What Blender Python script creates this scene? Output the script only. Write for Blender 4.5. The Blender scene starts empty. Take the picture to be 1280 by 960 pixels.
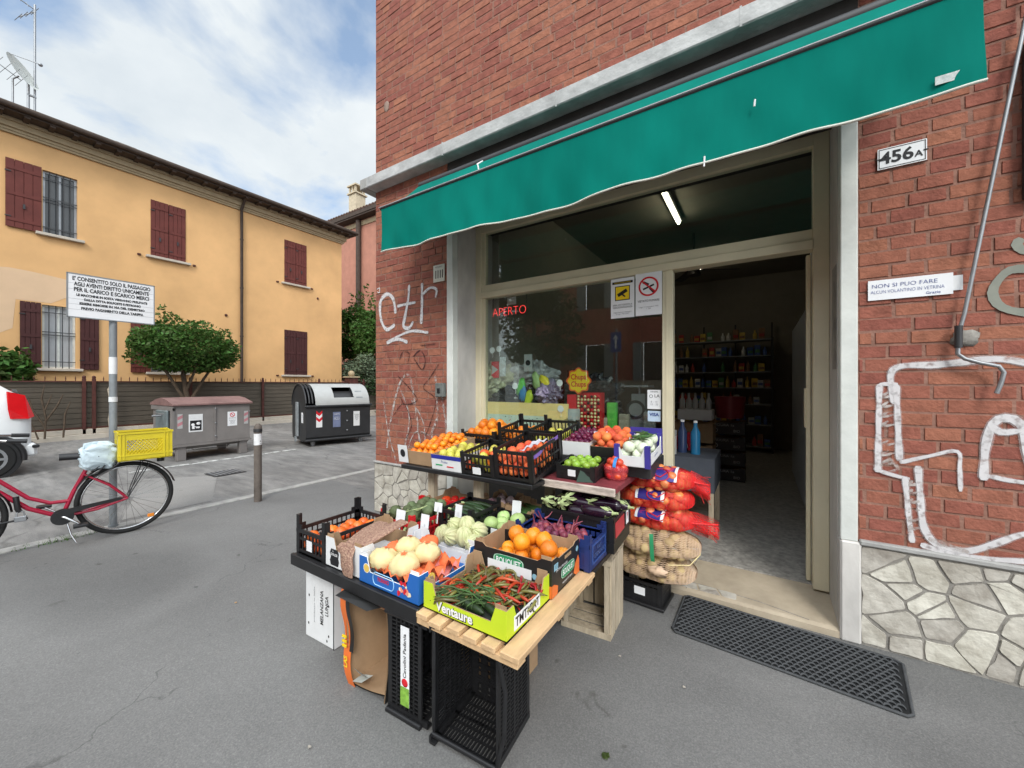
import bpy, math, random
from mathutils import Vector, Matrix
R = math.radians
rng = random.Random(7)
scene = bpy.context.scene
col = scene.collection
# ------------------------------------------------------------------ camera
cam_d = bpy.data.cameras.new('camera'); cam = bpy.data.objects.new('camera', cam_d); col.objects.link(cam)
cam.location = (0, 0, 1.45); cam.rotation_euler = (R(90), 0, R(32.7))
cam_d.sensor_width = 36; cam_d.lens = 36*481/1280; cam_d.clip_start = .05; cam_d.clip_end = 1500
scene.camera = cam
# ------------------------------------------------------------------ world, sun, exposure
SUN_EL, SUN_AZ = 40, 146          # azimuth measured from +Y towards +X
sd = Vector((math.sin(R(SUN_AZ))*math.cos(R(SUN_EL)), math.cos(R(SUN_AZ))*math.cos(R(SUN_EL)), math.sin(R(SUN_EL))))
world = bpy.data.worlds.new("World"); scene.world = world; world.use_nodes = True
nt = world.node_tree; N = nt.nodes; Lk = nt.links; N.clear()
out = N.new('ShaderNodeOutputWorld'); bg = N.new('ShaderNodeBackground'); bg.inputs[1].default_value = .12
sky = N.new('ShaderNodeTexSky'); sky.sky_type = 'NISHITA'; sky.sun_disc = False
sky.sun_elevation = R(SUN_EL); sky.sun_rotation = R(SUN_AZ); sky.air_density = 1.0; sky.dust_density = 1.5
tc = N.new('ShaderNodeTexCoord')
def wn(t, **k):
    n = N.new(t)
    for a, b in k.items(): setattr(n, a, b)
    return n
# clouds are laid on a flat layer: direction divided by its height
sep = wn('ShaderNodeSeparateXYZ'); Lk.new(tc.outputs['Generated'], sep.inputs[0])
mx = wn('ShaderNodeMath', operation='MAXIMUM'); Lk.new(sep.outputs[2], mx.inputs[0]); mx.inputs[1].default_value = 0.0
ad = wn('ShaderNodeMath', operation='ADD'); Lk.new(mx.outputs[0], ad.inputs[0]); ad.inputs[1].default_value = .35
comb = wn('ShaderNodeCombineXYZ')
for i in range(2):
    dv = wn('ShaderNodeMath', operation='DIVIDE'); Lk.new(sep.outputs[i], dv.inputs[0]); Lk.new(ad.outputs[0], dv.inputs[1]); Lk.new(dv.outputs[0], comb.inputs[i])
def noise_w(scale, detail, rough, off):
    mp = wn('ShaderNodeMapping'); mp.inputs[1].default_value = off; Lk.new(comb.outputs[0], mp.inputs[0])
    n = wn('ShaderNodeTexNoise'); n.inputs['Scale'].default_value = scale; n.inputs['Detail'].default_value = detail
    n.inputs['Roughness'].default_value = rough; n.inputs['Distortion'].default_value = .25; Lk.new(mp.outputs[0], n.inputs[0]); return n
n1 = noise_w(1.9, 7, .55, (1.2, 6.4, 0))
cr = wn('ShaderNodeValToRGB'); Lk.new(n1.outputs[0], cr.inputs[0])
cr.color_ramp.elements[0].position = .40; cr.color_ramp.elements[0].color = (.08, .08, .08, 1)
cr.color_ramp.elements[1].position = .52; cr.color_ramp.elements[1].color = (1, 1, 1, 1)
n2 = noise_w(2.6, 6, .6, (9.3, 4.2, 0))
cl = wn('ShaderNodeValToRGB'); Lk.new(n2.outputs[0], cl.inputs[0])
cl.color_ramp.elements[0].position = .3; cl.color_ramp.elements[0].color = (5.0, 5.5, 5.9, 1)
cl.color_ramp.elements[1].position = .7; cl.color_ramp.elements[1].color = (6.4, 6.75, 6.9, 1)
# bright veil of cloud around the hidden sun
dt = wn('ShaderNodeVectorMath', operation='DOT_PRODUCT'); Lk.new(tc.outputs['Generated'], dt.inputs[0]); dt.inputs[1].default_value = sd
mr = wn('ShaderNodeMapRange'); Lk.new(dt.outputs['Value'], mr.inputs[0]); mr.inputs[1].default_value = .1; mr.inputs[2].default_value = 1; mr.inputs[3].default_value = 1; mr.inputs[4].default_value = 4.0
sc = wn('ShaderNodeVectorMath', operation='SCALE'); Lk.new(cl.outputs[0], sc.inputs[0]); Lk.new(mr.outputs[0], sc.inputs['Scale'])
ms = wn('ShaderNodeMix', data_type='RGBA'); Lk.new(cr.outputs[0], ms.inputs[0]); skb = wn('ShaderNodeVectorMath', operation='MULTIPLY_ADD'); Lk.new(sky.outputs[0], skb.inputs[0]); skb.inputs[1].default_value = (1.3, 1.25, 1.2); skb.inputs[2].default_value = (.7, 1.1, 1.6); Lk.new(skb.outputs[0], ms.inputs[6]); Lk.new(sc.outputs[0], ms.inputs[7])
Lk.new(ms.outputs[2], bg.inputs[0]); Lk.new(bg.outputs[0], out.inputs[0])
sun_d = bpy.data.lights.new('sun', 'SUN'); sun = bpy.data.objects.new('sun', sun_d); col.objects.link(sun)
sun_d.energy = 1.5; sun_d.angle = R(16); sun_d.color = (1, .96, .9)
sun.rotation_euler = sd.to_track_quat('Z', 'Y').to_euler()
vs = scene.view_settings; vs.view_transform = 'Standard'; vs.look = 'None'; vs.gamma = 1; vs.use_curve_mapping = False; vs.exposure = 0.27
# ------------------------------------------------------------------ materials
def mat(name, c, rough=.7, var=.12, scale=6, bump=0, bscale=40, metal=0, rnd=0, face=None, trans=0, stretch=None, spec=.5, c2=None, sss=0):
    """principled material; noise in object space varies the colour, 'rnd' varies it per object, 'face' reads a per-face value"""
    m = bpy.data.materials.new(name); m.use_nodes = True; t = m.node_tree; n = t.nodes; l = t.links
    b = n['Principled BSDF']; b.inputs['Roughness'].default_value = rough; b.inputs['Metallic'].default_value = metal
    b.inputs['Specular IOR Level'].default_value = spec if rough < .55 or metal else spec*.5
    cc = n.new('ShaderNodeTexCoord'); mp = n.new('ShaderNodeMapping'); l.new(cc.outputs['Object'], mp.inputs[0])
    if stretch: mp.inputs['Scale'].default_value = stretch
    ns = n.new('ShaderNodeTexNoise'); ns.inputs['Scale'].default_value = scale; ns.inputs['Detail'].default_value = 5; ns.inputs['Roughness'].default_value = .6
    l.new(mp.outputs[0], ns.inputs[0])
    rp = n.new('ShaderNodeValToRGB'); l.new(ns.outputs[0], rp.inputs[0])
    rp.color_ramp.elements[0].position = .3; rp.color_ramp.elements[1].position = .7
    lo = c2 if c2 else tuple(x*(1-var) for x in c); hi = c if c2 else tuple(min(1, x*(1+var)) for x in c)
    rp.color_ramp.elements[0].color = (*lo, 1); rp.color_ramp.elements[1].color = (*hi, 1)
    last = rp.outputs[0]
    if rnd or face:
        if face: s = n.new('ShaderNodeAttribute'); s.attribute_name = 'rnd'; so = s.outputs['Fac']; amt = face
        else: s = n.new('ShaderNodeObjectInfo'); so = s.outputs['Random']; amt = rnd
        q = n.new('ShaderNodeMapRange'); l.new(so, q.inputs[0]); q.inputs[3].default_value = 1-amt; q.inputs[4].default_value = 1+amt
        hs = n.new('ShaderNodeHueSaturation'); l.new(last, hs.inputs['Color']); l.new(q.outputs[0], hs.inputs['Value'])
        q2 = n.new('ShaderNodeMath'); q2.operation = 'MULTIPLY_ADD'; l.new(so, q2.inputs[0]); q2.inputs[1].default_value = amt*.12; q2.inputs[2].default_value = .5-amt*.05
        l.new(q2.outputs[0], hs.inputs['Hue']); last = hs.outputs[0]
    l.new(last, b.inputs['Base Color'])
    if bump:
        nb = n.new('ShaderNodeTexNoise'); nb.inputs['Scale'].default_value = bscale; nb.inputs['Detail'].default_value = 6; l.new(mp.outputs[0], nb.inputs[0])
        bp = n.new('ShaderNodeBump'); bp.inputs['Strength'].default_value = bump; bp.inputs['Distance'].default_value = .01
        l.new(nb.outputs[0], bp.inputs['Height']); l.new(bp.outputs[0], b.inputs['Normal'])
    if trans:
        tr = n.new('ShaderNodeBsdfTranslucent'); l.new(last, tr.inputs[0]); mxs = n.new('ShaderNodeMixShader'); mxs.inputs[0].default_value = trans
        l.new(b.outputs[0], mxs.inputs[1]); l.new(tr.outputs[0], mxs.inputs[2]); l.new(mxs.outputs[0], n['Material Output'].inputs[0])
    if sss:
        b.inputs['Subsurface Weight'].default_value = sss; b.inputs['Subsurface Radius'].default_value = (.01, .006, .003)
    return m
def emis(name, c, s):
    m = bpy.data.materials.new(name); m.use_nodes = True; n = m.node_tree.nodes
    b = n['Principled BSDF']; b.inputs['Base Color'].default_value = (*c, 1); b.inputs['Emission Color'].default_value = (*c, 1); b.inputs['Emission Strength'].default_value = s
    return m
def glass(name, tint=(.9, .95, .93), f0=.085, rough=0.0):
    m = bpy.data.materials.new(name); m.use_nodes = True; t = m.node_tree; n = t.nodes; n.clear()
    o = n.new('ShaderNodeOutputMaterial'); a = n.new('ShaderNodeBsdfTransparent'); a.inputs[0].default_value = (*tint, 1)
    g = n.new('ShaderNodeBsdfGlossy'); g.inputs['Roughness'].default_value = rough
    lf = n.new('ShaderNodeLayerWeight'); lf.inputs[0].default_value = .5; lw = n.new('ShaderNodeMath'); lw.operation = 'POWER'; t.links.new(lf.outputs['Facing'], lw.inputs[0]); lw.inputs[1].default_value = 4.5
    k = n.new('ShaderNodeMath'); k.operation = 'MULTIPLY_ADD'; t.links.new(lw.outputs[0], k.inputs[0]); k.inputs[1].default_value = .9; k.inputs[2].default_value = f0
    k.use_clamp = True
    x = n.new('ShaderNodeMixShader'); t.links.new(k.outputs[0], x.inputs[0]); t.links.new(a.outputs[0], x.inputs[1]); t.links.new(g.outputs[0], x.inputs[2]); t.links.new(x.outputs[0], o.inputs[0])
    return m
def alpha_noise(m, scale, lo, hi, lvl=0.0):
    """sprayed or worn coat: noise opens holes in it"""
    t = m.node_tree; n = t.nodes; l = t.links; cc = n.new('ShaderNodeTexCoord'); ns = n.new('ShaderNodeTexNoise'); ns.inputs['Scale'].default_value = scale; ns.inputs['Detail'].default_value = 6
    l.new(cc.outputs['Object'], ns.inputs[0]); r = n.new('ShaderNodeMapRange'); l.new(ns.outputs[0], r.inputs[0]); r.inputs[1].default_value = lo; r.inputs[2].default_value = hi; r.inputs[3].default_value = lvl
    a = n.new('ShaderNodeAttribute'); a.attribute_name = 'rnd'; k = n.new('ShaderNodeMath'); k.operation = 'MULTIPLY_ADD'; k.use_clamp = True
    l.new(a.outputs['Fac'], k.inputs[0]); k.inputs[1].default_value = -.72; k.inputs[2].default_value = 1
    q = n.new('ShaderNodeMath'); q.operation = 'MULTIPLY'; l.new(r.outputs[0], q.inputs[0]); l.new(k.outputs[0], q.inputs[1]); l.new(q.outputs[0], n['Principled BSDF'].inputs['Alpha']); return m
S = lambda r, g, b: tuple(((x/255)/12.92 if x/255 <= .04045 else ((x/255+.055)/1.055)**2.4) for x in (r, g, b))
M = {}
M['brick'] = mat('brick', (.285, .103, .070), .9, .22, 16, .6, 60, face=.14)
M['mortar'] = mat('mortar', (.27, .145, .108), .95, .25, 14, .5, 60)
M['stone'] = mat('pale_stone', (.60, .57, .50), .9, .28, 9, 1, 22, face=.20, c2=(.34, .31, .26))
M['stone_joint'] = mat('stone_joint', (.25, .235, .21), .95, .2, 20, .5, 60)
M['concrete'] = mat('concrete', (.34, .335, .32), .9, .18, 4, .4, 40)
M['render_grey'] = mat('grey_render', (.52, .50, .47), .9, .22, 3, .25, 30, stretch=(1, 1, .5))
M['white_paint'] = mat('white_paint', (.62, .64, .60), .75, .12, 5, .15, 40)
M['frame'] = mat('cream_aluminium', (.64, .58, .41), .42, .08, 3)
M['darkmetal'] = mat('dark_metal', (.03, .03, .032), .5, .2)
M['black_plastic'] = mat('black_plastic', (.012, .012, .013), .42, .3, 10)
M['navy_plastic'] = mat('navy_plastic', (.012, .028, .13), .45, .2, 10)
M['red_plastic'] = mat('red_plastic', (.55, .015, .02), .4, .1)
M['yellow_plastic'] = mat('yellow_plastic', (.62, .50, .015), .45, .1)
M['blueviolet'] = mat('blue_violet_plastic', (.05, .04, .28), .5, .1)
M['card'] = mat('cardboard', (.36, .235, .135), .9, .1, 12, .1, 60)
M['card_white'] = mat('white_board', (.72, .73, .73), .7, .05)
M['card_blue'] = mat('blue_printed_board', (.015, .12, .42), .5, .08)
M['card_lime'] = mat('lime_printed_board', (.52, .66, .02), .5, .06)
M['card_black'] = mat('black_printed_board', (.015, .015, .015), .45, .2)
M['card_orange'] = mat('orange_printed_board', (.72, .16, .03), .5, .1)
M['card_green'] = mat('green_print', (.02, .25, .10), .5, .05)
M['ink'] = mat('dark_ink', (.02, .02, .022), .6, .1)
M['ink_blue'] = mat('blue_ink', (.02, .05, .25), .6, .1)
M['ink_red'] = mat('red_ink', (.6, .02, .03), .6, .1)
M['ink_white'] = mat('white_ink', (.8, .8, .8), .6, .05)
M['ink_yellow'] = mat('yellow_ink', (.85, .6, .02), .6, .05)
M['ink_green'] = mat('green_ink', (.02, .35, .12), .6, .05)
M['paper'] = mat('paper', (.78, .79, .80), .7, .04)
M['wood'] = mat('raw_pine', (.60, .40, .22), .8, .2, 5, .2, 30, stretch=(6, 1, 6))
M['wood_grey'] = mat('weathered_wood', (.44, .37, .27), .85, .25, 6, .3, 40, stretch=(6, 6, 1))
M['wood_red'] = mat('worn_red_board', (.26, .045, .055), .5, .3, 8, .4, 30, stretch=(1, 5, 1), c2=(.15, .03, .035))
M['wood_edge'] = mat('worn_board_edge', (.50, .42, .36), .9, .4, 9, .4, 40, stretch=(1, 5, 5))
M['tin'] = mat('galvanised_steel', (.30, .31, .32), .45, .12, 8, metal=.6)
M['post'] = mat('grey_post_paint', (.22, .24, .25), .5, .15, 8)
M['rust'] = mat('rust_brown_paint', (.085, .03, .024), .7, .25, 8)
M['shutter'] = mat('oxblood_shutter_paint', (.125, .032, .025), .6, .15, 5)
M['shutter_dark'] = mat('dark_brown_shutter_paint', (.06, .020, .019), .6, .15, 5)
M['ochre'] = mat('ochre_render', (.66, .395, .18), .9, .11, .8, .08, 30)
M['ochre_pale'] = mat('pale_ochre_patch', (.64, .45, .29), .9, .06, 1.5)
M['pinkwall'] = mat('pink_render', (.40, .185, .13), .9, .12, 2, .2, 20)
M['cornice'] = mat('cornice_render', (.38, .30, .19), .9, .1)
M['soffit'] = mat('eaves_wood', (.07, .052, .042), .9, .2)
M['tile'] = mat('roof_tile', (.10, .06, .045), .9, .3, 6, .3, 20)
M['sill'] = mat('stone_sill', (.48, .43, .36), .8, .1)
M['leaf'] = mat('leaf', (.065, .125, .024), .55, .3, 20, face=.45, trans=.25)
M['leaf_light'] = mat('light_leaf', (.075, .14, .028), .5, .3, 20, face=.45, trans=.3)
M['leaf_dark'] = mat('dark_leaf', (.022, .05, .014), .55, .3, 20, face=.45, trans=.2)
M['leaf_grey'] = mat('grey_green_leaf', (.14, .18, .11), .55, .3, 20, face=.45, trans=.2)
M['bark'] = mat('bark', (.09, .065, .045), .9, .3, 12, .5, 40)
M['glass'] = glass('shop_glass')
M['winglass'] = mat('window_glass', (.05, .055, .06), .08, .2, 1)
M['curtain'] = mat('curtain', (.42, .43, .44), .9, .1, 20, stretch=(1, 4, .2))
M['rubber'] = mat('black_rubber', (.060, .063, .066), .7, .2, 20, .2, 80)
M['tyre'] = mat('tyre', (.018, .018, .018), .75, .2)
M['chrome'] = mat('chrome', (.5, .5, .5), .25, .05, metal=1)
M['bike_red'] = mat('bicycle_red_enamel', (.33, .008, .035), .3, .05)
M['awning'] = mat('green_awning_cloth', (.0, .165, .128), .9, .14, 2.2, .5, 3.5, trans=.05, spec=.2, stretch=(1.6, 1, .45))
M['hem'] = mat('pale_hem', (.62, .62, .55), .8, .05)
M['car_white'] = mat('white_car_paint', (.72, .74, .74), .25, .02)
M['lamp_red'] = mat('red_tail_lamp', (.55, .008, .012), .15, .1)
M['black_glass'] = mat('dark_glass', (.01, .011, .012), .05, .1)
M['dump_grey'] = mat('grey_container_steel', (.20, .185, .175), .55, .12, 3)
M['dump_lid'] = mat('faded_maroon_lid', (.21, .125, .115), .6, .2, 4)
M['dump_black'] = mat('black_container_plastic', (.025, .026, .028), .5, .2, 5)
M['dump_white'] = mat('pale_grey_hood', (.42, .43, .42), .5, .05)
M['interior'] = mat('shop_wall_paint', (.26, .235, .19), .9, .06)
M['tube'] = emis('lit_tube', (1, .90, .68), 13)
M['neon'] = emis('red_neon', (1, .05, .05), 2.0)
M['fan'] = mat('dark_fan', (.05, .045, .04), .5)
M['fridge'] = mat('fridge_metal', (.45, .48, .52), .35, .05, metal=.3)
M['graffiti'] = alpha_noise(mat('white_spray_paint', (.60, .58, .58), .8, .1), 34, .30, .50, .40)
M['graffiti_faint'] = alpha_noise(mat('faint_spray_paint', (.50, .45, .42), .8, .1), 20, .40, .66, .05)
M['graffiti_dark'] = alpha_noise(mat('dark_marker_paint', (.05, .02, .02), .8, .1), 24, .35, .6, .2)
# fruit and vegetables
M['orange'] = mat('orange_peel', (.76, .225, .012), .42, .08, 12, .25, 160, rnd=.18, sss=.08)
M['clementine'] = mat('clementine_peel', (.76, .205, .01), .4, .08, 12, .2, 160, rnd=.18, sss=.08)
M['persimmon'] = mat('persimmon_skin', (.75, .13, .02), .35, .1, 14, rnd=.2)
M['tomato'] = mat('tomato_skin', (.62, .035, .018), .22, .15, 8, rnd=.2, sss=.05)
M['peach'] = mat('peach_skin', (.78, .22, .07), .6, .3, 9, rnd=.2, c2=(.62, .05, .035))
M['apple_g'] = mat('green_apple_skin', (.25, .42, .045), .3, .15, 8, rnd=.15)
M['pear'] = mat('yellow_pear_skin', (.55, .50, .08), .45, .15, 8, rnd=.2)
M['plum'] = mat('plum_skin', (.13, .012, .05), .35, .2, 8, rnd=.3)
M['aubergine'] = mat('aubergine_skin', (.018, .006, .016), .16, .2, 5, rnd=.3)
M['calyx'] = mat('pale_green_calyx', (.36, .43, .20), .6, .2, 20)
M['courgette'] = mat('courgette_skin', (.02, .04, .012), .4, .4, 14, rnd=.3, stretch=(4, 4, 1))
M['roundgreen'] = mat('pale_round_courgette', (.40, .55, .20), .5, .15, 8, rnd=.15)
M['squash'] = mat('cream_squash', (.60, .56, .34), .5, .2, 14, rnd=.1, c2=(.45, .50, .24))
M['chilli_r'] = mat('red_chilli', (.40, .035, .015), .25, .2, 8, rnd=.3)
M['chilli_g'] = mat('olive_chilli', (.13, .11, .03), .3, .3, 8, rnd=.4)
M['bean'] = mat('long_green_bean', (.06, .12, .03), .5, .2, 8, rnd=.4)
M['redonion'] = mat('red_onion_skin', (.20, .035, .065), .5, .45, 14, rnd=.35, stretch=(4, 4, 1))
M['radicchio'] = mat('radicchio_leaf', (.16, .02, .05), .5, .2, 10, rnd=.3, c2=(.5, .42, .42))
M['onion'] = mat('golden_onion_skin', (.72, .20, .07), .35, .2, 6, rnd=.2, stretch=(3, 3, 1))
M['potato'] = mat('potato_skin', (.44, .31, .16), .8, .18, 10, .2, 60, rnd=.15)
M['netbean'] = mat('speckled_dry_beans', (.52, .34, .24), .75, .4, 110, 1, 110, c2=(.20, .10, .08))
M['artichoke'] = mat('artichoke_green', (.11, .14, .065), .6, .3, 14, rnd=.3)
M['fennel'] = mat('white_fennel', (.68, .74, .56), .5, .1, 10, rnd=.08)
M['wrap'] = mat('cream_fruit_paper', (.70, .58, .30), .7, .06, 8, .4, 18)
M['wrap_or'] = mat('orange_fruit_paper', (.78, .17, .06), .6, .15, 8, .4, 18)
M['net_red'] = mat('red_net', (.72, .02, .02), .5, .1)
M['net_buff'] = mat('buff_net', (.62, .44, .30), .6, .1)
M['blue_label'] = mat('violet_blue_label', (.03, .02, .20), .5, .1)
M['purple_film'] = mat('purple_liner_film', (.22, .13, .45), .4, .15, 10, .3, 20)
M['white_film'] = mat('white_liner_film', (.66, .62, .68), .4, .08, 10, .5, 20)
# ------------------------------------------------------------------ objects
def tag(o, label=None, cat=None, group=None, kind=None):
    for k, v in (('label', label), ('category', cat), ('group', group), ('kind', kind)):
        if v: o[k] = v
    return o
def thing(name, label, cat, loc=(0, 0, 0), rot=0, group=None, tilt=0):
    o = bpy.data.objects.new(name, None); col.objects.link(o); o.location = loc; o.rotation_euler = (R(tilt), 0, R(rot)); o.empty_display_size = .1
    return tag(o, label, cat, group)
class MB:
    """collects faces; build() links them as ONE mesh object"""
    def __init__(s): s.v = []; s.f = []; s.m = []; s.r = []; s.sm = []
    def poly(s, pts, m=0, r=0, smooth=False):
        i = len(s.v); s.v += [tuple(p) for p in pts]; s.f.append(tuple(range(i, i+len(pts)))); s.m.append(m); s.r.append(r); s.sm.append(smooth)
    def raw(s, vs, fs, m=0, r=0, smooth=False):
        i = len(s.v); s.v += [tuple(p) for p in vs]
        for f in fs: s.f.append(tuple(i+k for k in f)); s.m.append(m); s.r.append(r); s.sm.append(smooth)
    def box(s, x0, x1, y0, y1, z0, z1, m=0, r=0, bev=0):
        if bev:
            b = bev; vs = []
            for z in (z0, z1):
                for x, y in ((x0, y0), (x1, y0), (x1, y1), (x0, y1)):
                    sx = b if x == x0 else -b; sy = b if y == y0 else -b; sz = b if z == z0 else -b
                    vs += [(x+sx, y+sy, z), (x+sx, y, z+sz), (x, y+sy, z+sz)]
            k = lambda c, t: c*3+t      # t 0: z face, 1: y face, 2: x face
            F = [(k(3,0),k(2,0),k(1,0),k(0,0)), (k(4,0),k(5,0),k(6,0),k(7,0)), (k(0,1),k(1,1),k(5,1),k(4,1)), (k(2,1),k(3,1),k(7,1),k(6,1)), (k(1,2),k(2,2),k(6,2),k(5,2)), (k(3,2),k(0,2),k(4,2),k(7,2))]
            F += [(k(0,0),k(1,0),k(1,1),k(0,1)), (k(2,0),k(3,0),k(3,1),k(2,1)), (k(1,0),k(2,0),k(2,2),k(1,2)), (k(3,0),k(0,0),k(0,2),k(3,2)),
                  (k(5,0),k(4,0),k(4,1),k(5,1)), (k(7,0),k(6,0),k(6,1),k(7,1)), (k(6,0),k(5,0),k(5,2),k(6,2)), (k(4,0),k(7,0),k(7,2),k(4,2)),
                  (k(0,1),k(4,1),k(4,2),k(0,2)), (k(5,1),k(1,1),k(1,2),k(5,2)), (k(2,1),k(6,1),k(6,2),k(2,2)), (k(7,1),k(3,1),k(3,2),k(7,2))]
            F += [(k(c,0),k(c,1),k(c,2)) for c in range(8)]
            s.raw(vs, F, m, r); return
        vs = [(x0,y0,z0),(x1,y0,z0),(x1,y1,z0),(x0,y1,z0),(x0,y0,z1),(x1,y0,z1),(x1,y1,z1),(x0,y1,z1)]
        s.raw(vs, [(3,2,1,0),(4,5,6,7),(0,1,5,4),(1,2,6,5),(2,3,7,6),(3,0,4,7)], m, r)
    def obox(s, mtx, sx, sy, sz, m=0, r=0):
        """box of a size under a matrix, centred"""
        vs = [mtx @ Vector((a*sx/2, b*sy/2, c*sz/2)) for c in (-1, 1) for a, b in ((-1,-1),(1,-1),(1,1),(-1,1))]
        s.raw(vs, [(3,2,1,0),(4,5,6,7),(0,1,5,4),(1,2,6,5),(2,3,7,6),(3,0,4,7)], m, r)
    def tube(s, pts, rad, n=8, m=0, cap=True, smooth=True):
        pts = [Vector(p) for p in pts]; k = len(pts); rads = rad if isinstance(rad, (list, tuple)) else [rad]*k
        up = None; rings = []
        for i, p in enumerate(pts):
            d = (pts[min(i+1, k-1)]-pts[max(i-1, 0)]).normalized()
            if up is None: up = Vector((0, 0, 1)) if abs(d.z) < .9 else Vector((1, 0, 0))
            a = d.cross(up).normalized(); b = a.cross(d).normalized(); up = b
            rings.append([p+(a*math.cos(t*2*math.pi/n)+b*math.sin(t*2*math.pi/n))*rads[i] for t in range(n)])
        vs = [q for rr in rings for q in rr]; fs = []
        for i in range(k-1):
            for t in range(n): fs.append((i*n+t, (i+1)*n+t, (i+1)*n+(t+1) % n, i*n+(t+1) % n))
        s.raw(vs, fs, m, 0, smooth)
        if cap: s.raw(rings[0], [tuple(range(n))], m); s.raw(rings[-1], [tuple(reversed(range(n)))], m)
    def loft(s, rings, m=0, closed=True, smooth=True, cap=True, r=0):
        n = len(rings[0]); vs = [q for rr in rings for q in rr]; fs = []
        for i in range(len(rings)-1):
            for t in range(n if closed else n-1): fs.append((i*n+t, i*n+(t+1) % n, (i+1)*n+(t+1) % n, (i+1)*n+t))
        s.raw(vs, fs, m, r, smooth)
        if cap: s.raw(rings[0], [tuple(reversed(range(n)))], m); s.raw(rings[-1], [tuple(range(n))], m)
    def ball(s, c, rx, ry=None, rz=None, nu=14, nv=9, m=0, fn=None, mtx=None, smooth=True):
        ry = ry or rx; rz = rz or rx; vs = []
        for j in range(nv+1):
            ph = -math.pi/2+math.pi*j/nv
            for i in range(nu):
                th = 2*math.pi*i/nu; k = fn(th, ph) if fn else 1
                v = Vector((rx*math.cos(th)*math.cos(ph)*k, ry*math.sin(th)*math.cos(ph)*k, rz*math.sin(ph)*(k if fn else 1)))
                if mtx: v = mtx @ v
                vs.append(v+Vector(c))
        fs = [(j*nu+i, j*nu+(i+1) % nu, (j+1)*nu+(i+1) % nu, (j+1)*nu+i) for j in range(nv) for i in range(nu)]
        s.raw(vs, fs, m, 0, smooth)
    def disc(s, c, rad, axis='x', n=24, m=0, inner=0):
        c = Vector(c); ax = {'x': (Vector((0,1,0)), Vector((0,0,1))), 'y': (Vector((1,0,0)), Vector((0,0,1))), 'z': (Vector((1,0,0)), Vector((0,1,0)))}[axis]
        ring = lambda q: [c+(ax[0]*math.cos(2*math.pi*i/n)+ax[1]*math.sin(2*math.pi*i/n))*q for i in range(n)]
        if inner: a = ring(rad); b = ring(inner); s.raw(a+b, [(i, (i+1) % n, n+(i+1) % n, n+i) for i in range(n)], m)
        else: s.raw(ring(rad), [tuple(range(n))], m)
    def xf(s, mtx):
        s.v = [tuple(mtx @ Vector(p)) for p in s.v]; return s
    def mesh(s, name, mats):
        me = bpy.data.meshes.new(name); me.from_pydata(s.v, [], s.f)
        for x in (mats if isinstance(mats, (list, tuple)) else [mats]): me.materials.append(x)
        me.polygons.foreach_set('material_index', s.m); me.polygons.foreach_set('use_smooth', s.sm)
        at = me.attributes.new('rnd', 'FLOAT', 'FACE'); at.data.foreach_set('value', s.r)
        me.update(); return me
    def build(s, name, mats, parent=None, loc=None, rot=None, fix=False):
        o = bpy.data.objects.new(name, s.mesh(name, mats)); col.objects.link(o); o.parent = parent
        if loc: o.location = loc
        if rot: o.rotation_euler = rot
        return o
def inst(me, name, mtx, parent=None):
    o = bpy.data.objects.new(name, me); col.objects.link(o); o.matrix_world = mtx if not parent else Matrix.Identity(4)
    if parent: o.parent = parent; o.matrix_local = mtx
    return o
_txt = {}
def text_mesh(s, size, m, align='CENTER', bold=.0, width=None):
    cu = bpy.data.curves.new('lettering', 'FONT'); cu.body = s; cu.size = size; cu.align_x = align; cu.align_y = 'CENTER'; cu.offset = bold; cu.space_line = .95; cu.resolution_u = 3
    o = bpy.data.objects.new('lettering', cu); col.objects.link(o)
    dg = bpy.context.evaluated_depsgraph_get(); me = bpy.data.meshes.new_from_object(o.evaluated_get(dg)); bpy.data.objects.remove(o); bpy.data.curves.remove(cu)
    me.materials.clear(); me.materials.append(m)
    if width:
        xs = [v.co.x for v in me.vertices]; w = max(xs)-min(xs); k = width/w
        for v in me.vertices: v.co.x *= k
    return me
def lettering(parent, s, size, loc, rot, m, align='CENTER', bold=0.0, width=None, name='lettering'):
    o = bpy.data.objects.new(name, text_mesh(s, size, m, align, bold, width)); col.objects.link(o); o.parent = parent
    o.location = loc; o.rotation_euler = tuple(R(a) for a in rot); return o
FRONT = (90, 0, 0)      # reads on a face that looks towards -Y
EAST = (90, 0, 90)      # reads on a face that looks towards +X
def card(parent, name, w, h, loc, rot, m, t=.0015):
    b = MB(); b.box(-w/2, w/2, -h/2, h/2, -t, 0); o = b.build(name, m, parent); o.location = loc; o.rotation_euler = tuple(R(a) for a in rot); return o
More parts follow.
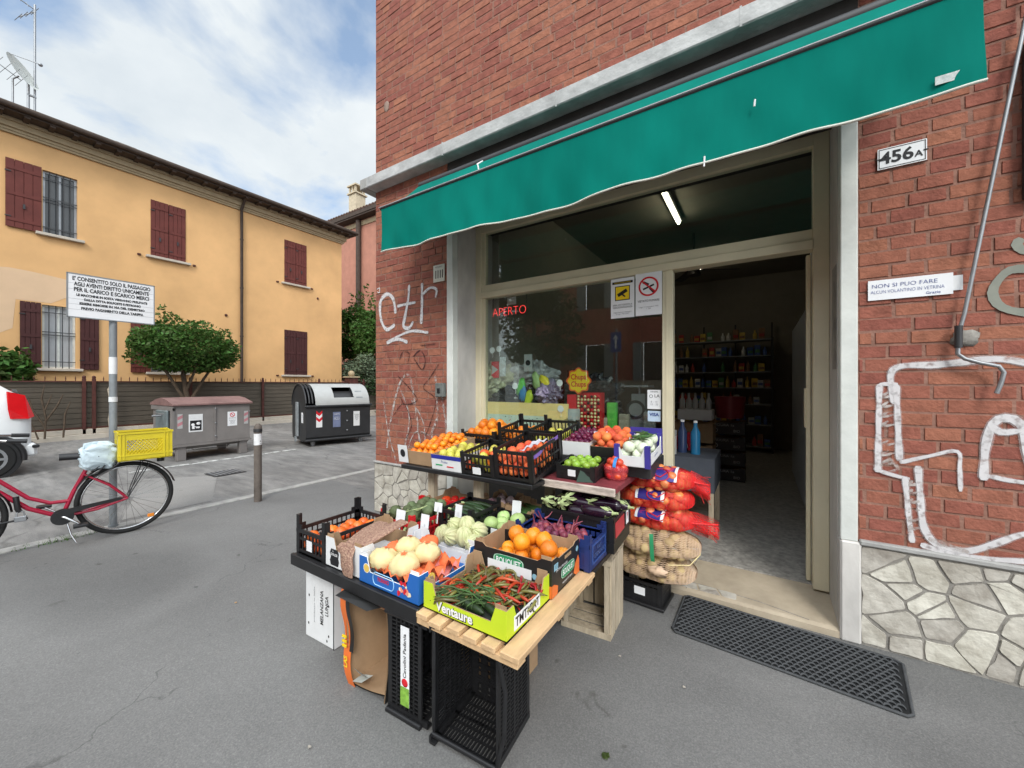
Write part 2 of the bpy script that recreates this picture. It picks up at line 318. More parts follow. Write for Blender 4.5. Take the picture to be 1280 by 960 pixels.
# ================================================================== THE SETTING
def ground_mat(name, base, dark, speck, patch_scale=.7, streak=None, crack=.004):
    m = bpy.data.materials.new(name); m.use_nodes = True; t = m.node_tree; n = t.nodes; l = t.links; b = n['Principled BSDF']; b.inputs['Roughness'].default_value = .88
    cc = n.new('ShaderNodeTexCoord'); mp = n.new('ShaderNodeMapping'); l.new(cc.outputs['Object'], mp.inputs[0])
    if streak: mp.inputs['Scale'].default_value = streak
    a = n.new('ShaderNodeTexNoise'); a.inputs['Scale'].default_value = patch_scale; a.inputs['Detail'].default_value = 8; a.inputs['Roughness'].default_value = .62; l.new(mp.outputs[0], a.inputs[0])
    r1 = n.new('ShaderNodeValToRGB'); l.new(a.outputs[0], r1.inputs[0]); r1.color_ramp.elements[0].position = .33; r1.color_ramp.elements[0].color = (*dark, 1); r1.color_ramp.elements[1].position = .66; r1.color_ramp.elements[1].color = (*base, 1)
    sp = n.new('ShaderNodeTexNoise'); sp.inputs['Scale'].default_value = 150; sp.inputs['Detail'].default_value = 4; sp.inputs['Roughness'].default_value = .7; l.new(cc.outputs['Object'], sp.inputs[0])
    r2 = n.new('ShaderNodeValToRGB'); l.new(sp.outputs[0], r2.inputs[0]); r2.color_ramp.elements[0].position = .34; r2.color_ramp.elements[0].color = (.72, .72, .72, 1)
    r2.color_ramp.elements[1].position = .70; r2.color_ramp.elements[1].color = (speck, speck, speck*.97, 1); e = r2.color_ramp.elements.new(.56); e.color = (1, 1, 1, 1)
    mu = n.new('ShaderNodeMix'); mu.data_type = 'RGBA'; mu.blend_type = 'MULTIPLY'; mu.inputs[0].default_value = 1; l.new(r1.outputs[0], mu.inputs[6]); l.new(r2.outputs[0], mu.inputs[7])
    # stains and old gum
    v = n.new('ShaderNodeTexNoise'); v.inputs['Scale'].default_value = 5.5; v.inputs['Detail'].default_value = 4; v.inputs['Distortion'].default_value = .8; l.new(cc.outputs['Object'], v.inputs[0])
    r3 = n.new('ShaderNodeValToRGB'); l.new(v.outputs[0], r3.inputs[0]); r3.color_ramp.elements[0].position = .24; r3.color_ramp.elements[0].color = (.55, .54, .52, 1); r3.color_ramp.elements[1].position = .31; r3.color_ramp.elements[1].color = (1, 1, 1, 1)
    m2 = n.new('ShaderNodeMix'); m2.data_type = 'RGBA'; m2.blend_type = 'MULTIPLY'; m2.inputs[0].default_value = 1; l.new(mu.outputs[2], m2.inputs[6]); l.new(r3.outputs[0], m2.inputs[7])
    def fac(node_out, lo, hi, a, z):
        q = n.new('ShaderNodeMapRange'); l.new(node_out, q.inputs[0]); q.inputs[1].default_value = lo; q.inputs[2].default_value = hi; q.inputs[3].default_value = a; q.inputs[4].default_value = z; return q.outputs[0]
    def times(colour, f):
        q = n.new('ShaderNodeVectorMath'); q.operation = 'SCALE'; l.new(colour, q.inputs[0]); l.new(f, q.inputs['Scale']); return q.outputs[0]
    # hairline cracks that come and go, gum spots, broad patches where the surface was relaid
    wob = n.new('ShaderNodeTexNoise'); wob.inputs['Scale'].default_value = 2.5; wob.inputs['Detail'].default_value = 5; l.new(cc.outputs['Object'], wob.inputs[0])
    wv = n.new('ShaderNodeVectorMath'); wv.operation = 'MULTIPLY_ADD'; l.new(wob.outputs['Color'], wv.inputs[0]); wv.inputs[1].default_value = (.55, .55, 0); l.new(cc.outputs['Object'], wv.inputs[2])
    ve = n.new('ShaderNodeTexVoronoi'); ve.feature = 'DISTANCE_TO_EDGE'; ve.inputs['Scale'].default_value = .62; l.new(wv.outputs[0], ve.inputs['Vector'])
    mk = n.new('ShaderNodeTexNoise'); mk.inputs['Scale'].default_value = .9; l.new(cc.outputs['Object'], mk.inputs[0])
    ck = n.new('ShaderNodeMath'); ck.operation = 'MAXIMUM'; l.new(fac(ve.outputs['Distance'], .0, crack, .62, 1), ck.inputs[0]); l.new(fac(mk.outputs[0], .50, .58, 1, 0), ck.inputs[1])
    vg = n.new('ShaderNodeTexVoronoi'); vg.inputs['Scale'].default_value = 3.2; l.new(wv.outputs[0], vg.inputs['Vector'])
    big = n.new('ShaderNodeTexNoise'); big.inputs['Scale'].default_value = .35; big.inputs['Detail'].default_value = 3; big.inputs['Distortion'].default_value = 1.2; l.new(mp.outputs[0], big.inputs[0])
    c_ = times(m2.outputs[2], ck.outputs[0]); c_ = times(c_, fac(vg.outputs['Distance'], .035, .06, .62, 1)); c_ = times(c_, fac(big.outputs[0], .42, .56, .82, 1.06))
    l.new(c_, b.inputs['Base Color'])
    bp = n.new('ShaderNodeBump'); bp.inputs['Strength'].default_value = .5; bp.inputs['Distance'].default_value = .006; l.new(sp.outputs[0], bp.inputs['Height']); l.new(bp.outputs[0], b.inputs['Normal'])
    return m
M['pavement'] = ground_mat('smooth_pavement_asphalt', (.195, .193, .187), (.150, .148, .144), 1.35)
M['road'] = ground_mat('worn_road_asphalt', (.27, .26, .245), (.165, .16, .155), 1.6, 2.2, (1, 4, 1), .016)
M['farground'] = ground_mat('far_ground_asphalt', (.2, .195, .185), (.15, .147, .142), 1.3)
b = MB(); b.poly([(-600, -600, -.03), (600, -600, -.03), (600, 600, -.03), (-600, 600, -.03)]); tag(b.build('ground', M['farground']), kind='structure')
b = MB(); b.box(-14.9, -5.56, -60, 60, -.2, .0); tag(b.build('road', M['road']), kind='structure')
b = MB(); b.box(-5.42, 30, -5.2, 3.4, -.2, .004); tag(b.build('pavement', M['pavement']), kind='structure')
b = MB(); b.box(-5.42, -3.69, 3.4, 60, -.2, .004); tag(b.build('side_pavement', M['road']), kind='structure')
b = MB(); b.box(-5.55, -5.43, -60, 60, -.2, .018, bev=.008); tag(b.build('kerb', mat('kerb_stone', (.36, .35, .33), .9, .25, 7, .4, 50)), kind='structure')
b = MB(); b.box(-5.42, 30, -60, -5.2, -.2, -.01); tag(b.build('cross_street', M['road']), kind='structure')
wl = alpha_noise(mat('worn_road_paint', (.60, .60, .57), .8, .1), 9, .36, .55, .0)
b = MB()
for y0, y1 in ((1.9, 4.6), (-6, .6), (5.3, 7.5)): b.poly([(-8.72, y0, .004), (-8.6, y0, .004), (-8.6, y1, .004), (-8.72, y1, .004)])
tag(b.build('painted_line', wl), kind='structure')
# road patches and drain
b = MB()
b.poly([(-7.9, 1.9, .004), (-5.7, 1.2, .004), (-5.7, 2.0, .004), (-7.2, 2.6, .004)])
tag(b.build('road_patch', ground_mat('repair_asphalt', (.29, .28, .265), (.21, .205, .195), 1.2)), kind='structure')
t = thing('drain_cover', 'dark square iron drain cover set in the worn road behind the bicycle', 'drain cover', (-7.3, 2.75, .005))
b = MB(); b.box(-.2, .2, -.22, .22, 0, .006)
b.build('rim', M['darkmetal'], t)
b = MB()
for i in range(7): b.box(-.17, .17, -.19+i*.058, -.16+i*.058, .008, .012)
b.build('grating', M['tin'], t)

def voronoi_cells(w, h, pts):
    cells = []
    for i, p in enumerate(pts):
        poly = [(0, 0), (w, 0), (w, h), (0, h)]
        for j, q in enumerate(pts):
            if i == j: continue
            mx_, my_ = (p[0]+q[0])/2, (p[1]+q[1])/2; nx, ny = q[0]-p[0], q[1]-p[1]; o = []
            for k in range(len(poly)):
                a, c = poly[k], poly[(k+1) % len(poly)]; da = (a[0]-mx_)*nx+(a[1]-my_)*ny; dc = (c[0]-mx_)*nx+(c[1]-my_)*ny
                if da <= 0: o.append(a)
                if da*dc < 0: f = da/(da-dc); o.append((a[0]+(c[0]-a[0])*f, a[1]+(c[1]-a[1])*f))
            poly = o
            if not poly: break
        if poly: cells.append(poly)
    return cells
def inset(poly, d):
    n = len(poly); cx = sum(p[0] for p in poly)/n; cy = sum(p[1] for p in poly)/n; o = []
    lines = []
    for k in range(n):
        a, c = poly[k], poly[(k+1) % n]; ex, ey = c[0]-a[0], c[1]-a[1]; L = math.hypot(ex, ey)
        if L < 1e-4: continue
        nx, ny = -ey/L, ex/L; lines.append((a[0]+nx*d, a[1]+ny*d, ex/L, ey/L))
    n = len(lines)
    for k in range(n):
        x1, y1, dx1, dy1 = lines[k-1]; x2, y2, dx2, dy2 = lines[k]; den = dx1*dy2-dy1*dx2
        if abs(den) < 1e-3: continue
        tt = ((x2-x1)*dy2-(y2-y1)*dx2)/den; o.append((x1+dx1*tt, y1+dy1*tt))
    # reject flips
    ar = sum(o[i][0]*o[(i+1) % len(o)][1]-o[(i+1) % len(o)][0]*o[i][1] for i in range(len(o)))/2 if len(o) > 2 else 0
    return o if ar > .0008 else None
def crazy_stone(mb, x0, z0, w, h, cell, y):
    r2 = random.Random(int(w*100)); pts = []
    nx = max(1, round(w/cell)); nz = max(1, round(h/(cell*.8)))
    for i in range(nx):
        for j in range(nz): pts.append(((i+.5+r2.uniform(-.5, .5)+(j % 2)*.3)*w/nx, (j+.5+r2.uniform(-.48, .48))*h/nz))
    for c in voronoi_cells(w, h, pts):
        q = inset(c, .004+r2.random()*.003)
        if not q: continue
        # break the straight edges a little
        e = []
        for k in range(len(q)):
            a, d = q[k], q[(k+1) % len(q)]; L = math.dist(a, d); s = max(1, int(L/.045))
            for u in range(s):
                f = u/s; jx = r2.uniform(-.0055, .0055) if u else 0
                e.append((a[0]+(d[0]-a[0])*f+jx, a[1]+(d[1]-a[1])*f+r2.uniform(-.0055, .0055)*(u > 0)))
        q = e; rr = r2.random(); cx = sum(p[0] for p in q)/len(q); cz = sum(p[1] for p in q)/len(q)
        q = [((a[0]*8+c_[0])/9, (a[1]*8+c_[1])/9) for i_ in range(len(q)) for a, c_ in ((q[i_], q[(i_+1) % len(q)]), (q[(i_+1) % len(q)], q[i_]))]
        out_ = [(x0+p[0], y, z0+p[1]) for p in q]; dep = .007+r2.random()*.006
        inn = [(x0+cx+(p[0]-cx)*.97, y-dep, z0+cz+(p[1]-cz)*.97) for p in q]; n = len(q)
        mb.raw(out_+inn, [(k, (k+1) % n, n+(k+1) % n, n+k) for k in range(n)]+[tuple(range(n, 2*n))], 0, rr)
def bricks(mb, x0, x1, z0, z1, y, course=.0735, L=.20, seed=1, full=.80):
    """brick courses with tight, slightly wandering joints"""
    r2 = random.Random(seed); n = round((z1-z0)/course); ch = (z1-z0)/n
    for j in range(n):
        x = x0-(r2.random()*.12 if j % 2 else r2.random()*.03); first = True
        if j % 2: x -= .06
        while x < x1:
            l_ = (L if r2.random() < full else L*(.5 if L > .17 else 1.6))*r2.uniform(.94, 1.05); a = max(x, x0); c = min(x+l_, x1)
            if c-a > .02:
                g = .003+r2.random()*.003; zz0 = z0+j*ch+g*.8+r2.uniform(-.002, .002); zz1 = z0+(j+1)*ch-g*.6+r2.uniform(-.002, .002)
                d = r2.uniform(-.0025, .002); bv = .004; rr = r2.random()
                A = [(a+g, y+.012, zz0), (c-g, y+.012, zz0+r2.uniform(-.001, .001)), (c-g, y+.012, zz1), (a+g, y+.012, zz1)]
                j_ = lambda: r2.uniform(-.0015, .0015)
                B = [(a+g+bv+j_(), y+d+j_(), zz0+bv+j_()), (c-g-bv+j_(), y+d+j_(), zz0+bv+j_()), (c-g-bv+j_(), y+d+j_(), zz1-bv+j_()), (a+g+bv+j_(), y+d+j_(), zz1-bv+j_())]
                mb.raw(A+B, [(4,5,6,7),(0,1,5,4),(1,2,6,5),(2,3,7,6),(3,0,4,7)], 0, rr)
            x += l_
# ------------------------------------------------------------------ the corner shop building
WX, WY = -3.69, 2.86           # corner, front plane
shop = thing('brick_building', 'red brick corner building with the fruit shop on its ground floor', 'building', (0, 0, 0))
b = MB()
seam = [(WX, -2.59, .57, 3.63, 1), (.465, 4.6, .57, 3.63, 2), (WX, 4.6, 3.76, 7.6, 3)]
for x0, x1, z0, z1, sd_ in seam:
    b = MB(); bricks(b, x0, x1, z0, z1, WY, seed=sd_, full=(.86 if sd_ != 3 else .8), L=(.19, .146, .205)[sd_-1]); b.build('brick_facing', M['brick'], shop)
b = MB()   # mortar bed behind the bricks and the rest of the carcass
def slab(x0, x1, y0, y1, z0, z1): b.box(x0, x1, y0, y1, z0, z1)
slab(WX+.002, -2.59, WY+.0035, 3.5, .56, 3.8); slab(.465, 4.6, WY+.0035, 3.5, .56, 3.8); slab(WX+.002, 4.6, WY+.0035, 3.5, 3.8, 7.6)
slab(WX+.002, WX+.35, 3.5, 10.4, 0, 7.6)
b.build('wall_core', M['mortar'], shop)
b = MB(); bricks(b, 3.5, 10.4, .57, 3.63, 0, seed=9); bricks(b, 3.5, 10.4, 3.76, 7.6, 0, seed=10); bricks(b, WY+.02, 3.5, .57, 7.6, 0, seed=11)
b.v = [(WX+v[1]-.004, v[0], v[2]) for v in b.v]; b.f = [tuple(reversed(f)) for f in b.f]
b.build('side_brick_facing', M['brick'], shop)
b = MB(); crazy_stone(b, WX, 0.01, 1.10, .545, .13, WY-.008); b.build('stone_plinth', M['stone'], shop)
b = MB(); crazy_stone(b, .475, .01, 4.0, .54, .14, WY-.008); b.build('stone_plinth', M['stone'], shop)
b = MB(); b.box(WX-.005, -2.59, WY-.012, 3.5, 0, .565); b.build('plinth_bed', M['stone_joint'], shop)
b = MB(); b.box(.44, 4.6, WY-.012, 3.5, 0, .565); b.build('plinth_bed', M['stone_joint'], shop)
b = MB(); b.box(.47, 4.6, WY-.03, WY+.02, .557, .585, bev=.006); b.build('plinth_capping', M['concrete'], shop)
b = MB(); b.box(WX-.01, -2.6, WY-.03, WY+.02, .557, .58, bev=.006); b.build('plinth_capping', M['concrete'], shop)
b = MB(); b.box(WX-.004, WX+.2, 3.5, 10.4, 0, .565); b.build('plinth_bed', M['stone_joint'], shop)
b = MB()
b.box(-2.59, -2.512, WY-.02, WY+.06, .0, 3.2, bev=.005); b.build('white_jamb_strip', M['white_paint'], shop)
b = MB(); b.box(.387, .463, WY-.02, WY+.06, .57, 3.2, bev=.005)
b.build('white_jamb_strip', M['white_paint'], shop)
b = MB(); b.box(-2.55, -2.51, WY+.06, 3.5, 0, 3.3); b.build('grey_reveal', M['render_grey'], shop)
b = MB(); b.box(.385, .42, WY+.06, 3.5, 0, 3.3); b.box(.386, .478, WY-.026, WY+.06, 0, .57, bev=.01)
b.build('grey_reveal', M['render_grey'], shop)
b = MB(); b.box(-2.59, .465, WY-.005, 3.14, 3.06, 3.63); b.box(-2.512, .387, 3.14, 3.5, 3.1, 3.8)
b.build('shutter_box', mat('dark_shutter_box', (.035, .032, .03), .7, .3, 5), shop)
b = MB(); b.box(-3.69, 4.7, WY-.13, WY+.02, 3.635, 3.755, bev=.008)
for i, x in enumerate((-2.55, -1.35, -.1)): b.box(x, x+.012, WY-.132, WY-.1, 3.63, 3.757)
led = b.build('ledge', mat('stained_concrete_ledge', (.44, .44, .43), .85, .28, 5, .5, 30), shop)
b = MB(); b.box(-3.80, -3.692, WY-.13, 10.4, 3.635, 3.755, bev=.008); b.build('side_ledge', M['concrete'], shop)
b = MB(); b.box(-3.69, 4.6, 3.5, 10.4, 7.5, 7.8); b.box(4.4, 4.6, 3.5, 10.4, 0, 7.5); b.box(-3.69, 4.6, 10.2, 10.4, 0, 7.5); b.build('rear_carcass', M['mortar'], shop)
# recess pocks and fixings on the brickwork above the ledge
b = MB(); b.ball((-3.50, WY-.002, 4.55), .045, .004, .06, 10, 6); b.ball((-1.38, WY-.002, 4.72), .06, .003, .025, 10, 6); b.build('old_mortar_patch', mat('old_mortar_patch', (.28, .2, .16), .9, .3, 20), shop)
# threshold and shop floor
terr = mat('terrazzo', (.50, .48, .44), .35, .4, 26, c2=(.20, .19, .175))
b = MB(); b.box(-2.5, 1.7, 3.29, 10.2, -.1, .098); b.build('shop_floor', terr, shop)
b = MB(); b.loft([[Vector((x, y, z)) for y, z in ((2.845, -.05), (2.845, .040), (2.87, .052), (3.285, .092), (3.285, -.05))] for x in (-.62, .386)], smooth=False); b.build('threshold', mat('worn_threshold_stone', (.52, .44, .33), .7, .22, 5, .5, 10, c2=(.36, .30, .22)), shop)
b = MB(); b.tube([(-.42, 2.86, .0525), (-.41, 2.95, .0605), (-.43, 3.05, .0705), (-.40, 3.28, .092)], .0022, 4); b.tube([(-.60, 2.955, .061), (-.3, 2.95, .0605), (.0, 2.925, .058), (.25, 2.87, .053)], .002, 4); b.build('threshold_crack', M['stone_joint'], shop)
b = MB(); crazy_stone(b, -.58, 0, .46, .075, .075, 0); b.v = [(v[0], WY+.012+v[2], .0515+v[2]*.096-v[1]*.5) for v in b.v]; b.build('threshold_edge_stones', M['stone'], shop)
# interior shell
b = MB(); b.box(-2.52, -2.42, 3.5, 10.2, .1, 3.75); b.box(1.55, 1.65, 3.5, 10.2, .1, 3.75); b.box(-2.5, 1.6, 9.55, 9.7, .1, 3.75); b.box(.42, 1.55, 3.42, 3.5, .1, 3.75)
b.build('interior_wall', M['interior'], shop)
b = MB(); b.box(-2.5, 1.6, 3.42, 9.7, 3.72, 3.8); b.build('ceiling', M['interior'], shop)
# shopfront
FY = 3.2
sf = thing('shopfront', 'cream aluminium shopfront frame with display glass and open doorway', 'shopfront', (0, 0, 0))
b = MB()
b.box(-2.512, -2.44, FY, FY+.10, .1, 3.1, bev=.004); b.box(-2.44, -2.405, FY+.02, FY+.08, .1, 3.05); b.box(.30, .384, FY, FY+.10, .1, 3.1, bev=.004); 
b.box(-2.44, .30, FY-.01, FY+.10, 2.34, 2.40, bev=.004); b.box(-2.44, .30, FY+.01, FY+.09, 2.40, 2.475, bev=.004); b.box(-.645, -.565, FY, FY+.08, .1, 2.34, bev=.004)
b.box(-.617, -.607, FY-.004, FY, .1, 2.34)
b.box(-2.44, .30, FY, FY+.08, 3.02, 3.1); b.box(-2.44, -.645, FY, FY+.08, .62, .70, bev=.004)
b.build('frame', M['frame'], sf)
b = MB(); b.box(-2.43, .30, FY+.04, FY+.046, 2.475, 3.02); b.build('transom_glass', M['glass'], sf)
b = MB(); b.box(-2.405, -.645, FY+.04, FY+.046, .70, 2.34); b.build('display_glass', M['glass'], sf)
b = MB(); b.box(-2.44, -.645, FY+.02, FY+.06, .1, .62); b.build('lower_panel', mat('dark_lower_panel', (.07, .065, .06), .6, .2), sf)
b = MB(); b.box(.272, .297, FY+.10, FY+.15, .11, 2.33, bev=.004)
dr = b.build('sliding_door_edge', M['frame'], sf)
b = MB(); b.box(.262, .272, FY+.10, FY+.16, 1.15, 1.42, bev=.004); b.build('handle', M['frame'], dr)

# ------------------------------------------------------------------ graffiti on the brick
def wp(px, py, y=WY):            # a point of the wall's plane from its place in the photograph
    a = R(32.7); u = (px-640)/481; v = (480-py)/481; dx = -math.sin(a)+u*math.cos(a); dy = math.cos(a)+u*math.sin(a); t_ = y/dy
    return (dx*t_, 1.45+v*t_)
def stroke(mb, pts, w, y, sp=.02):
    P_ = [Vector((p[0], 0, p[1])) for p in pts]; Q = []
    for i in range(len(P_)-1):
        p0, p1, p2, p3 = P_[max(i-1, 0)], P_[i], P_[i+1], P_[min(i+2, len(P_)-1)]; n = max(2, int((p2-p1).length/sp))
        for k in range(n):
            s_ = k/n; Q.append(.5*((2*p1)+(-p0+p2)*s_+(2*p0-5*p1+4*p2-p3)*s_*s_+(-p0+3*p1-3*p2+p3)*s_**3))
    Q.append(P_[-1]); n = len(Q); Ls = []; Rs = []
    for i, q in enumerate(Q):
        d = (Q[min(i+1, n-1)]-Q[max(i-1, 0)]).normalized(); nn = Vector((-d.z, 0, d.x)); ww = w*.80*(1+.10*math.sin(i*.9)+.12*math.sin(i*.23+w*90))/2*(.6 if i in (0, n-1) else 1)
        Ls.append((q.x+nn.x*ww, y, q.z+nn.z*ww)); Rs.append((q.x-nn.x*ww, y, q.z-nn.z*ww))
    mb.raw(Ls+Rs, [(i, i+1, n+i+1, n+i) for i in range(n-1)])
    for A_, B_ in ((Ls, Rs), (Rs, Ls)):          # overspray: a fainter lane along each side
        O = [(a[0]+(a[0]-c[0])*.20, y, a[2]+(a[2]-c[2])*.20) for a, c in zip(A_, B_)]
        mb.raw(A_+O, [(i, i+1, n+i+1, n+i) if A_ is Rs else (i, n+i, n+i+1, i+1) for i in range(n-1)], 0, 1)
def graf(name, strokes, m, y):
    mb = MB()
    for k, (pts, w) in enumerate(strokes): stroke(mb, [wp(*p) for p in pts], w, y-k*.00015)
    return mb.build(name, m, shop)
graf('graffiti', [([(495, 392), (492, 374), (484, 368), (476, 378), (477, 400), (484, 412), (494, 406)], .045), ([(512, 356), (511, 372), (507, 395), (505, 408), (512, 410), (517, 402)], .04),
     ([(497, 383), (510, 380), (520, 378)], .035), ([(528, 354), (528, 380), (527, 405)], .04), ([(529, 368), (538, 360), (546, 362), (545, 372)], .035),
     ([(484, 428), (495, 422), (515, 414), (536, 416)], .03), ([(484, 429), (498, 424), (510, 428)], .04), ([(472, 362), (475, 360), (475, 366), (472, 365)], .012)], M['graffiti'], WY-.006)
graf('graffiti', [([(484, 560), (490, 520), (500, 480), (512, 470), (520, 510), (526, 560)], .03), ([(498, 480), (512, 520), (505, 565)], .022), ([(545, 470), (547, 520), (540, 545), (554, 570)], .03),
     ([(480, 500), (486, 540), (496, 578)], .02), ([(552, 490), (558, 530), (560, 560)], .03), ([(508, 570), (520, 540), (545, 548)], .018), ([(515, 500), (530, 530), (532, 572)], .016)], M['graffiti_faint'], WY-.0062)
graf('graffiti', [([(500, 450), (504, 440), (512, 442), (510, 455)], .012), ([(517, 446), (526, 438), (532, 450), (528, 462), (518, 448)], .014), ([(498, 470), (512, 485), (522, 500), (506, 505), (500, 490)], .012),
     ([(549, 455), (538, 472), (530, 485), (545, 500), (538, 530), (532, 545)], .012), ([(486, 445), (490, 455)], .01), ([(526, 432), (545, 430)], .01), ([(492, 520), (505, 505), (515, 530), (508, 548)], .01)], M['graffiti_dark'], WY-.0063)
graf('graffiti', [([(1118, 505), (1116, 462), (1170, 456), (1200, 453), (1235, 449), (1262, 450), (1300, 458)], .036), ([(1099, 480), (1122, 480)], .02), ([(1099, 480), (1098, 530), (1097, 590)], .03), ([(1120, 481), (1122, 530), (1124, 576)], .032),
     ([(1098, 588), (1125, 596), (1137, 598)], .02), ([(1124, 578), (1160, 570), (1196, 564), (1199, 585), (1200, 614)], .02), ([(1131, 596), (1135, 640), (1140, 678)], .028), ([(1147, 582), (1150, 620), (1155, 660), (1176, 684), (1210, 688), (1240, 680), (1275, 668), (1310, 664)], .034),
     ([(1229, 600), (1231, 560), (1240, 530), (1256, 522), (1275, 530), (1284, 560), (1290, 600)], .04), ([(1236, 530), (1250, 540), (1275, 538)], .035), ([(1233, 594), (1260, 600), (1290, 604)], .022),
     ([(1150, 680), (1200, 694), (1290, 702)], .03)], M['graffiti'], WY-.006)
graf('graffiti', [([(1290, 336), (1262, 338), (1246, 352), (1240, 366), (1246, 380), (1262, 388), (1290, 392)], .034), ([(1276, 298), (1270, 306), (1278, 314), (1292, 316)], .03)], mat('grey_green_spray_paint', (.24, .25, .21), .8, .15), WY-.0061)
graf('graffiti', [([(1110, 490+i*12), (1101, 497+i*12), (1118, 494+i*12)], .014) for i in range(8)]+[([(1140, 600+i*11), (1136, 606+i*11), (1149, 604+i*11)], .016) for i in range(6)]+[([(1100, 582), (1112, 574), (1122, 586), (1106, 590)], .018), ([(1160, 672), (1180, 680), (1210, 690)], .03)], M['graffiti_faint'], WY-.0058)

# ------------------------------------------------------------------ things fixed to the front wall
t = thing('house_number_plate', 'white enamel plate reading 456 A beside the awning end', 'number plate', (.64, WY-.012, 2.672))
card(t, 'plate', .19, .112, (0, 0, 0), FRONT, M['paper'], .004)
b = MB()
for x0, x1, z0, z1 in ((-.09, .09, .048, .051), (-.09, .09, -.051, -.048), (-.09, -.087, -.05, .05), (.087, .09, -.05, .05)): b.box(x0, x1, -.0015, 0, z0, z1)
b.box(-.1, -.082, -.003, 0, -.004, .002); b.box(.082, .1, -.003, 0, -.004, .002)
b.build('border', M['ink'], t)
lettering(t, '456', .088, (-.02, -.002, -.002), FRONT, M['ink'], bold=.0022); lettering(t, 'A', .045, (.064, -.002, -.014), FRONT, M['ink'], bold=.001)
t = thing('notice_strip', 'white handwritten paper strip taped to the brick under the number plate', 'notice', (.667, WY-.012, 1.962))
card(t, 'paper', .322, .108, (0, 0, 0), (90, 0, 0), M['paper']); card(t, 'tape', .04, .075, (.175, .002, .0), FRONT, M['card_white'])
lettering(t, 'NON SI PUO FARE', .030, (-.02, -.002, .02), FRONT, M['ink_blue'], width=.25, bold=-.0004); lettering(t, 'ALCUN VOLANTINO IN VETRINA', .026, (-.01, -.002, -.012), FRONT, M['ink_blue'], width=.28, bold=-.0004); lettering(t, 'Grazie', .02, (.09, -.002, -.038), FRONT, M['ink_blue'])
t = thing('wall_plate', 'small cream plate with three slots on the left brick pier', 'wall plate', (-2.70, WY-.012, 2.56))
card(t, 'plate', .15, .17, (0, 0, 0), FRONT, mat('cream_plastic', (.55, .54, .46), .5), .006)
b = MB(); [b.box(-.045+i*.03, -.035+i*.03, -.002, 0, -.05, .03) for i in range(4)]; b.build('slots', M['ink'], t)
lettering(t, 'ACCESSO', .022, (0, -.002, .062), FRONT, M['ink'])
t = thing('intercom_box', 'grey weathered switch box on the left brick pier by the white jamb', 'switch box', (-2.655, WY-.01, 1.39))
b = MB(); b.box(-.055, .055, -.05, 0, -.07, .07, bev=.008); b.build('housing', mat('weathered_grey_box', (.14, .15, .14), .6, .3), t)
b = MB(); b.box(-.02, .02, -.06, -.05, -.03, .02, bev=.004); b.build('switch', M['black_plastic'], t)
t = thing('crank_handle', 'long grey awning crank rod hanging against the right brick wall', 'crank rod', (.835, WY-.05, 0))
b = MB(); b.tube([(.25, -.01, 3.45), (.225, 0, 3.24), (.02, .0, 1.80), (.0, 0, 1.70)], .0085, 8); b.build('rod', M['tin'], t)
b = MB(); b.tube([(0, 0, 1.72), (-.003, 0, 1.60), (.02, -.002, 1.575), (.07, -.004, 1.553), (.13, -.006, 1.535), (.145, -.006, 1.505), (.135, -.006, 1.45), (.122, -.006, 1.405)], .0095, 8); b.build('cranked_end', M['tin'], t)
b = MB(); b.tube([(.0, 0, 1.74), (0, 0, 1.63)], .015, 8); b.build('joint', M['darkmetal'], t)
b = MB(); b.ball((.035, WY-.003-(WY-.05), 1.68), .05, .018, .04, 10, 6, fn=lambda a, p: 1+.25*math.sin(a*5+p*4)); b.build('wall_bracket', M['stone_joint'], t)
t = thing('shuttered_window', 'dark framed wall cabinet at the right edge above the graffiti', 'cabinet', (1.30, WY-.01, 2.69))
b = MB(); b.box(-.25, .25, -.05, 0, -.37, .37, bev=.006); b.build('frame', M['darkmetal'], t)
b = MB(); [b.box(-.21, .21, -.06, -.05, -.33+i*.055, -.29+i*.055) for i in range(12)]; b.build('louvre', M['shutter_dark'], t)
t = thing('torn_poster', 'dark torn poster strip stuck on the right door reveal', 'poster', (.384, WY+.16, 1.85), 0)
card(t, 'sheet', .16, .62, (0, 0, 0), (90, 0, -90), mat('dark_printed_poster', (.08, .08, .085), .5, .9, 9, c2=(.35, .33, .3)))

# ------------------------------------------------------------------ awning
aw = thing('awning', 'green cloth awning with a deep hanging valance over the shopfront', 'awning', (0, 0, 0))
AX0, AX1, AY, AZ = -2.87, .67, 2.30, 3.035
def sag(x): return .012*math.sin(x*2.1)+.006*math.sin(x*5.3+1)
n = 120; b = MB(); rows = []
for j in range(7):
    f = j/6; rows.append([(AX0+(AX1-AX0)*i/n, AY+(2.73-AY)*f+.0, AZ+(3.42-AZ)*f-.035*math.sin(math.pi*f)+.012*math.sin(i*.23+f*3)*math.sin(math.pi*f)+.006*math.sin(i*.71)*math.sin(math.pi*f)) for i in range(n+1)])
b.raw([p for r_ in rows for p in r_], [(j*(n+1)+i, j*(n+1)+i+1, (j+1)*(n+1)+i+1, (j+1)*(n+1)+i) for j in range(6) for i in range(n)], 0, 0, True)
b.build('canopy_cloth', M['awning'], aw)
def vz(x): return 2.622+.015*math.sin(x*1.7+.6)+.006*math.sin(x*6.1)
n = 150; b = MB(); rows = []; VX1 = .745
for j in range(9):
    f = j/8; rows.append([((lambda x: (x, AY-.014-.012*f+.018*f*math.sin(x*4.3+.4)+.009*f*math.sin(x*13+1.3*j*.2)+f*.005*math.sin(x*9+f*5)+f*.004*math.sin(x*23-f*6), AZ-.01+(vz(x)-AZ+.01)*f))(AX0+(VX1-AX0)*i/n)) for i in range(n+1)])
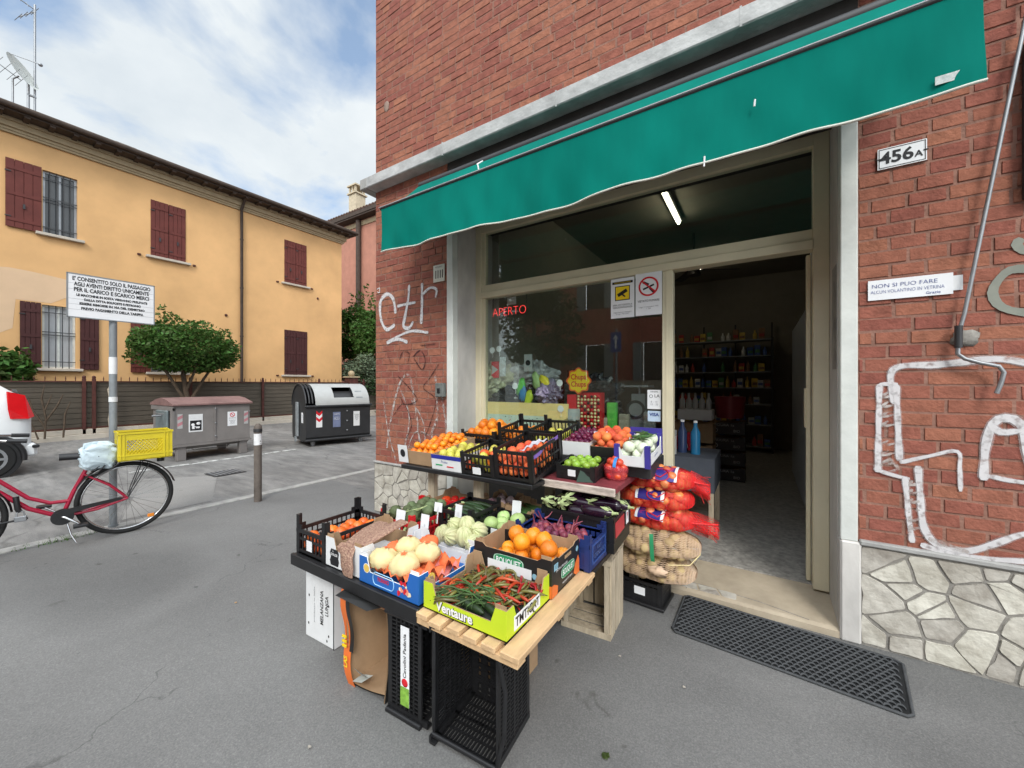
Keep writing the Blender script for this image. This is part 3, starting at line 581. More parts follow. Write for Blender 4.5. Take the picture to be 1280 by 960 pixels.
b.raw([p for r_ in rows for p in r_], [(j*(n+1)+i, j*(n+1)+i+1, (j+1)*(n+1)+i+1, (j+1)*(n+1)+i) for j in range(8) for i in range(n)], 0, 0, True)
b.build('valance', M['awning'], aw)
b = MB(); b.tube([(p[0], p[1]-.001, p[2]) for p in rows[-1]], .006, 6); b.build('hem', M['hem'], aw)
b = MB(); b.tube([(AX0-.02, AY+.005, AZ+.006), (AX1+.02, AY+.005, AZ+.006)], .022, 10); b.build('front_bar', M['darkmetal'], aw)
b = MB(); b.tube([(AX0-.02, AY-.026, AZ+.004), (AX1, AY-.026, AZ+.004)], .0045, 6); b.build('bar_trim', mat('pale_trim', (.36, .35, .37), .5), aw)
b = MB(); b.tube([(AX0, 2.77, 3.44), (AX1+.1, 2.77, 3.44)], .04, 12); b.build('roller', M['darkmetal'], aw)
for x in (AX0+.12, AX1-.05):
    b = MB(); b.tube([(x, WY, 3.15), (x, 2.6, 3.0), (x, AY+.02, AZ)], .018, 8); b.build('arm', M['darkmetal'], aw)
b = MB(); b.box(AX1+.08, AX1+.2, 2.66, WY-.01, 3.20, 3.5, bev=.01); b.build('end_bracket', M['darkmetal'], aw)
b = MB(); b.box(.607, .683, AY-.038, AY-.036, 2.672, 2.706); b.build('maker_patch', mat('faded_label', (.6, .62, .6), .7, .5, 60, c2=(.3, .35, .34)), aw)
for x, z0, l_ in ((-.245, 2.60, .05), (-.02, 2.83, .03)):
    b = MB(); b.tube([(x, AY-.04, z0), (x+.003, AY-.045, z0+l_)], .005, 5); b.build('clip', M['ink_white'], aw)
for x in (-1.87,):
    b = MB(); b.tube([(x, 2.44, 3.10), (x+.01, 2.40, 3.17), (x-.02, 2.43, 3.20), (x+.015, 2.46, 3.23)], .006, 5); b.build('repair_stitch', M['ink_white'], aw)
# ================================================================== ACROSS THE STREET
def hole_wall(mb, us, zs, holes, f, m=0):
    """flat wall cut into cells, cells inside a hole left out; f maps (u, z) to a point"""
    U = sorted(set(us+[h[0] for h in holes]+[h[1] for h in holes])); Z_ = sorted(set(zs+[h[2] for h in holes]+[h[3] for h in holes]))
    for i in range(len(U)-1):
        for j in range(len(Z_)-1):
            cu, cz = (U[i]+U[i+1])/2, (Z_[j]+Z_[j+1])/2
            if any(h[0] < cu < h[1] and h[2] < cz < h[3] for h in holes): continue
            mb.poly([f(U[i], Z_[j]), f(U[i+1], Z_[j]), f(U[i+1], Z_[j+1]), f(U[i], Z_[j+1])], m)
YX = -16.3
yb = thing('ochre_house', 'two storey ochre rendered house with oxblood shutters and deep brown eaves', 'house', (YX, 0, 0))
wins = [(1.90, 2.53, 5.54, 7.25), (4.10, 4.97, 5.54, 7.30), (8.20, 9.09, 5.60, 7.32), (1.89, 2.50, 1.88, 3.60), (4.10, 4.94, 1.83, 3.40), (8.20, 9.12, 1.83, 3.64)]
more = [(-3.2, -2.5, 5.54, 7.25), (-3.2, -2.5, 1.88, 3.60), (-8, -7.2, 5.54, 7.25), (-8, -7.2, 1.88, 3.6)]
b = MB(); hole_wall(b, [-14, 10.75], [0, 8.35], wins+more, lambda u, z: (0, u, z))
for y0, y1, z0, z1 in wins+more:
    d = -.16
    b.poly([(0, y0, z0), (0, y0, z1), (d, y0, z1), (d, y0, z0)]); b.poly([(0, y1, z0), (d, y1, z0), (d, y1, z1), (0, y1, z1)]); b.poly([(0, y0, z1), (0, y1, z1), (d, y1, z1), (d, y0, z1)]); b.poly([(0, y0, z0), (d, y0, z0), (d, y1, z0), (0, y1, z0)])
b.poly([(0, 10.75, 0), (-9, 10.75, 0), (-9, 10.75, 8.35), (0, 10.75, 8.35)]); b.poly([(0, -14, 0), (0, -14, 8.35), (-9, -14, 8.35), (-9, -14, 0)]); b.poly([(-9, -14, 0), (-9, -14, 8.35), (-9, 10.75, 8.35), (-9, 10.75, 0)])
b.build('wall', M['ochre'], yb)
b = MB()
pts = []; r2 = random.Random(3)
for i in range(26):
    f = i/25; pts.append((.004, -6+f*8.35, 4.35+.10*math.sin(f*9)+r2.uniform(-.03, .03)))
pts += [(.004, 2.42, 4.2), (.004, 2.38, 3.9), (.004, 2.05, 3.66), (.004, 1.45, 3.66), (.004, 1.40, 2.9), (.004, .9, 2.55), (.004, -6, 2.5)]
b.poly(list(reversed(pts))); b.build('plaster_patch', M['ochre_pale'], yb)
# cornice steps, eaves, gutter, roof
b = MB(); b.box(0, .07, -14, 10.80, 7.93, 7.99); b.box(0, .10, -14, 10.84, 7.99, 8.06); b.box(0, .16, -14, 10.9, 8.06, 8.20); b.box(0, .22, -14, 10.96, 8.20, 8.28)
b.build('cornice', M['cornice'], yb)
b = MB(); b.box(-.3, .58, -14.3, 11.10, 8.29, 8.36); b.box(.50, .62, -14.3, 11.15, 8.34, 8.42)
for i in range(60): b.box(.22, .56, -14+i*.42, -13.9+i*.42, 8.24, 8.289)
b.build('eaves', M['soffit'], yb)
b = MB(); b.tube([(.64, -14.3, 8.40), (.64, 11.15, 8.40)], .075, 8); b.build('gutter', M['soffit'], yb)
b = MB()
for i in range(101):       # rows of curved tiles along the eave
    y = -14.2+i*.252; b.tube([(.60, y, 8.44), (-4.4, y, 9.96)], .055, 6)
b.poly([(.6, -14.3, 8.43), (.6, 11.15, 8.43), (-4.5, 6.5, 9.98), (-4.5, -9.5, 9.98)]); b.poly([(.6, 11.15, 8.43), (-9.5, 11.15, 8.43), (-4.5, 6.5, 9.98)]); b.poly([(-9.5, 11.15, 8.43), (-9.5, -14.3, 8.43), (-4.5, -9.5, 9.98), (-4.5, 6.5, 9.98)])
b.poly([(.6, -14.3, 8.43), (-4.5, -9.5, 9.98), (-9.5, -14.3, 8.43)])
rf = b.build('roof', M['tile'], yb)
b = MB(); b.box(-1.9, -1.5, 3.65, 4.05, 8.6, 9.28); b.box(-1.95, -1.45, 3.6, 4.1, 9.38, 9.43)
for y in (3.68, 3.85, 4.02): b.box(-1.9, -1.5, y-.03, y+.03, 9.28, 9.38)
b.build('chimney', M['concrete'], rf)
def win(par, y0, y1, z0, z1, closed=False, left=0, right=0, cur=False, grille=True, dark=False):
    w = MB(); w.box(-.13, -.08, y0, y0+.05, z0, z1); w.box(-.13, -.08, y1-.05, y1, z0, z1); w.box(-.13, -.08, y0+.05, y1-.05, z0, z0+.05); w.box(-.13, -.08, y0+.05, y1-.05, z1-.05, z1); w.box(-.128, -.085, (y0+y1)/2-.02, (y0+y1)/2+.02, z0+.05, z1-.05)
    wo = w.build('window', M['tin'] if not cur else M['white_paint'], par)
    g = MB(); g.box(-.115, -.11, y0+.04, y1-.04, z0+.04, z1-.04); g.build('pane', M['winglass'] if not cur else M['curtain'], wo)
    s_ = MB(); s_.box(-.1, .12, y0-.13, y1+.13, z0-.075, z0-.002, bev=.008); s_.build('sill', M['sill'], wo)
    if grille:
        g = MB(); n_ = 4
        for i in range(1, n_+1): yy = y0+(y1-y0)*i/(n_+1); g.tube([(-.03, yy, z0), (-.03, yy, z1)], .009, 6)
        for zz in (z0+.18, (z0+z1)/2+.05, (z0+z1)/2+.13, z1-.2): g.box(-.036, -.024, y0, y1, zz-.01, zz+.01)
        g.build('grille', M['darkmetal'], wo)
    mt_ = M['shutter_dark'] if dark else M['shutter']
    def leaf(ya, yb_, x):
        s2 = MB(); nn = 4; ww = (yb_-ya)/nn
        for i in range(nn): s2.box(x, x+.028, ya+i*ww+.004, ya+(i+1)*ww-.004, z0-.02, z1+.03, bev=.003)
        for zz in (z0+.18, z1-.2, (z0+z1)/2): s2.box(x+.028, x+.042, ya+.02, yb_-.02, zz-.04, zz+.04)
        s2.box(x+.001, x+.01, ya+.005, yb_-.005, z0, z1)
        so = s2.build('shutter', mt_, par); [(lambda h: (h.box(x+.028, x+.05, ya-.01, ya+.09, zz-.012, zz+.012), h.build('hinge', M['darkmetal'], so)))(MB()) for zz in (z0+.25, z1-.3)]; h = MB(); h.box(x+.042, x+.06, (ya+yb_)/2-.02, (ya+yb_)/2+.02, z0+.5, z0+.62); h.build('latch', M['darkmetal'], so)
    if closed: leaf(y0-.01, (y0+y1)/2-.004, .0); leaf((y0+y1)/2+.004, y1+.01, .0)
    if left: leaf(y0-left-.02, y0-.02, .03)
    if right: leaf(y1+.07, y1+.07+right, .03)
    if closed:
        for yy in (y0-.28, y1+.24): c = MB(); c.box(.0, .05, yy-.04, yy+.04, z0-.06, z0-.01); c.build('shutter_stay', M['rust'], par)
W = wins
win(yb, *W[0], left=.60); win(yb, *W[1], closed=True, grille=False); win(yb, *W[2], closed=True, grille=False)
win(yb, *W[3], left=.36, right=.38, cur=True, dark=True); win(yb, *W[4], left=.46, dark=False); win(yb, *W[5], closed=True, grille=False, dark=True)
for q in more: win(yb, *q, closed=True, grille=False)
b = MB(); b.tube([(.09, 6.62, 0.2), (.09, 6.62, 7.95), (.3, 6.62, 8.2), (.58, 6.62, 8.35)], .05, 8)
for z in (1.5, 3.2, 5, 6.8): b.tube([(.09, 6.62, z), (.09, 6.62, z+.05)], .062, 8)
b.build('downpipe', M['soffit'], yb)
b = MB()
for y, z in ((6.15, 3.95), (9.6, 5.2)): b.ball((.02, y, z), .03, .05, .05, 8, 5)
b.build('wall_fixing', M['rust'], yb)

# aerials on the roof
t = thing('tv_antenna', 'tall thin television mast with comb aerials on the ochre roof', 'antenna', (-18, 1.95, 8.9))
b = MB(); b.tube([(0, 0, 0), (0, 0, 3.75)], .025, 6); b.tube([(.0, -.12, 0), (0, -.12, 1.4)], .03, 6); b.box(-.03, .03, -.14, .03, 1.0, 1.04); b.build('mast', M['tin'], t)
b = MB(); b.tube([(0, 0, 3.6), (0.1, -1.0, 3.85)], .014, 5)
for i in range(8): f = i/7; c = Vector((.1*f, -1.0*f, 3.6+.25*f)); b.tube([c+Vector((-.22, .0, .18)), c+Vector((.22, 0, -.18))], .008, 4)
b.tube([(0, 0, 3.55), (0, -.3, 3.15)], .012, 5)
for i in range(4): f = i/3; c = Vector((0, -.3*f, 3.55-.4*f)); b.tube([c+Vector((-.2, -.05, -.03)), c+Vector((.2, .05, .03))], .008, 4)
b.build('aerial', M['tin'], t)
t = thing('satellite_dish', 'white satellite dish on a short pole at the ochre roof edge', 'dish', (-18, 1.55, 9.3))
b = MB(); b.tube([(0, 0, 0), (0, .0, .9), (.1, .1, 1.0)], .022, 6); b.build('pole', M['tin'], t)
mm = Matrix.Translation((.12, .1, 1.1)) @ Matrix.Rotation(R(-58), 4, 'X') @ Matrix.Rotation(R(35), 4, 'Y')
b = MB(); rings = [[mm @ Vector((q*math.cos(a*math.pi/12), q*math.sin(a*math.pi/12), .5*q*q)) for a in range(24)] for q in (.02, .12, .24, .36, .44)]
b.loft(rings, cap=False); b.build('reflector', mat('dish_white', (.55, .57, .53), .6), t)
b = MB(); b.tube([mm @ Vector((0, -.42, .1)), mm @ Vector((0, -.1, .55))], .012, 5); b.ball(mm @ Vector((0, -.08, .57)), .05); b.build('receiver', M['tin'], t)
t = thing('comb_aerial', 'low comb aerial beside the satellite dish on the ochre roof', 'antenna', (-18, 1.2, 9.3))
b = MB(); b.tube([(0, 0, 0), (0, 0, 1.2)], .02, 5); b.build('mast', M['tin'], t)
b = MB(); b.tube([(0, -.5, 1.5), (0, .5, .95)], .012, 5)
for i in range(8): f = -.5+i/7; c = Vector((0, f, 1.22-f*.55)); b.tube([c+Vector((-.15, -.1, -.15)), c+Vector((.15, .1, .15))], .007, 4)
b.build('aerial', M['tin'], t)

# pink house behind
t = thing('pink_house', 'tall faded pink house behind the hedge with a thick dark downpipe', 'house', (-16, 16.5, 0))
b = MB(); b.box(-12, 7, 0, 9, 0, 12.6); b.build('wall', M['pinkwall'], t)
b = MB(); b.box(-12.4, 7.4, -.55, .2, 12.6, 12.72); b.box(-12.4, 7.4, -.6, -.45, 12.7, 12.95); b.build('eaves', M['soffit'], t)
b = MB(); b.poly([(-12.4, -.6, 12.95), (7.4, -.6, 12.95), (7.4, 4.5, 15), (-12.4, 4.5, 15)])
for i in range(66): b.tube([(-12.3+i*.3, -.62, 12.98), (-12.3+i*.3, 4.5, 15.02)], .09, 5)
rf = b.build('roof', M['tile'], t)
b = MB(); b.box(-6.25, -5.45, .5, 1.3, 12.9, 15.2); b.box(-6.35, -5.35, .4, 1.4, 15.2, 15.3)
for x in (-6.2, -5.86, -5.55): b.box(x-.06, x+.06, .5, .62, 15.3, 15.75); b.box(x-.06, x+.06, 1.18, 1.3, 15.3, 15.75)
b.box(-6.35, -5.35, .4, 1.4, 15.75, 15.85); b.poly([(-6.35, .4, 15.85), (-5.35, .4, 15.85), (-5.85, .9, 16.15)]); b.poly([(-5.35, .4, 15.85), (-5.35, 1.4, 15.85), (-5.85, .9, 16.15)])
b.v = [(v[0]-2.65, v[1], v[2]-.15) for v in b.v]; b.build('chimney', mat('cream_chimney_render', (.50, .42, .30), .9, .15), rf)
b = MB(); b.tube([(-6.8, -.22, 0), (-6.8, -.22, 12.5)], .16, 10); b.build('downpipe', M['soffit'], t)
b = MB(); b.box(-9.001+.5, 6.9, -.06, 0, 12.2, 12.5); b.build('cornice', M['cornice'], t)

# ------------------------------------------------------------------ fence
fx = -15.0
fence = thing('boundary_fence', 'rust brown spiked metal fence backed with dark grey screening along the ochre house', 'fence', (fx, 0, 0))
b = MB(); b.box(-.12, .12, -16, 15.5, -.1, .13, bev=.01); b.box(-.07, .07, -16, 15.5, .13, .26, bev=.01); b.build('kerb_base', M['sill'], fence)
scr = mat('grey_brown_screening', (.095, .080, .062), .9, .18, 2, .3, 18, stretch=(1, 1, 9))
b = MB()
for i in range(9):          # horizontal boards with shadow gaps
    z = .27+i*.138; b.box(-.024, -.008, -16, 15.5, z, z+.126, bev=.003)
b.box(-.04, -.03, -16, 15.5, .27, 1.5)
b.build('screening', scr, fence)
posts = [-12.3, -10.1, -8, -6, -3.9, -1.8, .33, 2.44, 2.62, 4.7, 6.78, 8.88, 10.95, 13.0]
for y in posts:
    b = MB(); b.box(.0, .07, y-.035, y+.035, .1, 1.60, bev=.006); b.ball((.035, y, 1.63), .04, None, .045, 8, 6); b.build('post', M['rust'], fence)
b = MB(); b.box(.015, .045, -16, 15.5, 1.50, 1.53); b.box(.015, .045, -16, 15.5, .28, .31)
y = -15.9
while y < 15.4: b.tube([(.03, y, 1.53), (.03, y, 1.60), (.03, y, 1.66)], [.008, .012, .001], 5); y += .17
b.build('rail_with_spikes', M['rust'], fence)
for y in (10.4,):
    pl = thing('gate_pillar', 'brown brick gate pillar with a small cap behind the black container', 'pillar', (-15.05, y, 0))
    b = MB(); b.box(-.2, .2, -.2, .2, 0, 1.72, bev=.01); b.build('shaft', M['rust'], pl)
    b = MB(); b.box(-.25, .25, -.25, .25, 1.72, 1.78, bev=.01); b.ball((0, 0, 1.90), .14, None, .14, 10, 7); b.build('cap', M['cornice'], pl)

# ------------------------------------------------------------------ plants
def leaves(mb, blobs, n, size, seed, hollow=.45, flat=.6, r0=0.0):
    r2 = random.Random(seed); tot = sum(q[3]*q[4]*q[5] for q in blobs)
    for bx in blobs:
        k = int(n*bx[3]*bx[4]*bx[5]/tot)
        for _ in range(k):
            d = Vector((r2.gauss(0, 1), r2.gauss(0, 1), r2.gauss(0, 1))).normalized(); q = hollow+(1-hollow)*r2.random()**.6; q *= 1+.10*math.sin(d.x*7+bx[0])*math.sin(d.y*6+d.z*5)
            c = Vector((bx[0]+d.x*bx[3]*q, bx[1]+d.y*bx[4]*q, bx[2]+d.z*bx[5]*q))
            u = Vector((r2.gauss(0, 1), r2.gauss(0, 1), r2.gauss(0, .6))).normalized(); v = u.cross(Vector((r2.gauss(0, 1), r2.gauss(0, 1), r2.gauss(0, 1)))).normalized()
            s_ = size*r2.uniform(.6, 1.3); rr = r2.random()
            mb.raw([c-u*s_*.5, c+v*s_*.28, c+u*s_*.6, c-v*s_*.28], [(0, 1, 2, 3)], 0, rr)
def tree_obj(name, label, cat, loc, blobs, n, size, mt_, trunk, seed, group=None, hollow=.45):
    t = thing(name, label, cat, loc, group=group)
    b = MB(); leaves(b, blobs, n, size, seed, hollow); b.build('crown', mt_, t)
    b = MB()
    for pts, rads in trunk: b.tube(pts, rads, 7)
    b.build('trunk', M['bark'], t); return t
r3 = random.Random(11)
bl = [(0, 0, 2.45, 1.35, 1.45, .72), (.1, .55, 2.5, .9, .85, .5), (0, -.6, 2.75, .9, .8, .52), (0, -.35, 3.2, .5, .45, .35), (-.1, -.55, 3.55, .22, .2, .32), (0, .5, 3.15, .35, .3, .28), (.1, .95, 2.3, .55, .55, .35), (.2, -1.1, 2.6, .5, .4, .35), (0, .1, 2.0, .95, 1.0, .34), (.1, -.5, 2.05, .7, .6, .3), (.1, .7, 2.0, .6, .6, .3)]
for i in range(26):
    a = r3.uniform(0, 6.28); bl.append((1.2*math.cos(a), 1.25*math.sin(a), 2.55+r3.uniform(-.45, .55), .3, .3, .22))
for i in range(16):
    a = r3.uniform(0, 6.28); q = r3.uniform(.3, 1.2); bl.append((q*math.cos(a), 1.1*q*math.sin(a), 2.95+r3.uniform(0, .45)-q*.15, .13, .13, .26))
tree_obj('small_tree', 'small round headed green tree in front of the fence behind the grey container', 'tree', (-14.3, 4.38, 0), [(x*.88, y*.88, z*.92+.22, a*.88, c*.88, d*.92) for x, y, z, a, c, d in bl], 13000, .10, M['leaf'],
         [([(0, 0, 0), (.05, .03, .9), (-.05, -.05, 1.7), (0, 0, 2.5)], [.09, .07, .06, .03]), ([(.03, .02, .8), (.1, .4, 1.6), (.1, .8, 2.3)], [.05, .04, .02]), ([(.03, 0, .9), (.0, -.4, 1.7), (0, -.8, 2.5)], [.05, .04, .02]), ([(.0, 0, 1.2), (.4, .1, 1.9), (.8, 0, 2.4)], [.04, .03, .015])], 5)
b_ = []
for i in range(40):
    b_.append((r3.uniform(-1.2, 1.2), r3.uniform(-1.0, 1.0), r3.uniform(.8, 4.9), .5, .5, .55))
b_ += [(-.2, 0, 5.4, .25, .25, .6), (.8, 0, 5.2, .2, .2, .8), (-.9, 0, 5.3, .15, .15, .8), (.2, .1, 5.9, .12, .12, .5)]
tree_obj('hedge_tree', 'tall dark green hedge tree with spiky tips before the pink house', 'tree', (-17.3, 12.6, 0), [(x*1.05, y*.9, z*1.05, a*1.1, c*1.1, d) for x, y, z, a, c, d in b_], 17000, .16, M['leaf'], [([(0, 0, 0), (0, 0, 4)], [.15, .08])], 8)
b_ = [(r3.uniform(-1.0, 1.0), r3.uniform(-.6, .6), r3.uniform(1.2, 2.7), .4, .4, .35) for i in range(22)]
tree_obj('variegated_shrub', 'pale variegated shrub below the tall hedge tree', 'shrub', (-15.9, 11.65, 0), [(x*.9, y, z*.95+.1, a, c, d) for x, y, z, a, c, d in b_], 7000, .11, M['leaf_grey'], [([(0, 0, 0), (0, 0, 2)], [.08, .04])], 9)
b_ = [(r3.uniform(-1.6, 1.6), r3.uniform(-.6, .6), r3.uniform(.3, 1.6), .5, .5, .45) for i in range(24)]
tree_obj('dark_shrub', 'dark low shrub mass at the foot of the hedge tree', 'shrub', (-15.7, 11.9, 0), b_, 6000, .12, M['leaf_dark'], [([(0, 0, 0), (0, 0, 1)], [.08, .04])], 10)
b_ = [(0, 0, 1.8, .6, .8, .6), (0, -.6, 2.1, .5, .6, .6), (0, .55, 1.75, .45, .45, .45), (0, -.2, 2.35, .4, .5, .4), (0, .2, 2.2, .15, .2, .5), (0, .75, 1.9, .15, .2, .5)]
tree_obj('garden_shrub', 'grey green feathery shrub rising over the fence beside the white car', 'shrub', (-15.6, .75, 0), b_, 5200, .16, M['leaf'], [([(0, 0, 0), (0, 0, 1.6)], [.08, .04])], 12, hollow=.2)
# bare climbers in front of the screening
def twigs(name, label, loc, segs, m, rad):
    t = thing(name, label, 'plant', loc); b = MB()
    for pts in segs: b.tube(pts, [rad]*(len(pts)-1)+[rad*.4], 5)
    b.build('stem', m, t)
twigs('bare_shrub', 'bare dark twiggy shrub growing against the fence left of the sign post', (-14.75, 1.75, 0), [[(0, 0, .1), (0, .02, .6), (0, -.05, 1.1), (.02, .0, 1.45)], [(0, .0, .5), (0, .2, .9), (0, .3, 1.2)], [(0, 0, .4), (0, -.18, .8), (0, -.25, 1.15)], [(0, .3, .1), (0, .33, .7), (0, .42, 1.0)], [(0, 0, .8), (0, .12, 1.2)], [(0, -.1, .1), (0, -.2, .5)]], M['bark'], .02)
twigs('pale_stem', 'pale flaking stem standing by the double fence posts', (-14.8, 2.92, 0), [[(0, 0, .1), (.02, -.03, .5), (-.02, .02, .9), (0, -.04, 1.3), (0, .02, 1.5)]], mat('pale_bark', (.42, .36, .28), .9, .4, 14), .05)
t = thing('kerb_weeds', 'tuft of low grass and weeds growing along the kerb under the bicycle', 'weeds', (-5.45, .78, .0))
b = MB(); r2 = random.Random(4)
for i in range(260):
    c = Vector((r2.gauss(0, .045), r2.gauss(0, .16), 0)); h = r2.uniform(.01, .045); u = Vector((r2.gauss(0, .02), r2.gauss(0, .02), h)); w_ = Vector((r2.gauss(0, 1), r2.gauss(0, 1), 0)).normalized()*.0035
    b.raw([c-w_, c+w_, c+u], [(0, 1, 2)], 0, r2.random())
b.build('grass_blades', M['leaf_light'], t)

# ------------------------------------------------------------------ sign post, bollard
t = thing('street_sign', 'white Italian loading permission sign on a grey steel post at the kerb', 'sign', (-5.47, 1.09, 0))
b = MB(); b.tube([(0, 0, 0), (0, 0, 2.50)], .030, 12); b.tube([(0, 0, 0), (0, 0, .04)], .038, 12); b.build('post', M['post'], t)
b = MB(); b.tube([(0, 0, 1.27), (0, 0, 1.32)], .033, 12); b.tube([(0, 0, 1.55), (0, 0, 1.72)], .0315, 12); b.build('worn_band', M['card_white'], t)
sg = MB(); sg.box(.032, .042, -.31, .30, 2.085, 2.49, bev=.003); bd = sg.build('board', M['paper'], t)
b = MB()
for y0, y1, z0, z1 in ((-.315, .305, 2.488, 2.497), (-.315, .305, 2.078, 2.087), (-.316, -.307, 2.08, 2.495), (.297, .306, 2.08, 2.495)): b.box(.03, .045, y0, y1, z0, z1)
b.build('rim', M['post'], bd)
b = MB()
for z in (2.155, 2.205, 2.255, 2.345, 2.40): b.box(.0421, .0427, -.305, .295, z, z+.0018)
b.build('slat_seam', M['tin'], bd)
for s_, z, w_, sz in (("E' CONSENTITO SOLO IL PASSAGGIO", 2.447, .55, .052), ('AGLI AVENTI DIRITTO UNICAMENTE', 2.396, .53, .052), ('PER IL CARICO E SCARICO MERCI', 2.345, .53, .052), ('LE MACCHINE IN SOSTA VERRANNO PRELEVATE', 2.295, .50, .03), ('DALLA DITTA SOLPOSTE E PETRONIO', 2.255, .40, .03), ('ESSERE RIMOSSE IN VIA DEL DEMETRIO', 2.215, .46, .03), ('PREVIO PAGAMENTO DELLA TARIFFA', 2.17, .44, .032)):
    lettering(bd, s_, sz, (.0435, -.005, z), EAST, M['ink'], width=w_, bold=.0016)
t = thing('bollard', 'slim weathered brown metal bollard with a white sticker at the kerb', 'bollard', (-5.20, 2.30, 0))
b = MB(); b.tube([(0, 0, 0), (0, 0, .93), (0, 0, .96)], [.042, .042, .02], 14); b.build('post', mat('weathered_bollard', (.12, .10, .085), .7, .3, 9), t)
b = MB(); b.tube([(0, 0, .86), (0, 0, .90)], .047, 14); b.build('collar', M['darkmetal'], t)
st = MB(); st.tube([(0, 0, .70), (0, 0, .84)], .0435, 14, cap=False); st.build('sticker', alpha_noise(mat('torn_sticker', (.7, .7, .7), .6, .3), 22, .35, .4, .0), t)

# ------------------------------------------------------------------ grey waste container
t = thing('waste_container', 'grey steel waste container with a faded maroon lid and four legs', 'container', (-9.12, 2.62, 0))
D, Wd = 1.15, 1.25
b = MB()
prof = [(0.0, .27), (0.02, .32), (0.0, 1.03), (-D, 1.03), (-D, .30), (-D+.15, .2), (-.15, .2)]
b.loft([[Vector((x, y, z)) for x, z in prof] for y in (0.0, Wd)], smooth=False)
b.box(.0, .035, -.02, Wd+.02, .27, .31); b.box(.0, .03, .62, .64, .32, 1.0); b.box(-D-.02, .02, -.03, .0, .95, 1.03); b.box(-.1, .02, -.035, 0, .3, 1.0)
body = b.build('body', M['dump_grey'], t)
b = MB(); rings = []
for y in (-.04, Wd+.04): rings.append([Vector((x, y, z)) for x, z in [(.05, 1.04), (.05, 1.07), (-.3, 1.155), (-D*.5, 1.185), (-D+.3, 1.155), (-D-.05, 1.07), (-D-.05, 1.04)]])
b.loft(rings, smooth=False); b.build('lid', M['dump_lid'], t)
for x, y in ((-.12, .04), (-.12, Wd-.18), (-D+.02, .04), (-D+.02, Wd-.18)):
    b = MB(); b.box(x, x+.12, y, y+.14, 0, .3, bev=.008); b.build('leg', M['dump_grey'], t)
for s_ in (-1, 1):
    yy = -.06 if s_ < 0 else Wd+.06
    b = MB(); b.tube([(-.45, yy-.02*s_, .85), (-.45, yy+.14*s_, .85)], .02, 6); b.tube([(-.3, yy, .88), (-.75, yy, .88)], .012, 5); b.build('lift_trunnion', M['tin'], t)
    b = MB(); b.box(-.8, -.2, min(yy, yy-.05*s_), max(yy, yy-.05*s_), .35, .95, bev=.02); b.build('side_bracket', mat('blue_grey_bracket', (.13, .16, .165), .5, .2), t)
b = MB(); b.loft([[Vector((-.2+.06*k, y, z)) for k in (0, 1)] + [Vector((-.14, y, z-.01)), Vector((-.2, y, z-.01))] for y, z in ((.25, .26), (.35, .17), (.9, .17), (1.0, .26))], smooth=False); b.build('under_tray', M['dump_grey'], t)
def east_card(par, name, w, h, y, z, x, m, t_=.003): return card(par, name, w, h, (x, y, z), EAST, m, t_)
e = east_card(t, 'notice', .22, .34, .32, .70, .014, M['card_white'])
p2_ = MB(); p2_.box(-.09, .09, -.14, .05, .0015, .003); p2_.build('panel', M['ink'], e)
b = MB(); b.ball((-.045, -.03, .004), .03, .03, .002, 8, 5); b.ball((.04, -.01, .004), .035, .03, .002, 8, 5); b.box(-.06, -.02, -.11, -.05, .003, .005); b.box(.0, .06, -.10, -.07, .003, .005); b.tube([(-.05, -.05, .004), (.05, -.1, .004)], .008, 5); b.build('recycling_figure', M['ink_white'], e)
lettering(e, 'RIFIUTI', .035, (0, .11, .004), (0, 0, 0), M['ink_white'], width=.15)
e = east_card(t, 'notice', .17, .29, .93, .74, .014, M['paper'])
b = MB(); b.disc((0, .08, .002), .045, 'z', 24, 0, .033); b.obox(Matrix.Translation((0, .08, .002)) @ Matrix.Rotation(R(-45), 4, 'Z'), .08, .011, .002); b.build('prohibition_ring', M['ink_red'], e)
lettering(e, 'DIVIETO', .026, (0, .012, .002), (0, 0, 0), M['ink'], width=.12); lettering(e, 'di abbandono\ndei rifiuti\nfuori dai\ncassonetti', .022, (0, -.065, .002), (0, 0, 0), M['ink'], width=.12)
for y in (.08, 1.18):
    e = east_card(t, 'reflective_strip', .075, .27, y, .75, .014, M['dump_white'])
    b = MB()
    for k in range(2): b.poly([(-.037, -.10+k*.12, .001), (.037, -.06+k*.12, .001), (.037, 0+k*.12, .001), (-.037, -.04+k*.12, .001)])
    b.build('red_band', mat('faded_red_band', (.45, .2, .22), .6), e)
for z in (.42, .68, .96): b = MB(); b.ball((.035, .63, z), .016, .016, .016, 8, 5); b.build('bolt', M['tin'], t)

# ------------------------------------------------------------------ black recycling container
t = thing('recycling_container', 'black plastic recycling container with a pale arched hood and dark opening', 'container', (-9.10, 5.72, 0), -15)
L_, Dp = .74, .62           # half length along local Y, half depth along local X
def arch(x): return .92+.50*math.sqrt(max(0, 1-(x/Dp)**2))
b = MB(); pr = [(Dp-.05, .12), (Dp, .22), (Dp, .93), (-Dp, .93), (-Dp, .22), (-Dp+.05, .12)]
b.loft([[Vector((x, y, z)) for x, z in pr] for y in (-L_, L_)], smooth=False); b.build('body', M['dump_black'], t)
def hood(mb, y0, y1, a0, a1, grow=0, n=14):
    R_ = lambda a: Vector(((Dp+grow)*math.cos(a), 0, .93+(.50+grow)*math.sin(a)))
    for i in range(n):
        a, c = R(a0+(a1-a0)*i/n), R(a0+(a1-a0)*(i+1)/n); A, C = R_(a), R_(c)
        mb.poly([(A.x, y0, A.z), (A.x, y1, A.z), (C.x, y1, C.z), (C.x, y0, C.z)], 0, 0, True)
b = MB(); hood(b, -L_-.02, L_+.02, 60, 180, 0)
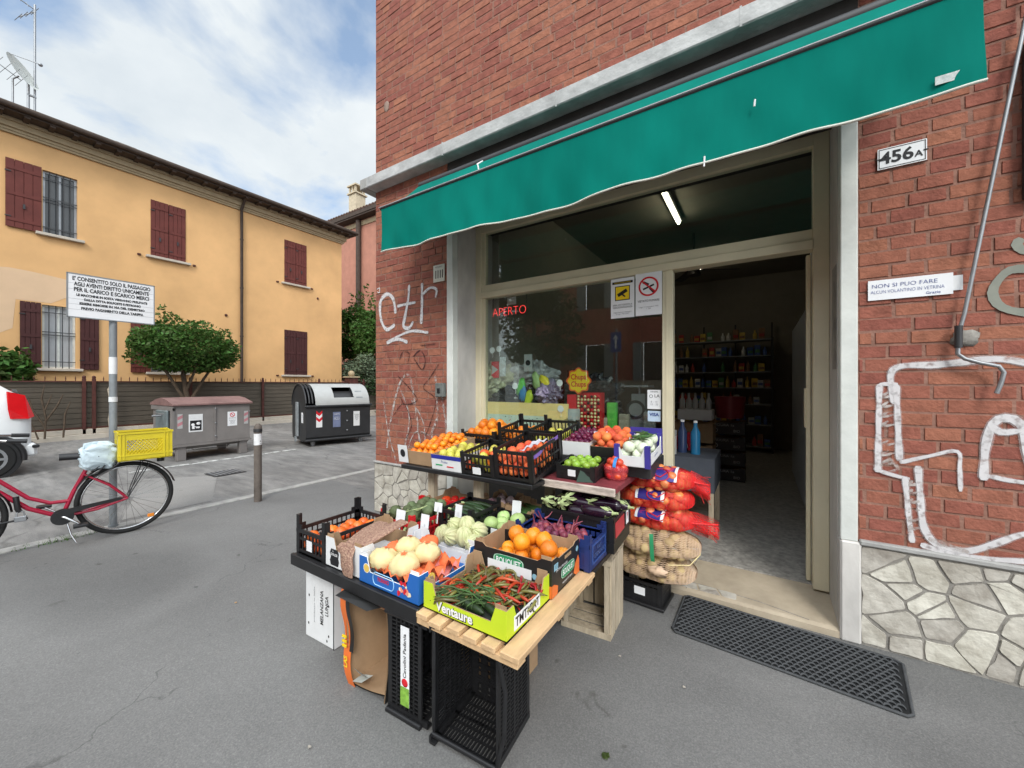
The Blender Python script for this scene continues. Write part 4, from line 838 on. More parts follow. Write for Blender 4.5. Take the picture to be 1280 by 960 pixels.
for y in (-L_, L_): b.poly([(Dp*math.cos(R(a)), y, .93+.5*math.sin(R(a))) for a in range(0, 181, 10)])
for y in (-L_, -L_+.07, -L_+.14): b.tube([((Dp+.02)*math.cos(R(a)), y, .93+.52*math.sin(R(a))) for a in range(8, 178, 10)], .02, 6)
b.tube([(Dp+.02, -L_-.03, .93), (Dp+.02, L_+.03, .93)], .03, 6); b.tube([(Dp+.02, -L_-.02, .15), (Dp+.02, L_+.02, .15)], .03, 6)
b.build('hood_frame', M['dump_black'], t)
b = MB()
for y0, y1, a0, a1 in ((-L_+.2, -.12, 2, 88), (-.12, .34, 2, 22), (-.12, .34, 58, 88), (.34, L_-.02, 2, 88)): hood(b, y0, y1, a0, a1, .015)
b.tube([(Dp*math.cos(R(88)), -L_+.2, .93+.515), (Dp*math.cos(R(88)), L_-.02, .93+.515)], .01, 5)
hd = b.build('white_hood', M['dump_white'], t)
b = MB(); hood(b, -.118, .338, 22, 58, -.10, 6)
for y in (-.118, .338): b.poly([(Dp*math.cos(R(22)), y, .93+.5*math.sin(R(22))), (Dp*math.cos(R(58)), y, .93+.5*math.sin(R(58))), (.5*math.cos(R(58)), y, .93+.4*math.sin(R(58))), (.5*math.cos(R(22)), y, .93+.4*math.sin(R(22)))])
b.build('deposit_slot', M['darkmetal'], hd)
b = MB(); A = [(Dp+.02)*math.cos(R(20)), .93+.52*math.sin(R(20))]; C = [(Dp+.02)*math.cos(R(42)), .93+.52*math.sin(R(42))]
b.poly([(A[0], .40, A[1]), (A[0], .56, A[1]), (C[0], .56, C[1]), (C[0], .40, C[1])]); b.build('reader_panel', M['post'], hd)
b = MB(); b.box(-.12, .04, -L_-.05, -L_-.005, .2, 1.02, bev=.01); b.box(-.02, .02, -L_-.09, -L_-.05, .08, .2); b.build('lifting_strap', mat('pale_steel_strap', (.24, .26, .27), .5, .3), t)
for x, y in ((.45, -.55), (.45, .55), (-.45, -.55), (-.45, .55)):
    b = MB(); b.tube([(x, y, 0), (x, y, .13)], .05, 8); b.build('foot', M['tin'], t)
def ecard2(nm, w, h, y, z, m): return card(t, nm, w, h, (Dp+.006, y, z), EAST, m, .004)
e = ecard2('reflective_strip', .13, .32, -.46, .60, M['card_white'])
b = MB()
for k in range(2): b.poly([(-.065, .02+k*.14, .001), (0, -.04+k*.14, .001), (.065, .02+k*.14, .001), (.065, .09+k*.14, .001), (0, .03+k*.14, .001), (-.065, .09+k*.14, .001)])
b.build('red_chevron', M['ink_red'], e)
e = ecard2('notice', .17, .36, -.07, .60, mat('faded_blue_notice', (.16, .19, .30), .6, .2)); lettering(e, 'CARTA', .04, (0, .13, .002), (0, 0, 0), M['ink_white'], width=.13); lettering(e, 'conferire\nsolo carta\ne cartone', .028, (0, .03, .002), (0, 0, 0), M['ink_white'], width=.13)
e = ecard2('notice', .15, .36, .40, .60, M['card_white']); lettering(e, 'ATTENZIONE\nnon lasciare\nrifiuti a terra\nsanzioni\nfino a euro\n500', .028, (0, .03, .002), (0, 0, 0), M['ink'], width=.12)
e = card(t, 'notice', .14, .24, (.32, -L_-.006, .66), FRONT, M['paper'], .004)
lettering(e, '!', .1, (0, .03, .002), (0, 0, 0), M['ink'])
for z in (.33, .56, .80): b = MB(); b.ball((Dp+.01, .17, z), .02, .02, .02, 8, 5); b.build('bolt', M['tin'], t)

# ------------------------------------------------------------------ white hatchback
t = thing('parked_car', 'white small hatchback parked facing away with its red tail lamp at the frame edge', 'car', (-10.62, 1.04, 0))
hw = .79
stn = [  # y back to front, half width factor, bottom, shoulder height, roof height, roof half width
 (0.00, .86, .34, .86, .90, .70), (-.04, .95, .26, .90, 1.05, .74), (-.14, 1.0, .24, .92, 1.30, .70), (-.30, 1.0, .24, .93, 1.44, .68), (-.9, 1.0, .22, .93, 1.50, .67), (-1.7, 1.0, .22, .92, 1.50, .66), (-2.15, 1.0, .22, .92, 1.40, .66),
 (-2.65, 1.0, .22, .92, 1.02, .70), (-3.2, .98, .24, .86, .92, .72), (-3.5, .90, .28, .74, .80, .66), (-3.56, .80, .34, .60, .66, .6)]
rings = []
for y, k, zb, zs_, zr, rw in stn:
    h = hw*k; rr = rw*.98
    half = [(0, zb), (h*.9, zb), (h, zb+.1), (h*1.01, .62*zs_+.2*zb), (h, zs_), (rr+(h-rr)*.35, zs_+(zr-zs_)*.75), (rr*.86, zr-.03*(zr-zs_)), (0, zr)]
    ring = [Vector((x, y, z)) for x, z in half]+[Vector((-x, y, z)) for x, z in reversed(half[1:-1])]
    rings.append(ring)
b = MB(); b.loft(rings); bo = b.build('body', M['car_white'], t)
for x in (hw, -hw):
    for y in (-.44, -2.9):
        s_ = 1 if x > 0 else -1
        b = MB(); b.tube([(x*.74, y, .29), (x*1.0+.01*s_, y, .29), (x*1.02, y, .29)], [.29, .29, .27], 28); w = b.build('wheel', M['tyre'], t)
        b = MB()
        b.disc((x*1.025, y, .29), .20, 'x', 28, 0, .165)
        for k in range(8): a = k*math.pi/4; b.obox(Matrix.Translation((x*1.02+.004*s_, y+math.cos(a)*.1, .29+math.sin(a)*.1)) @ Matrix.Rotation(a, 4, 'X'), .012, .15, .035)
        b.disc((x*1.03, y, .29), .04, 'x', 12); b.build('rim', M['tin'], w)
        b = MB(); b.tube([(x*1.012, y+.36*math.cos(R(a)), .29+.36*math.sin(R(a))) for a in range(-8, 189, 12)], .035, 6); b.disc((x*1.01, y, .30), .35, 'x', 28, 0, .28); b.build('wheel_arch', M['black_plastic'], t)
for s_ in (1, -1):
    b = MB(); rings2 = []
    pr_ = [(-.20, 1.42, .66), (-.02, 1.0, .76), (-.005, .90, .70), (-.12, .92, .80), (-.24, .95, .805), (-.22, 1.2, .76)]
    pts = [(-.25, 1.33, .715), (-.08, 1.27, .71), (.012, .93, .745), (-.05, .895, .80), (-.22, .905, .806), (-.24, 1.05, .79)]
    A = [Vector((s_*x, y, z)) for y, z, x in pts]; Bv = [Vector((s_*(x+.015), y+.012, z)) for y, z, x in pts]
    b.loft([A, Bv], smooth=False); tl = b.build('tail_lamp', M['lamp_red'], t)
    # side windows
    b = MB()
    for y0, y1, y2, y3 in ((-.34, -.50, -1.25, -1.22), (-1.30, -1.33, -2.2, -2.02)):
        b.poly([(s_*.792, y0, .97), (s_*.735, y1, 1.34), (s_*.735, y3, 1.36), (s_*.792, y2, .98)])
    b.build('side_window', M['black_glass'], t)
    b = MB(); b.box(min(s_*.79, s_*.815), max(s_*.79, s_*.815), -2.3, -.35, .60, .64); b.build('rubbing_strip', M['black_plastic'], t)
b = MB(); b.poly([(-.62, -.06, 1.0), (.62, -.06, 1.0), (.58, -.19, 1.36), (-.58, -.19, 1.36)]); b.v = [(v[0], v[1]+.05, v[2]) for v in b.v]; b.build('rear_window', M['black_glass'], t)
b = MB(); b.poly([(-.6, -2.68, 1.0), (-.56, -2.2, 1.38), (.56, -2.2, 1.38), (.6, -2.68, 1.0)]); b.v = [(v[0], v[1]-.03, v[2]+.02) for v in b.v]; b.build('windscreen', M['black_glass'], t)
b = MB(); b.box(-.76, .76, -.1, .06, .28, .5, bev=.04); b.build('rear_bumper', M['car_white'], t)
b = MB(); b.box(-.78, .79, .0, .075, .42, .47, bev=.01); b.build('bumper_strip', M['black_plastic'], t)

# ------------------------------------------------------------------ bicycle: local +X forward, +Y to the viewer's side
ang = math.degrees(math.atan2(-.9923, -.124))
t = thing('bicycle', 'red step through city bicycle leaning on the sign post by the kerb', 'bicycle', (-5.19, 1.13, .003), ang)
WR = .345
def bike_wheel(cx):
    w = MB(); 
    tor = lambda mb, Rr, r_, n1=48, n2=8: mb.loft([[Vector((cx+(Rr+r_*math.cos(q*2*math.pi/n2))*math.cos(a*2*math.pi/n1), r_*math.sin(q*2*math.pi/n2), WR+(Rr+r_*math.cos(q*2*math.pi/n2))*math.sin(a*2*math.pi/n1))) for q in range(n2)] for a in range(n1+1)], cap=False)
    tor(w, WR-.018, .018); wo = w.build('wheel', M['tyre'], t)
    r_ = MB(); tor(r_, WR-.042, .009); r_.build('rim', M['chrome'], wo)
    s_ = MB()
    for k in range(28):
        a = k*2*math.pi/28; a2 = a+(.5 if k % 2 else -.5); s_.tube([(cx+.02*math.cos(a2), .03*(1 if k % 4 < 2 else -1), WR+.02*math.sin(a2)), (cx+(WR-.05)*math.cos(a), 0, WR+(WR-.05)*math.sin(a))], .0012, 4, cap=False)
    s_.build('spokes', M['chrome'], wo)
    h = MB(); h.tube([(cx, -.05, WR), (cx, .05, WR)], .02, 10); h.build('hub', M['chrome'], wo); return wo
w1 = bike_wheel(0); w2 = bike_wheel(1.045)
b = MB(); b.box(-.195, -.145, .008, .016, .112, .146, bev=.004); b.build('reflector', mat('amber_reflector', (.8, .25, .02), .3), w1)
b = MB()
BB = (.41, 0, .27)
b.tube([BB, (.345, 0, .47), (.255, 0, .69)], .016, 10)
b.tube([(.372, 0, .395), (.48, 0, .40), (.60, 0, .47), (.78, 0, .68), (.86, 0, .74)], .0155, 10)
b.tube([(.42, 0, .265), (.60, 0, .38), (.75, 0, .55), (.885, 0, .66)], .018, 10)
b.tube([(.845, 0, .84), (.895, 0, .62)], .021, 10)
for s_ in (-1, 1):
    b.tube([(.40, .02*s_, .265), (.2, .045*s_, .285), (0, .055*s_, WR)], .011, 8); b.tube([(.285, .015*s_, .62), (.12, .045*s_, .49), (0, .055*s_, WR)], .009, 8)
b.ball(BB, .03, .04, .03, 10, 6)
b.build('frame', M['bike_red'], t)
b = MB()
for s_ in (-1, 1): b.tube([(.895, .03*s_, .60), (.92, .045*s_, .55), (.98, .05*s_, .42), (1.045, .05*s_, WR)], [.014, .013, .011, .009], 8)
b.tube([(.895, -.03, .6), (.895, .03, .6)], .018, 8); b.build('fork', M['bike_red'], t)
b = MB(); b.tube([(.845, 0, .84), (.83, 0, .95)], .012, 8); b.tube([(.66, .27, .99), (.76, .24, 1.0), (.85, .14, 1.0), (.84, 0, .97), (.85, -.14, 1.0), (.76, -.24, 1.0), (.66, -.27, .99)], .011, 8); b.build('handlebar', M['chrome'], t)
for s_ in (-1, 1): b = MB(); b.tube([(.60, .275*s_, .985), (.70, .262*s_, .995)], .017, 8); b.build('grip', M['black_plastic'], t)
def fender(cx, a0, a1, nm):
    b = MB(); rr = []
    for k in range(21):
        a = R(a0+(a1-a0)*k/20); rr.append([Vector((cx+(WR+.022+q)*math.cos(a), y, WR+(WR+.022+q)*math.sin(a))) for y, q in ((-.026, -.012), (-.015, 0), (.015, 0), (.026, -.012))])
    b.loft(rr, closed=False, cap=False); b.build(nm, M['black_plastic'], t)
fender(0, 25+0, 165, 'mudguard') ; b = None
fender(1.045, 20, 175, 'mudguard')
# rear guard ends behind the wheel: trailing stays
b = MB()
for s_ in (-1, 1):
    b.tube([(0, .05*s_, WR), (-.16, .05*s_, .665)], .0045, 6); b.tube([(0, .05*s_, WR), (-.11, .05*s_, .70)], .0045, 6); b.tube([(.24, .05*s_, .64), (.16, .05*s_, .705), (-.26, .05*s_, .712)], .0055, 6)
for x in (.1, 0, -.1, -.2): b.tube([(x, -.05, .712), (x, .05, .712)], .005, 6)
b.tube([(.27, .03, .60), (.20, .05, .62), (.14, .05, .70)], .006, 6); b.tube([(.25, .02, .56), (.12, .06, .64), (.05, .06, .70)], .006, 6)
b.build('rear_rack', M['darkmetal'], t)
b = MB(); b.tube([(-.245, 0, .66), (-.245, 0, .705)], .03, 8); b.build('tail_lamp', M['black_plastic'], t)
b = MB(); b.loft([[Vector((.19+.24*f, y*(1-.72*f**.7), .775+dz+.01*f)) for y, dz in ((-.09, 0), (-.06, .03), (0, .038), (.06, .03), (.09, 0), (.04, -.02), (-.04, -.02))] for f in (0, .1, .3, .55, .8, 1)]); b.tube([(.262, 0, .68), (.24, 0, .78)], .012, 8); sd_ = b.build('saddle', M['black_plastic'], t)
b = MB(); r2 = random.Random(6)
vs_ = []
for j in range(31):
    f = j/30; ph = -math.pi/2+math.pi*f; ring = []
    for i in range(56):
        a = 2*math.pi*i/56; sq = lambda v, p: math.copysign(abs(v)**p, v)
        k = 1+.05*math.sin(a*4+j)+.035*math.sin(a*9+j*1.7)+r2.uniform(-.006, .006)
        k *= 1+.05*math.sin(a*3+ph*7)-.07*abs(math.sin(a*4+ph*5+math.sin(ph*6)))-.05*abs(math.sin(a*7-ph*8)); ring.append(Vector((.19+.13*k*sq(math.cos(a)*math.cos(ph), .5), .09*k*sq(math.sin(a)*math.cos(ph), .6), .775+.115*sq(math.sin(ph), .6)+.012*math.sin(a*7+ph*5)+.01*math.sin(a*5)+.04*(1 if i > 14 else 0)*0)))
    vs_.append(ring)
b.loft(vs_); b.build('plastic_bag_cover', mat('pale_blue_plastic_bag', (.50, .60, .65), .45, .1, 10, 1, 9), sd_)
b = MB(); b.tube([(.41, .035, .27), (.41, .06, .27)], .07, 20); b.build('chainring', M['black_plastic'], t)
b = MB(); b.loft([[Vector((x, y, z)) for x, z in ((.45, .31), (.40, .335), (.05, .368), (.03, .352), (.05, .342), (.33, .30), (.41, .25))] for y in (.058, .066)], smooth=False); b.build('chain_guard', M['black_plastic'], t)
b = MB(); b.tube([(.41, .06, .27), (.40, .075, .27), (.31, .085, .19)], .011, 8); b.build('crank', M['chrome'], t)
b = MB(); b.tube([(.41, -.05, .27), (.51, -.07, .35)], .011, 8); b.build('crank', M['chrome'], t)
for x, y, z in ((.305, .13, .185), (.515, -.11, .355)):
    b = MB(); b.box(x-.045, x+.045, y-.04, y+.04, z-.012, z+.012, bev=.004); b.build('pedal', M['black_plastic'], t)
b = MB(); b.tube([(.395, .02, .26), (.36, .07, .10), (.33, .09, .03)], .008, 6); b.build('kickstand', M['chrome'], t)
b = MB(); b.tube([(.665, .02, .50), (.655, .035, .40), (.645, .03, .37)], .018, 8); b.build('lock_strap', M['black_plastic'], t)
b = MB(); b.box(.605, .675, .025, .055, .29, .335, bev=.006); b.tube([(.62, .04, .335), (.62, .04, .365), (.64, .04, .378), (.66, .04, .365), (.66, .04, .335)], .006, 6); b.build('padlock', M['tin'], t)
b = MB(); b.tube([(.60, .04, .31), (.75, .05, .30), (.9, .04, .30), (1.0, .03, .34)], .009, 6); b.build('chain', M['black_plastic'], t)
b = MB(); b.box(.235, .30, -.02, -.015, .56, .60); b.build('label', M['wood'], t)
# yellow crate strapped on the rack
t2 = thing('yellow_crate', 'yellow lattice plastic crate carried on the rack of the red bicycle', 'crate', (-5.19, 1.13, .72), ang)
b = MB(); x0, x1, y0, y1, hh = -.31, .075, -.14, .17, .27
x0 += 0.0
b.box(x0, x1, y0, y1, 0, .012)
for ya, yb_ in ((y0, y0+.012), (y1-.012, y1)):
    b.box(x0, x1, ya, yb_, .0, .05); b.box(x0, x1, ya, yb_, .195, hh); b.box(x0, x0+.07, ya, yb_, .05, .195); b.box(x1-.06, x1, ya, yb_, .05, .195)
    b.box(x0-.006, x1+.006, ya-.008, yb_+.008, hh-.018, hh); b.box(x0-.004, x1+.004, ya-.006, yb_+.006, .045, .06)
    for k in range(-4, 12):
        for sg_ in (1, -1):
            p0 = Vector((x0+.07+k*.026, (ya+yb_)/2, .05)); p1 = p0+Vector((.145*sg_*.8, 0, .145))
            lo, hi = x0+.07, x1-.06
            if (p0.x < lo and p1.x < lo) or (p0.x > hi and p1.x > hi): continue
            d_ = p1-p0
            def clipx(p):
                if p.x < lo: return p0+d_*((lo-p0.x)/d_.x)
                if p.x > hi: return p0+d_*((hi-p0.x)/d_.x)
                return p
            b.tube([clipx(p0), clipx(p1)], .0034, 4, smooth=False)
for xa, xb in ((x0, x0+.012), (x1-.012, x1)):
    b.box(xa, xb, y0+.012, y1-.012, .0, .12); b.box(xa, xb, y0+.012, y1-.012, .19, hh-.002); b.box(xa, xb, y0+.012, y0+.08, .12, .19); b.box(xa, xb, y1-.08, y1-.012, .12, .19)
for x in (x0+.03, x0+.055, x1-.045, x1-.02): b.box(x, x+.008, y1, y1+.008, .01, hh-.02)
b.build('lattice_body', M['yellow_plastic'], t2)
# ================================================================== THE FRUIT STALL
# ---- tables
t = thing('display_table', 'low black slatted board carrying the front rows of fruit boxes', 'table', (0, 0, 0))
b = MB(); b.box(-2.17, -1.19, 1.14, 2.32, .485, .515, bev=.005); b.box(-2.175, -1.185, 1.125, 1.145, .455, .517, bev=.004); b.box(-1.19, -.70, 1.82, 2.42, .485, .515, bev=.004)
b.build('tabletop', M['black_plastic'], t)
for x, y in ((-2.12, 2.2), (-1.3, 2.2), (-.78, 2.36)):
    b = MB(); b.box(x-.02, x+.02, y-.02, y+.02, 0, .485); b.build('leg', M['darkmetal'], t)
b = MB(); b.tube([(-1.72, 1.25, .48), (-1.60, 1.3, .30)], .006, 5); b.build('strut', M['tin'], t)
t = thing('pallet_shelf', 'pale pine pallet shelf under the lime and black printed boxes', 'pallet', (0, 0, 0))
for y in (1.125, 1.45, 1.78):
    b = MB(); b.box(-1.195, -.70, y, y+.055, .462, .487, bev=.002); b.build('beam', M['wood'], t)
r2 = random.Random(2)
for i in range(6):
    x = -1.19+i*.0845; b = MB(); w_ = .062 if i < 5 else .08
    b.box(x, x+w_, 1.112+r2.uniform(-.008, .008), 1.85+r2.uniform(-.02, .02), .489, .512, bev=.003); b.build('slat', M['wood'], t)
t = thing('shelf_bench', 'higher back bench of dark and worn red boards behind the front boxes', 'table', (0, 0, 0))
b = MB(); b.box(-2.24, -1.12, 1.96, 2.84, .825, .855, bev=.004); b.build('dark_board', M['black_plastic'], t)
b = MB(); b.box(-1.16, -.685, 2.14, 2.82, .818, .858, bev=.006); 
b.build('red_board', M['wood_red'], t)
b = MB(); b.box(-1.165, -.68, 2.122, 2.142, .812, .858, bev=.004); b.build('board_edge', M['wood_edge'], t)
for x, y in ((-2.05, 2.1), (-1.2, 2.35), (-.74, 2.3), (-2.05, 2.75), (-.74, 2.75), (-1.62, 2.1)):
    b = MB(); b.box(x-.03, x+.03, y-.02, y+.02, 0, .82); b.build('leg', M['wood_grey'], t)
for x0, x1, z0, z1 in ((-2.2, -.56, .86, .955),):
    b = MB(); b.box(x0, x1, 2.46, 2.84, z0, z1, bev=.004); b.build('riser', M['darkmetal'], t)

# ---- boxes
def plastic_crate(name, label, w, d, h, loc, m, rot=0, tilt=0, pitch=.032, ear=.03, band=(0, .022, .0), solid=0, group=None, mtx=None, full=None, dip=.0):
    """lattice crate; local origin at its front left bottom corner, +Y towards its back"""
    t = thing(name, label, 'crate', loc, rot, group, tilt)
    b = MB(); T = .007
    b.box(T, w-T, T, d-T, 0, .004) if solid else None
    if pitch < .02:
        for zz in (.25, .38, .62, .75): [b.box(*q) for q in ((0, w, .0005, T-.001, h*zz-.004, h*zz+.004), (0, w, d-T+.001, d-.0005, h*zz-.004, h*zz+.004), (.0005, T-.001, 0, d, h*zz-.003, h*zz+.005), (w-T+.001, w-.0005, 0, d, h*zz-.003, h*zz+.005))]
        [b.box(0, w, q*d/16-.004, q*d/16+.004, .0015, .008) for q in range(1, 16)]
    n1 = max(3, int(w/.045)); [b.box(i*w/n1+.004, (i+1)*w/n1-.010, 0, d, .0, .006) for i in range(n1)]
    n2 = max(3, int(d/.06)); [b.box(0, w, i*d/n2, i*d/n2+.012, .001, .009) for i in range(n2+1) if i*d/n2+.012 <= d+.013]
    def wall(L, P):
        # P(u0,u1,z0,z1, out) adds a box on that wall
        P(0, L, 0, .024, 0); P(0, L, h-.020-dip, h-dip, .003); P(0, L, h*.5-.006, h*.5+.006, 0)
        n = max(3, round((L-.05)/pitch))
        for i in range(n+1):
            u = .025+(L-.05)*i/n; P(u-.004, u+.004, .02, h-.015-dip, -.001)
        P(0, .028, 0, h+ear, .002); P(L-.028, L, 0, h+ear, .002)
        if dip:
            P(.028, .05, h-dip, h-dip*.3, .001); P(L-.05, L-.028, h-dip, h-dip*.3, .001)
        if solid: P(.03, L-.03, .02, solid, -.002)
    wall(w, lambda a, c, z0, z1, o: b.box(a, c, -o, T, z0, z1)); wall(w, lambda a, c, z0, z1, o: b.box(a, c, d-T, d+o, z0, z1))
    wall(d, lambda a, c, z0, z1, o: b.box(-o-.0005, T-.0005, a+.001, c-.001, z0, z1-.001)); wall(d, lambda a, c, z0, z1, o: b.box(w-T+.0005, w+o+.0005, a+.001, c-.001, z0, z1-.001))
    b.build('lattice_body', m, t); return t
def carton(name, label, w, d, h, loc, mo, rot=0, tilt=0, dip=.045, ear=.06, mi=None, group=None, flaps=True, dipx=None):
    t = thing(name, label, 'box', loc, rot, group, tilt); T = .005; mi = mi or M['card']
    b = MB(); b.box(0, w, 0, d, 0, .004, 0)
    def wall(L, P, Q, dp):
        e = min(ear, L*.3); s_ = .03
        prof = [(0, 0), (L, 0), (L, h), (L-e, h), (L-e-s_*.7, h-dp), (e+s_*.7, h-dp), (e, h), (0, h)]
        n = len(prof); O = [P(u, z) for u, z in prof]; I = [Q(u, z) for u, z in prof]
        b.raw(O, [tuple(range(n))], 0); b.raw(I, [tuple(reversed(range(n)))], 1); b.raw(O+I, [(k, n+k, n+(k+1) % n, (k+1) % n) for k in range(n)], 1)
    dx = dip if dipx is None else dipx
    wall(w, lambda u, z: (u, 0, z), lambda u, z: (min(max(u, T), w-T), T, z), dip); wall(w, lambda u, z: (w-u, d, z), lambda u, z: (min(max(w-u, T), w-T), d-T, z), dip)
    wall(d, lambda u, z: (w, u, z), lambda u, z: (w-T, min(max(u, T), d-T), z), dx); wall(d, lambda u, z: (0, d-u, z), lambda u, z: (T, min(max(d-u, T), d-T), z), dx)
    if flaps:       # folded corner tabs
        for x0, x1 in ((T, T+.05), (w-T-.05, w-T)):
            b.box(x0, x1, T+.001, T+.004, h-.06, h+.012, 1); b.box(x0, x1, d-T-.004, d-T-.001, h-.06, h+.012, 1)
    b.build('board_body', [mo, mi], t); return t

def mtx_of(t): return Matrix.Translation(t.location) @ t.rotation_euler.to_matrix().to_4x4()
# ---- fruit meshes
def mesh_round(name, m, r, squash=.88, ribs=0, ribd=.0, top=None, seed=0, nu=16, nv=11, dent=.10, tsz=1):
    r2 = random.Random(seed); b = MB(); a1 = r2.uniform(0, 6)
    b.ball((0, 0, 0), r, r, r*squash, nu, nv, fn=lambda th, ph: 1+.035*math.sin(2*th+a1)+.02*math.sin(3*th+2*ph-a1)+ribd*abs(math.sin(ribs*th/2))-0*dent)
    mats = [m]
    if top:
        mats.append(top); b.tube([(0, 0, r*squash*.93), (.1*r*tsz, 0, r*squash*(1+.12*tsz))], r*.07, 5, m=1)
        for k in range(5): a = k*1.256+a1; b.raw([(0, 0, r*squash*1.0), (.16*tsz*r*math.cos(a-.5), .16*tsz*r*math.sin(a-.5), r*squash*1.0), (.42*tsz*r*math.cos(a), .42*tsz*r*math.sin(a), r*squash*(.93 if tsz == 1 else 1.0)), (.16*tsz*r*math.cos(a+.5), .16*tsz*r*math.sin(a+.5), r*squash*1.0)], [(0, 1, 2, 3)], 1)
    return b.mesh(name, mats)
def rot_rand(r2, full=True):
    from mathutils import Euler
    return Euler((r2.uniform(-.9, .9), r2.uniform(-.9, .9), r2.uniform(0, 6.28)) if full else (r2.uniform(-.2, .2), r2.uniform(-.2, .2), r2.uniform(0, 6.28))).to_matrix().to_4x4()
def fill(t, meshes, name, label, cat, group, w, d, z, r, layers=1, x0=0, y0=0, jit=.12, heap=0, zf=.8, seed=0, upright=True, skip=0):
    """packs round goods in hexagonal layers into the box t"""
    r2 = random.Random(seed+int(w*1000)); base = mtx_of(t); out_ = []
    for L in range(layers):
        px = 2*r*.98; py = px*.87; o = (L % 2)*r; nx = max(1, int((w-2*r-o)/px)+1); ny = max(1, int((d-2*r)/py)+1); shrink = heap*L
        if nx > 1: px = (w-2*r-o)/(nx-1)*.999 if nx > 1 else px
        px = min(px, 2.25*r)
        for j in range(ny):
            for i in range(nx):
                x = x0+r+o+i*px+(r if j % 2 else 0)*.9; y = y0+r+j*py
                if x > x0+w-r*.8 or y > y0+d-r*.7: continue
                if shrink and (x < x0+shrink or x > x0+w-shrink or y < y0+shrink or y > y0+d-shrink): continue
                if r2.random() < skip: continue
                p = Vector((x+r2.uniform(-jit, jit)*r, y+r2.uniform(-jit, jit)*r, z+r*.9+L*r*1.55*zf+r2.uniform(-.12, .12)*r))
                k = r2.uniform(.9, 1.08)
                o_ = inst(r2.choice(meshes), name, base @ Matrix.Translation(p) @ rot_rand(r2, not upright) @ Matrix.Scale(k, 4)); tag(o_, label, cat, group); out_.append(o_)
    return out_
F_ = {}
F_['orange'] = [mesh_round('orange', M['orange'], .038, .96, top=M['calyx'], seed=i, tsz=.35) for i in range(3)]
F_['clem'] = [mesh_round('clementine', M['clementine'], .026, .86, top=M['calyx'], seed=i, tsz=.4) for i in range(3)]
F_['tomato'] = [mesh_round('tomato', M['tomato'], .031, .82, 6, .05, M['ink_green'], i) for i in range(3)]
F_['persimmon'] = [mesh_round('persimmon', M['persimmon'], .034, .86, 4, .03, M['bark'], i) for i in range(2)]
F_['peach'] = [mesh_round('peach', M['peach'], .031, .95, seed=i) for i in range(3)]
F_['appleg'] = [mesh_round('green_apple', M['apple_g'], .027, .9, 5, .02, top=M['bark'], seed=i, tsz=.3) for i in range(2)]
F_['pear'] = [mesh_round('pear', M['pear'], .03, 1.1, top=M['bark'], seed=i, tsz=.3) for i in range(2)]
F_['plum'] = [mesh_round('plum', M['plum'], .018, .95, seed=i) for i in range(2)]
F_['roundgreen'] = [mesh_round('round_courgette', M['roundgreen'], .042, .85, 8, .03, M['calyx'], i) for i in range(2)]
F_['squash'] = [mesh_round('pattypan', M['squash'], .040, 1.2, 10, .20, M['calyx'], i, 40, 10) for i in range(2)]
F_['fennel'] = [mesh_round('fennel_bulb', M['fennel'], .034, 1.0, 5, .04, seed=i) for i in range(2)]
F_['netfruit'] = [mesh_round('red_apple', mat('red_apple_skin', (.50, .03, .02), .3, .3, 10, rnd=.2), .026, .92, 5, .02, seed=i) for i in range(2)]
F_['redonion'] = [mesh_round('red_onion', M['redonion'], .022, 1.05, seed=i) for i in range(3)]
def pricecard(loc, w, h, rot, label, tilt=-8, stick=True):
    t = thing('price_card', label, 'price card', loc, rot, 'white price cards', tilt)
    card(t, 'card', w, h, (0, 0, h/2+.02), FRONT, M['paper']);
    b = MB(); b.box(-.004, .004, .0, .003, -.05, .05); b.build('stick', M['card_white'], t); return t

ZT = .517
# row 1, front ---------------------------------------------------------------
c = plastic_crate('plastic_crate', 'black lattice crate of orange tomatoes at the left end of the low table', .272, .39, .165, (-2.165, 1.155, ZT), M['black_plastic'], ear=.045, dip=.03)
fill(c, F_['persimmon'], 'orange_tomato', 'ripe orange red tomato in the left end black crate', 'tomato', 'orange red tomatoes in the left end black crate', .25, .37, .01, .035, 2, .01, .01, seed=1)
card(c, 'paper_label', .05, .055, (.13, -.004, .06), FRONT, M['paper'])
c = carton('printed_carton', 'white printed carton with folded nets of dried beans spilling over its edge', .285, .37, .15, (-1.885, 1.155, ZT), M['card_white'], dip=.06, ear=.07)
b = MB(); b.loft([[Vector((.075+x*.9, y, .055+z*.95)) for x, z in ((-.035, -.045), (.035, -.045), (.042, -.02), (.036, 0), (.042, .025), (.03, .042), (-.03, .042), (-.042, .02), (-.034, 0), (-.042, -.022))] for y in (-.0015, -.0005)], smooth=False); b.build('black_emblem', M['ink'], c)
lettering(c, 'DOLCE', .017, (.075, -.003, .068), FRONT, M['ink_white'], bold=.0004); lettering(c, 'la', .014, (.066, -.003, .085), FRONT, M['ink_white'])
